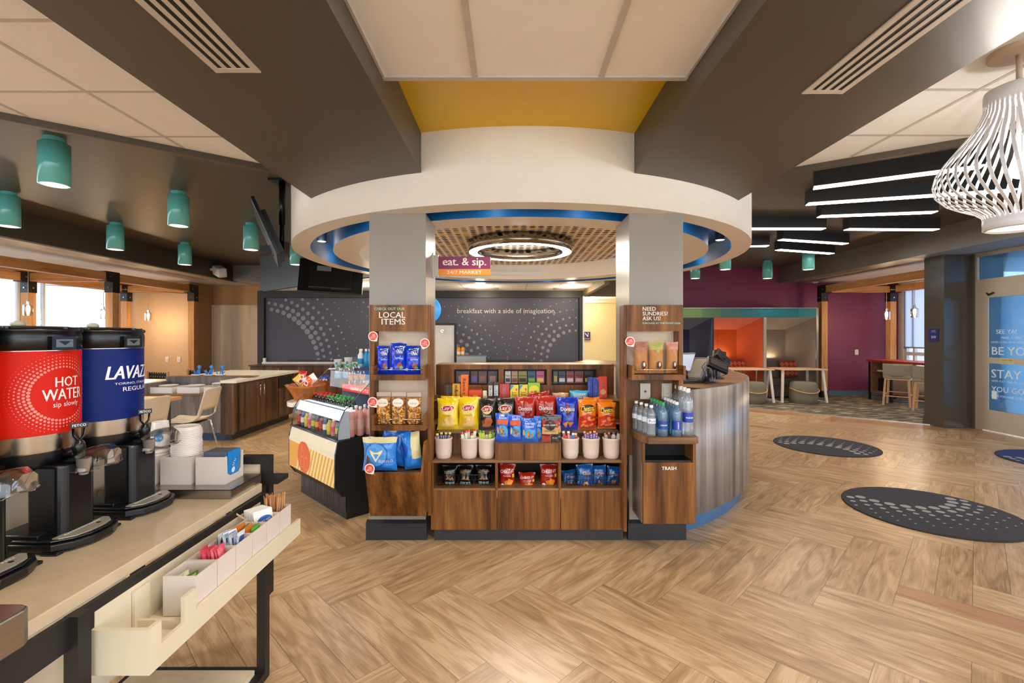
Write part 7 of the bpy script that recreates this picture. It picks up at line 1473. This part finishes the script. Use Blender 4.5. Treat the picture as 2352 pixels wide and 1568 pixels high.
# ---------------------------------------------------------------- lamps
TEAL = mat('teal_enamel', '#6acbc6', .18, coat=.4, var=.02); LED = mat('lamp_glow', '#fff0dc', .4, emit=2, ecol='#ffe9cf'); LIN = mat('linear_led', '#ffffff', .4, emit=14, ecol='#fff2e2')
def teal(x, y, label, lit=True):
    t = thing('ceiling_light', label, 'ceiling light', (x, y, 3.09), group='teal cylinder ceiling lights')
    g = MB(); g.lathe([(.09, 3.05), (.104, 3.04), (.104, 2.70), (.09, 2.70), (.085, 2.74)], TEAL, (x, y, 0), 40, cap0=False, cap1=False); g.cyl((x, y), .075, 3.045, 3.09, TEAL, 28); g.build('shade', t)
    g = MB(); g.lathe([(.09, 2.702), (.082, 2.74), (.001, 2.745)], LED, (x, y, 0), 28); g.build('diffuser', t)
    d = bpy.data.lights.new('cylinder_lamp', 'SPOT'); d.energy = 55; d.color = (1, .86, .68); d.spot_size = R(120); d.spot_blend = .8; d.shadow_soft_size = .07
    o = bpy.data.objects.new('cylinder_lamp', d); col.objects.link(o); o.location = (x, y, 2.69)
n_ = {(-3.8, 3.88): 'largest teal cylinder light, above the orange dispenser', (-5.77, 5.35): 'teal cylinder light cut by the frame edge', (-3.8, 5.33): 'teal cylinder light between the largest one and the television', (-5.77, 6.8): 'teal cylinder light over the timber frame post', (-3.8, 6.82): 'teal cylinder light beside the edge-on television', (-5.77, 8.25): 'small teal cylinder light nearest the white speaker', (-3.8, 8.25): 'teal cylinder light half hidden by the round canopy',
      (5.65, 10.25): 'teal cylinder light in front of the grey soffit corner', (5.66, 8.86): 'teal cylinder light right below a linear lamp', (4.08, 8.86): 'teal cylinder light cut by the canopy rim, above the orange booth', (4.06, 10.25): 'teal cylinder light cut by the canopy rim, above the navy booth'}
for (x, y), l in n_.items(): teal(x, y, l)
LL = [((3.02, 4.64), (4.12, 4.04), 'linear lamp highest up, partly behind the ribbed pendant'), ((3.335, 5.21), (5.14, 4.70), 'longest linear lamp, crossing behind the ribbed pendant'), ((3.84, 5.76), (5.11, 5.556), 'linear lamp ending just short of the ribbed pendant'), ((4.70, 6.46), (5.99, 6.49), 'horizontal looking linear lamp below the ribbed pendant side'), ((3.1, 6.42), (4.37, 6.44), 'linear lamp touching the canopy rim'), ((4.195, 7.165), (5.46, 7.505), 'linear lamp, upper of the two small ones'), ((4.65, 8.02), (5.86, 8.41), 'linear lamp, lower of the two small ones'), ((3.0, 7.8), (4.27, 7.68), 'linear lamp of which only the tip passes the canopy rim')]
for p, q, l in LL:
    t = thing('linear_light', l, 'ceiling light', ((p[0] + q[0]) / 2, (p[1] + q[1]) / 2, 2.93), group='linear ceiling lamps')
    a = Vector((*p, 0)); b = Vector((*q, 0)); d = (b - a).normalized(); M = Matrix.Translation(a) @ Matrix((d, Vector((-d.y, d.x, 0)), Vector((0, 0, 1)))).transposed().to_4x4(); Ln = (b - a).length
    g = MB(); g.box((0, 0, 2.937), (Ln, .13, 3.09), mat('lamp_housing', '#2b2b2c', .4), M); g.build('housing', t)
    g = MB(); g.box((.003, .012, 2.93), (Ln - .003, .118, 2.9368), LIN, M); g.build('diffuser', t)
def jar(x, y, zc_, label, gp, zj=1.96):
    t = thing('pendant_light', label, 'pendant lamp', (x, y, zc_), group=gp)
    g = MB(); g.lathe([(.001, zc_), (.07, zc_ - .001), (.07, zc_ - .025), (.001, zc_ - .03)], CHROME, (x, y, 0), 20); g.build('canopy', t)
    g = MB(); g.tube([(x, y, zc_ - .02), (x, y, zj + .05)], .004, mat('cord_silver', '#b0a898', .4), 6); g.cyl((x, y), .022, zj, zj + .06, CHROME, 14); g.build('cord', t)
    g = MB(); g.lathe([(.03, zj + .01), (.062, zj - .005), (.066, zj - .02), (.066, zj - .17), (.055, zj - .18)], glassy('jar_glass', (1, .93, .82), .5, .05), (x, y, 0), 8); g.build('jar', t)
    g = MB(); g.lathe([(.001, zj), (.02, zj - .02), (.026, zj - .07), (.02, zj - .12), (.001, zj - .14)], mat('bulb_glow', '#ffdca8', .4, emit=25, ecol='#ffd49a'), (x, y, 0), 14); g.build('bulb', t)
    light('POINT', (x, y, zj - .22), 15, (1, .72, .42), size=.05)
jar(-8.09, 7.81, 2.72, 'glass jar pendant nearest the dispensers, before the windows', 'jar pendants at the dining windows'); jar(-8.08, 9.24, 2.72, 'glass jar pendant half hidden by a timber post', 'jar pendants at the dining windows'); jar(-8.13, 10.45, 2.72, 'glass jar pendant in front of the tan end wall', 'jar pendants at the dining windows')
jar(8.1, 10.04, 2.722, 'glass jar pendant against the purple wall', 'jar pendants over the bar table', 1.97); jar(8.1, 9.34, 2.722, 'glass jar pendant against the pale window shade', 'jar pendants over the bar table', 1.99)
# ring pendant under the canopy
t = thing('ring_pendant', 'large steel ring lamp glowing white beneath the dotted ceiling', 'pendant lamp', (.11, 5.46, 2.54))
g = MB(); cx, cy_ = .11, 5.46; RS = mat('ring_steel', '#a39a8c', .16, 1, var=.12, vscale=6, stretch=(1, 1, .1)); g.lathe([(.595, 2.415), (.606, 2.415), (.606, 2.532), (.49, 2.532), (.49, 2.415), (.50, 2.415)], RS, (cx, cy_, 0), 96); g.build('ring_body', t)
g = MB(); g.lathe([(.50, 2.416), (.595, 2.416)], LIN, (cx, cy_, 0), 96, smooth=False); g.build('diffuser', t)
light('AREA', (cx, cy_, 2.40), 45, (1, .9, .76), size=1.0); light('POINT', (cx, cy_, 2.30), 10, (1, .92, .82), size=.1)  # point lamp added under the ring to brighten the dotted ceiling
# lamps in the blue recess
for i, a in enumerate((202, 232, 262, 280, 308, 336, 5, 40, 75, 110, 145, 175)):
    x, y = DC[0] + 2.145 * cos(R(a)), DC[1] + 2.145 * sin(R(a))
    t = thing('recess_lamp', 'small can lamp in the blue canopy recess' if i not in (0, 5) else ('small can lamp in the blue recess, lit disc visible, toward the television' if i == 0 else 'small can lamp in the blue recess, lit disc visible, toward the linear lamps'), 'ceiling light', (x, y, 2.52), group='can lamps in the blue recess')
    g = MB(); g.cyl((x, y), .045, 2.39, 2.52, mat('can_grey', '#3a4a58', .4), 18); g.build('can', t); g = MB(); g.lathe([(.001, 2.388), (.04, 2.388)], LED, (x, y, 0), 18, smooth=False); g.build('lens', t)
    light('POINT', (DC[0] + 2.16 * cos(R(a + 2)), DC[1] + 2.16 * sin(R(a + 2)), 2.37), .5, (1, .88, .74), size=.04); light('SPOT', (x, y, 2.38), 16, (1, .86, .68), size=.04, spot=95, blend=.7)
for i, (px, py, Y, zc_) in enumerate(((1103, 658, 8.9, 2.378), (1312, 658, 8.9, 2.378), (846, 655, 8.6, 2.378), (1365, 684, 11.7, 2.398), (1350, 693, 13.2, 2.398))):
    x = Xp(px, Y); t = thing('downlight', ['recessed ceiling lamp over the shade lettering', 'recessed ceiling lamp over the shade, toward the corridor', 'recessed ceiling lamp beside the hanging television', 'recessed corridor lamp, the brighter one', 'recessed corridor lamp, deeper in'][i], 'ceiling light', (x, Y, zc_))
    g = MB(); g.lathe([(.001, zc_ - .004), (.085, zc_ - .004)], LED, (x, Y, 0), 24, smooth=False); g.build('lens', t); g = MB(); g.lathe([(.085, zc_ - .006), (.11, zc_ - .003), (.11, zc_)], WHT, (x, Y, 0), 24); g.build('trim_ring', t)
    light('POINT', (x, Y, zc_ - .12), 16 if i < 3 else 26, (1, .85, .62), size=.08)
for i, px in enumerate((1108, 1306)):
    g = MB(); x0, x1 = Xp(px - 36, 9.3), Xp(px + 36, 9.3); [g.box((x0 + .02 * 0, 9.05 + .07 * k, 2.368), (x1, 9.09 + .07 * k, 2.377), mat('grey_louver', '#8a8076', .4)) for k in range(5)]; tag(g.build('air_vent'), 'grey louvred vent behind the lamp over the shade ' + ('lettering' if i == 0 else 'toward the corridor'), 'vent')
# ribbed pendant
x, y = 2.39, 2.19; t = thing('ribbed_pendant', 'large white onion shaped pendant lamp of thin ribs', 'pendant lamp', (x, y, 2.79)); PW = mat('pendant_white', '#dcdcdf', .3, var=.01)
g = MB(); g.lathe([(.11, 2.79), (.11, 2.772), (.10, 2.768), (.001, 2.767)], mat('canopy_warm', '#c9b7a4', .4), (x, y, 0), 32); g.build('canopy', t)
g = MB(); g.tube([(x, y, 2.77), (x, y, 2.62)], .011, mat('canopy_warm', '#c9b7a4', .4), 12); g.tube([(x, y, 2.62), (x, y, 2.3)], .009, PW, 10); g.build('stem', t)
g = MB(); g.lathe([(.001, 2.62), (.10, 2.62), (.118, 2.612), (.121, 2.60), (.121, 2.525), (.112, 2.525)], PW, (x, y, 0), 48); g.build('top_cap', t)
pr = [(.118, 2.53), (.125, 2.50), (.155, 2.44), (.205, 2.375), (.258, 2.305), (.292, 2.25), (.303, 2.20), (.293, 2.15), (.255, 2.105), (.20, 2.07), (.152, 2.045), (.124, 2.02), (.120, 2.0)]
g = MB(); N = 44
for k in range(N):
    a0 = 2 * pi * k / N; vs = []
    for i, (r_, z_) in enumerate(pr):
        a = a0 + .35 * i / len(pr); hw = .0065 * (1 if r_ > .15 else .8)
        for dr, s_ in ((0, -1), (0, 1), (.003, 1), (.003, -1)): vs.append((x + (r_ + dr) * cos(a) - s_ * hw * sin(a), y + (r_ + dr) * sin(a) + s_ * hw * cos(a), z_))
    fs = [(i * 4 + q, i * 4 + (q + 1) % 4, i * 4 + 4 + (q + 1) % 4, i * 4 + 4 + q) for i in range(len(pr) - 1) for q in range(4)]; g.add(vs, fs, PW)
g.build('ribs', t)
g = MB(); g.lathe([(.112, 2.01), (.124, 2.01), (.124, 1.955), (.112, 1.95), (.112, 2.01)], PW, (x, y, 0), 48); g.build('bottom_ring', t)
g = MB(); g.lathe([(.001, 1.962), (.111, 1.962)], mat('pendant_diffuser', '#fff6e6', .4, emit=4, ecol='#fff2da'), (x, y, 0), 40, smooth=False); g.build('diffuser', t)
g = MB(); g.lathe([(.001, 2.30), (.02, 2.29), (.035, 2.24), (.03, 2.20), (.001, 2.185)], mat('bulb_white', '#ffffff', .4, emit=30, ecol='#fff4e4'), (x, y, 0), 20); g.build('bulb', t)
light('POINT', (x, y, 2.14), 22, (1, .93, .84), size=.04)
g = MB(); g.lathe([(.001, 2.68), (.05, 2.68), (.06, 2.70), (.06, 2.712)], WHTP, (Xp(1873, 11.0), 11.0, 0), 20); tag(g.build('smoke_detector'), 'small white smoke detector on the soffit corner', 'smoke detector')
g = MB(); [g.box((6.75 + .05 * k, 8.9, 2.706), (6.78 + .05 * k, 10.4, 2.711), mat('vent_grey', '#a59a90', .4)) for k in range(3)]; tag(g.build('slot_vent'), 'thin slot vent in the soffit beside the timber beam', 'vent')
g = MB(); [g.box((-7.0 + .05 * k, 9.2, 2.714), (-6.97 + .05 * k, 10.6, 2.7199), mat('vent_tan', '#9a8a7c', .4)) for k in range(3)]; tag(g.build('slot_vent'), 'thin slot vent in the pale soffit near the speaker', 'vent')
g = MB(); X = Xp(1967.5, 11.29); Z = Zp(808.5, 11.29); g.box((X - .04, 11.285, Z - .062), (X + .04, 11.299, Z + .062), WHTP); g.box((X - .015, 11.28, Z - .035), (X + .015, 11.286, Z + .035), mat('outlet_face', '#d9cdc0', .4)); tag(g.build('wall_outlet'), 'white outlet plate on the purple wall', 'outlet')
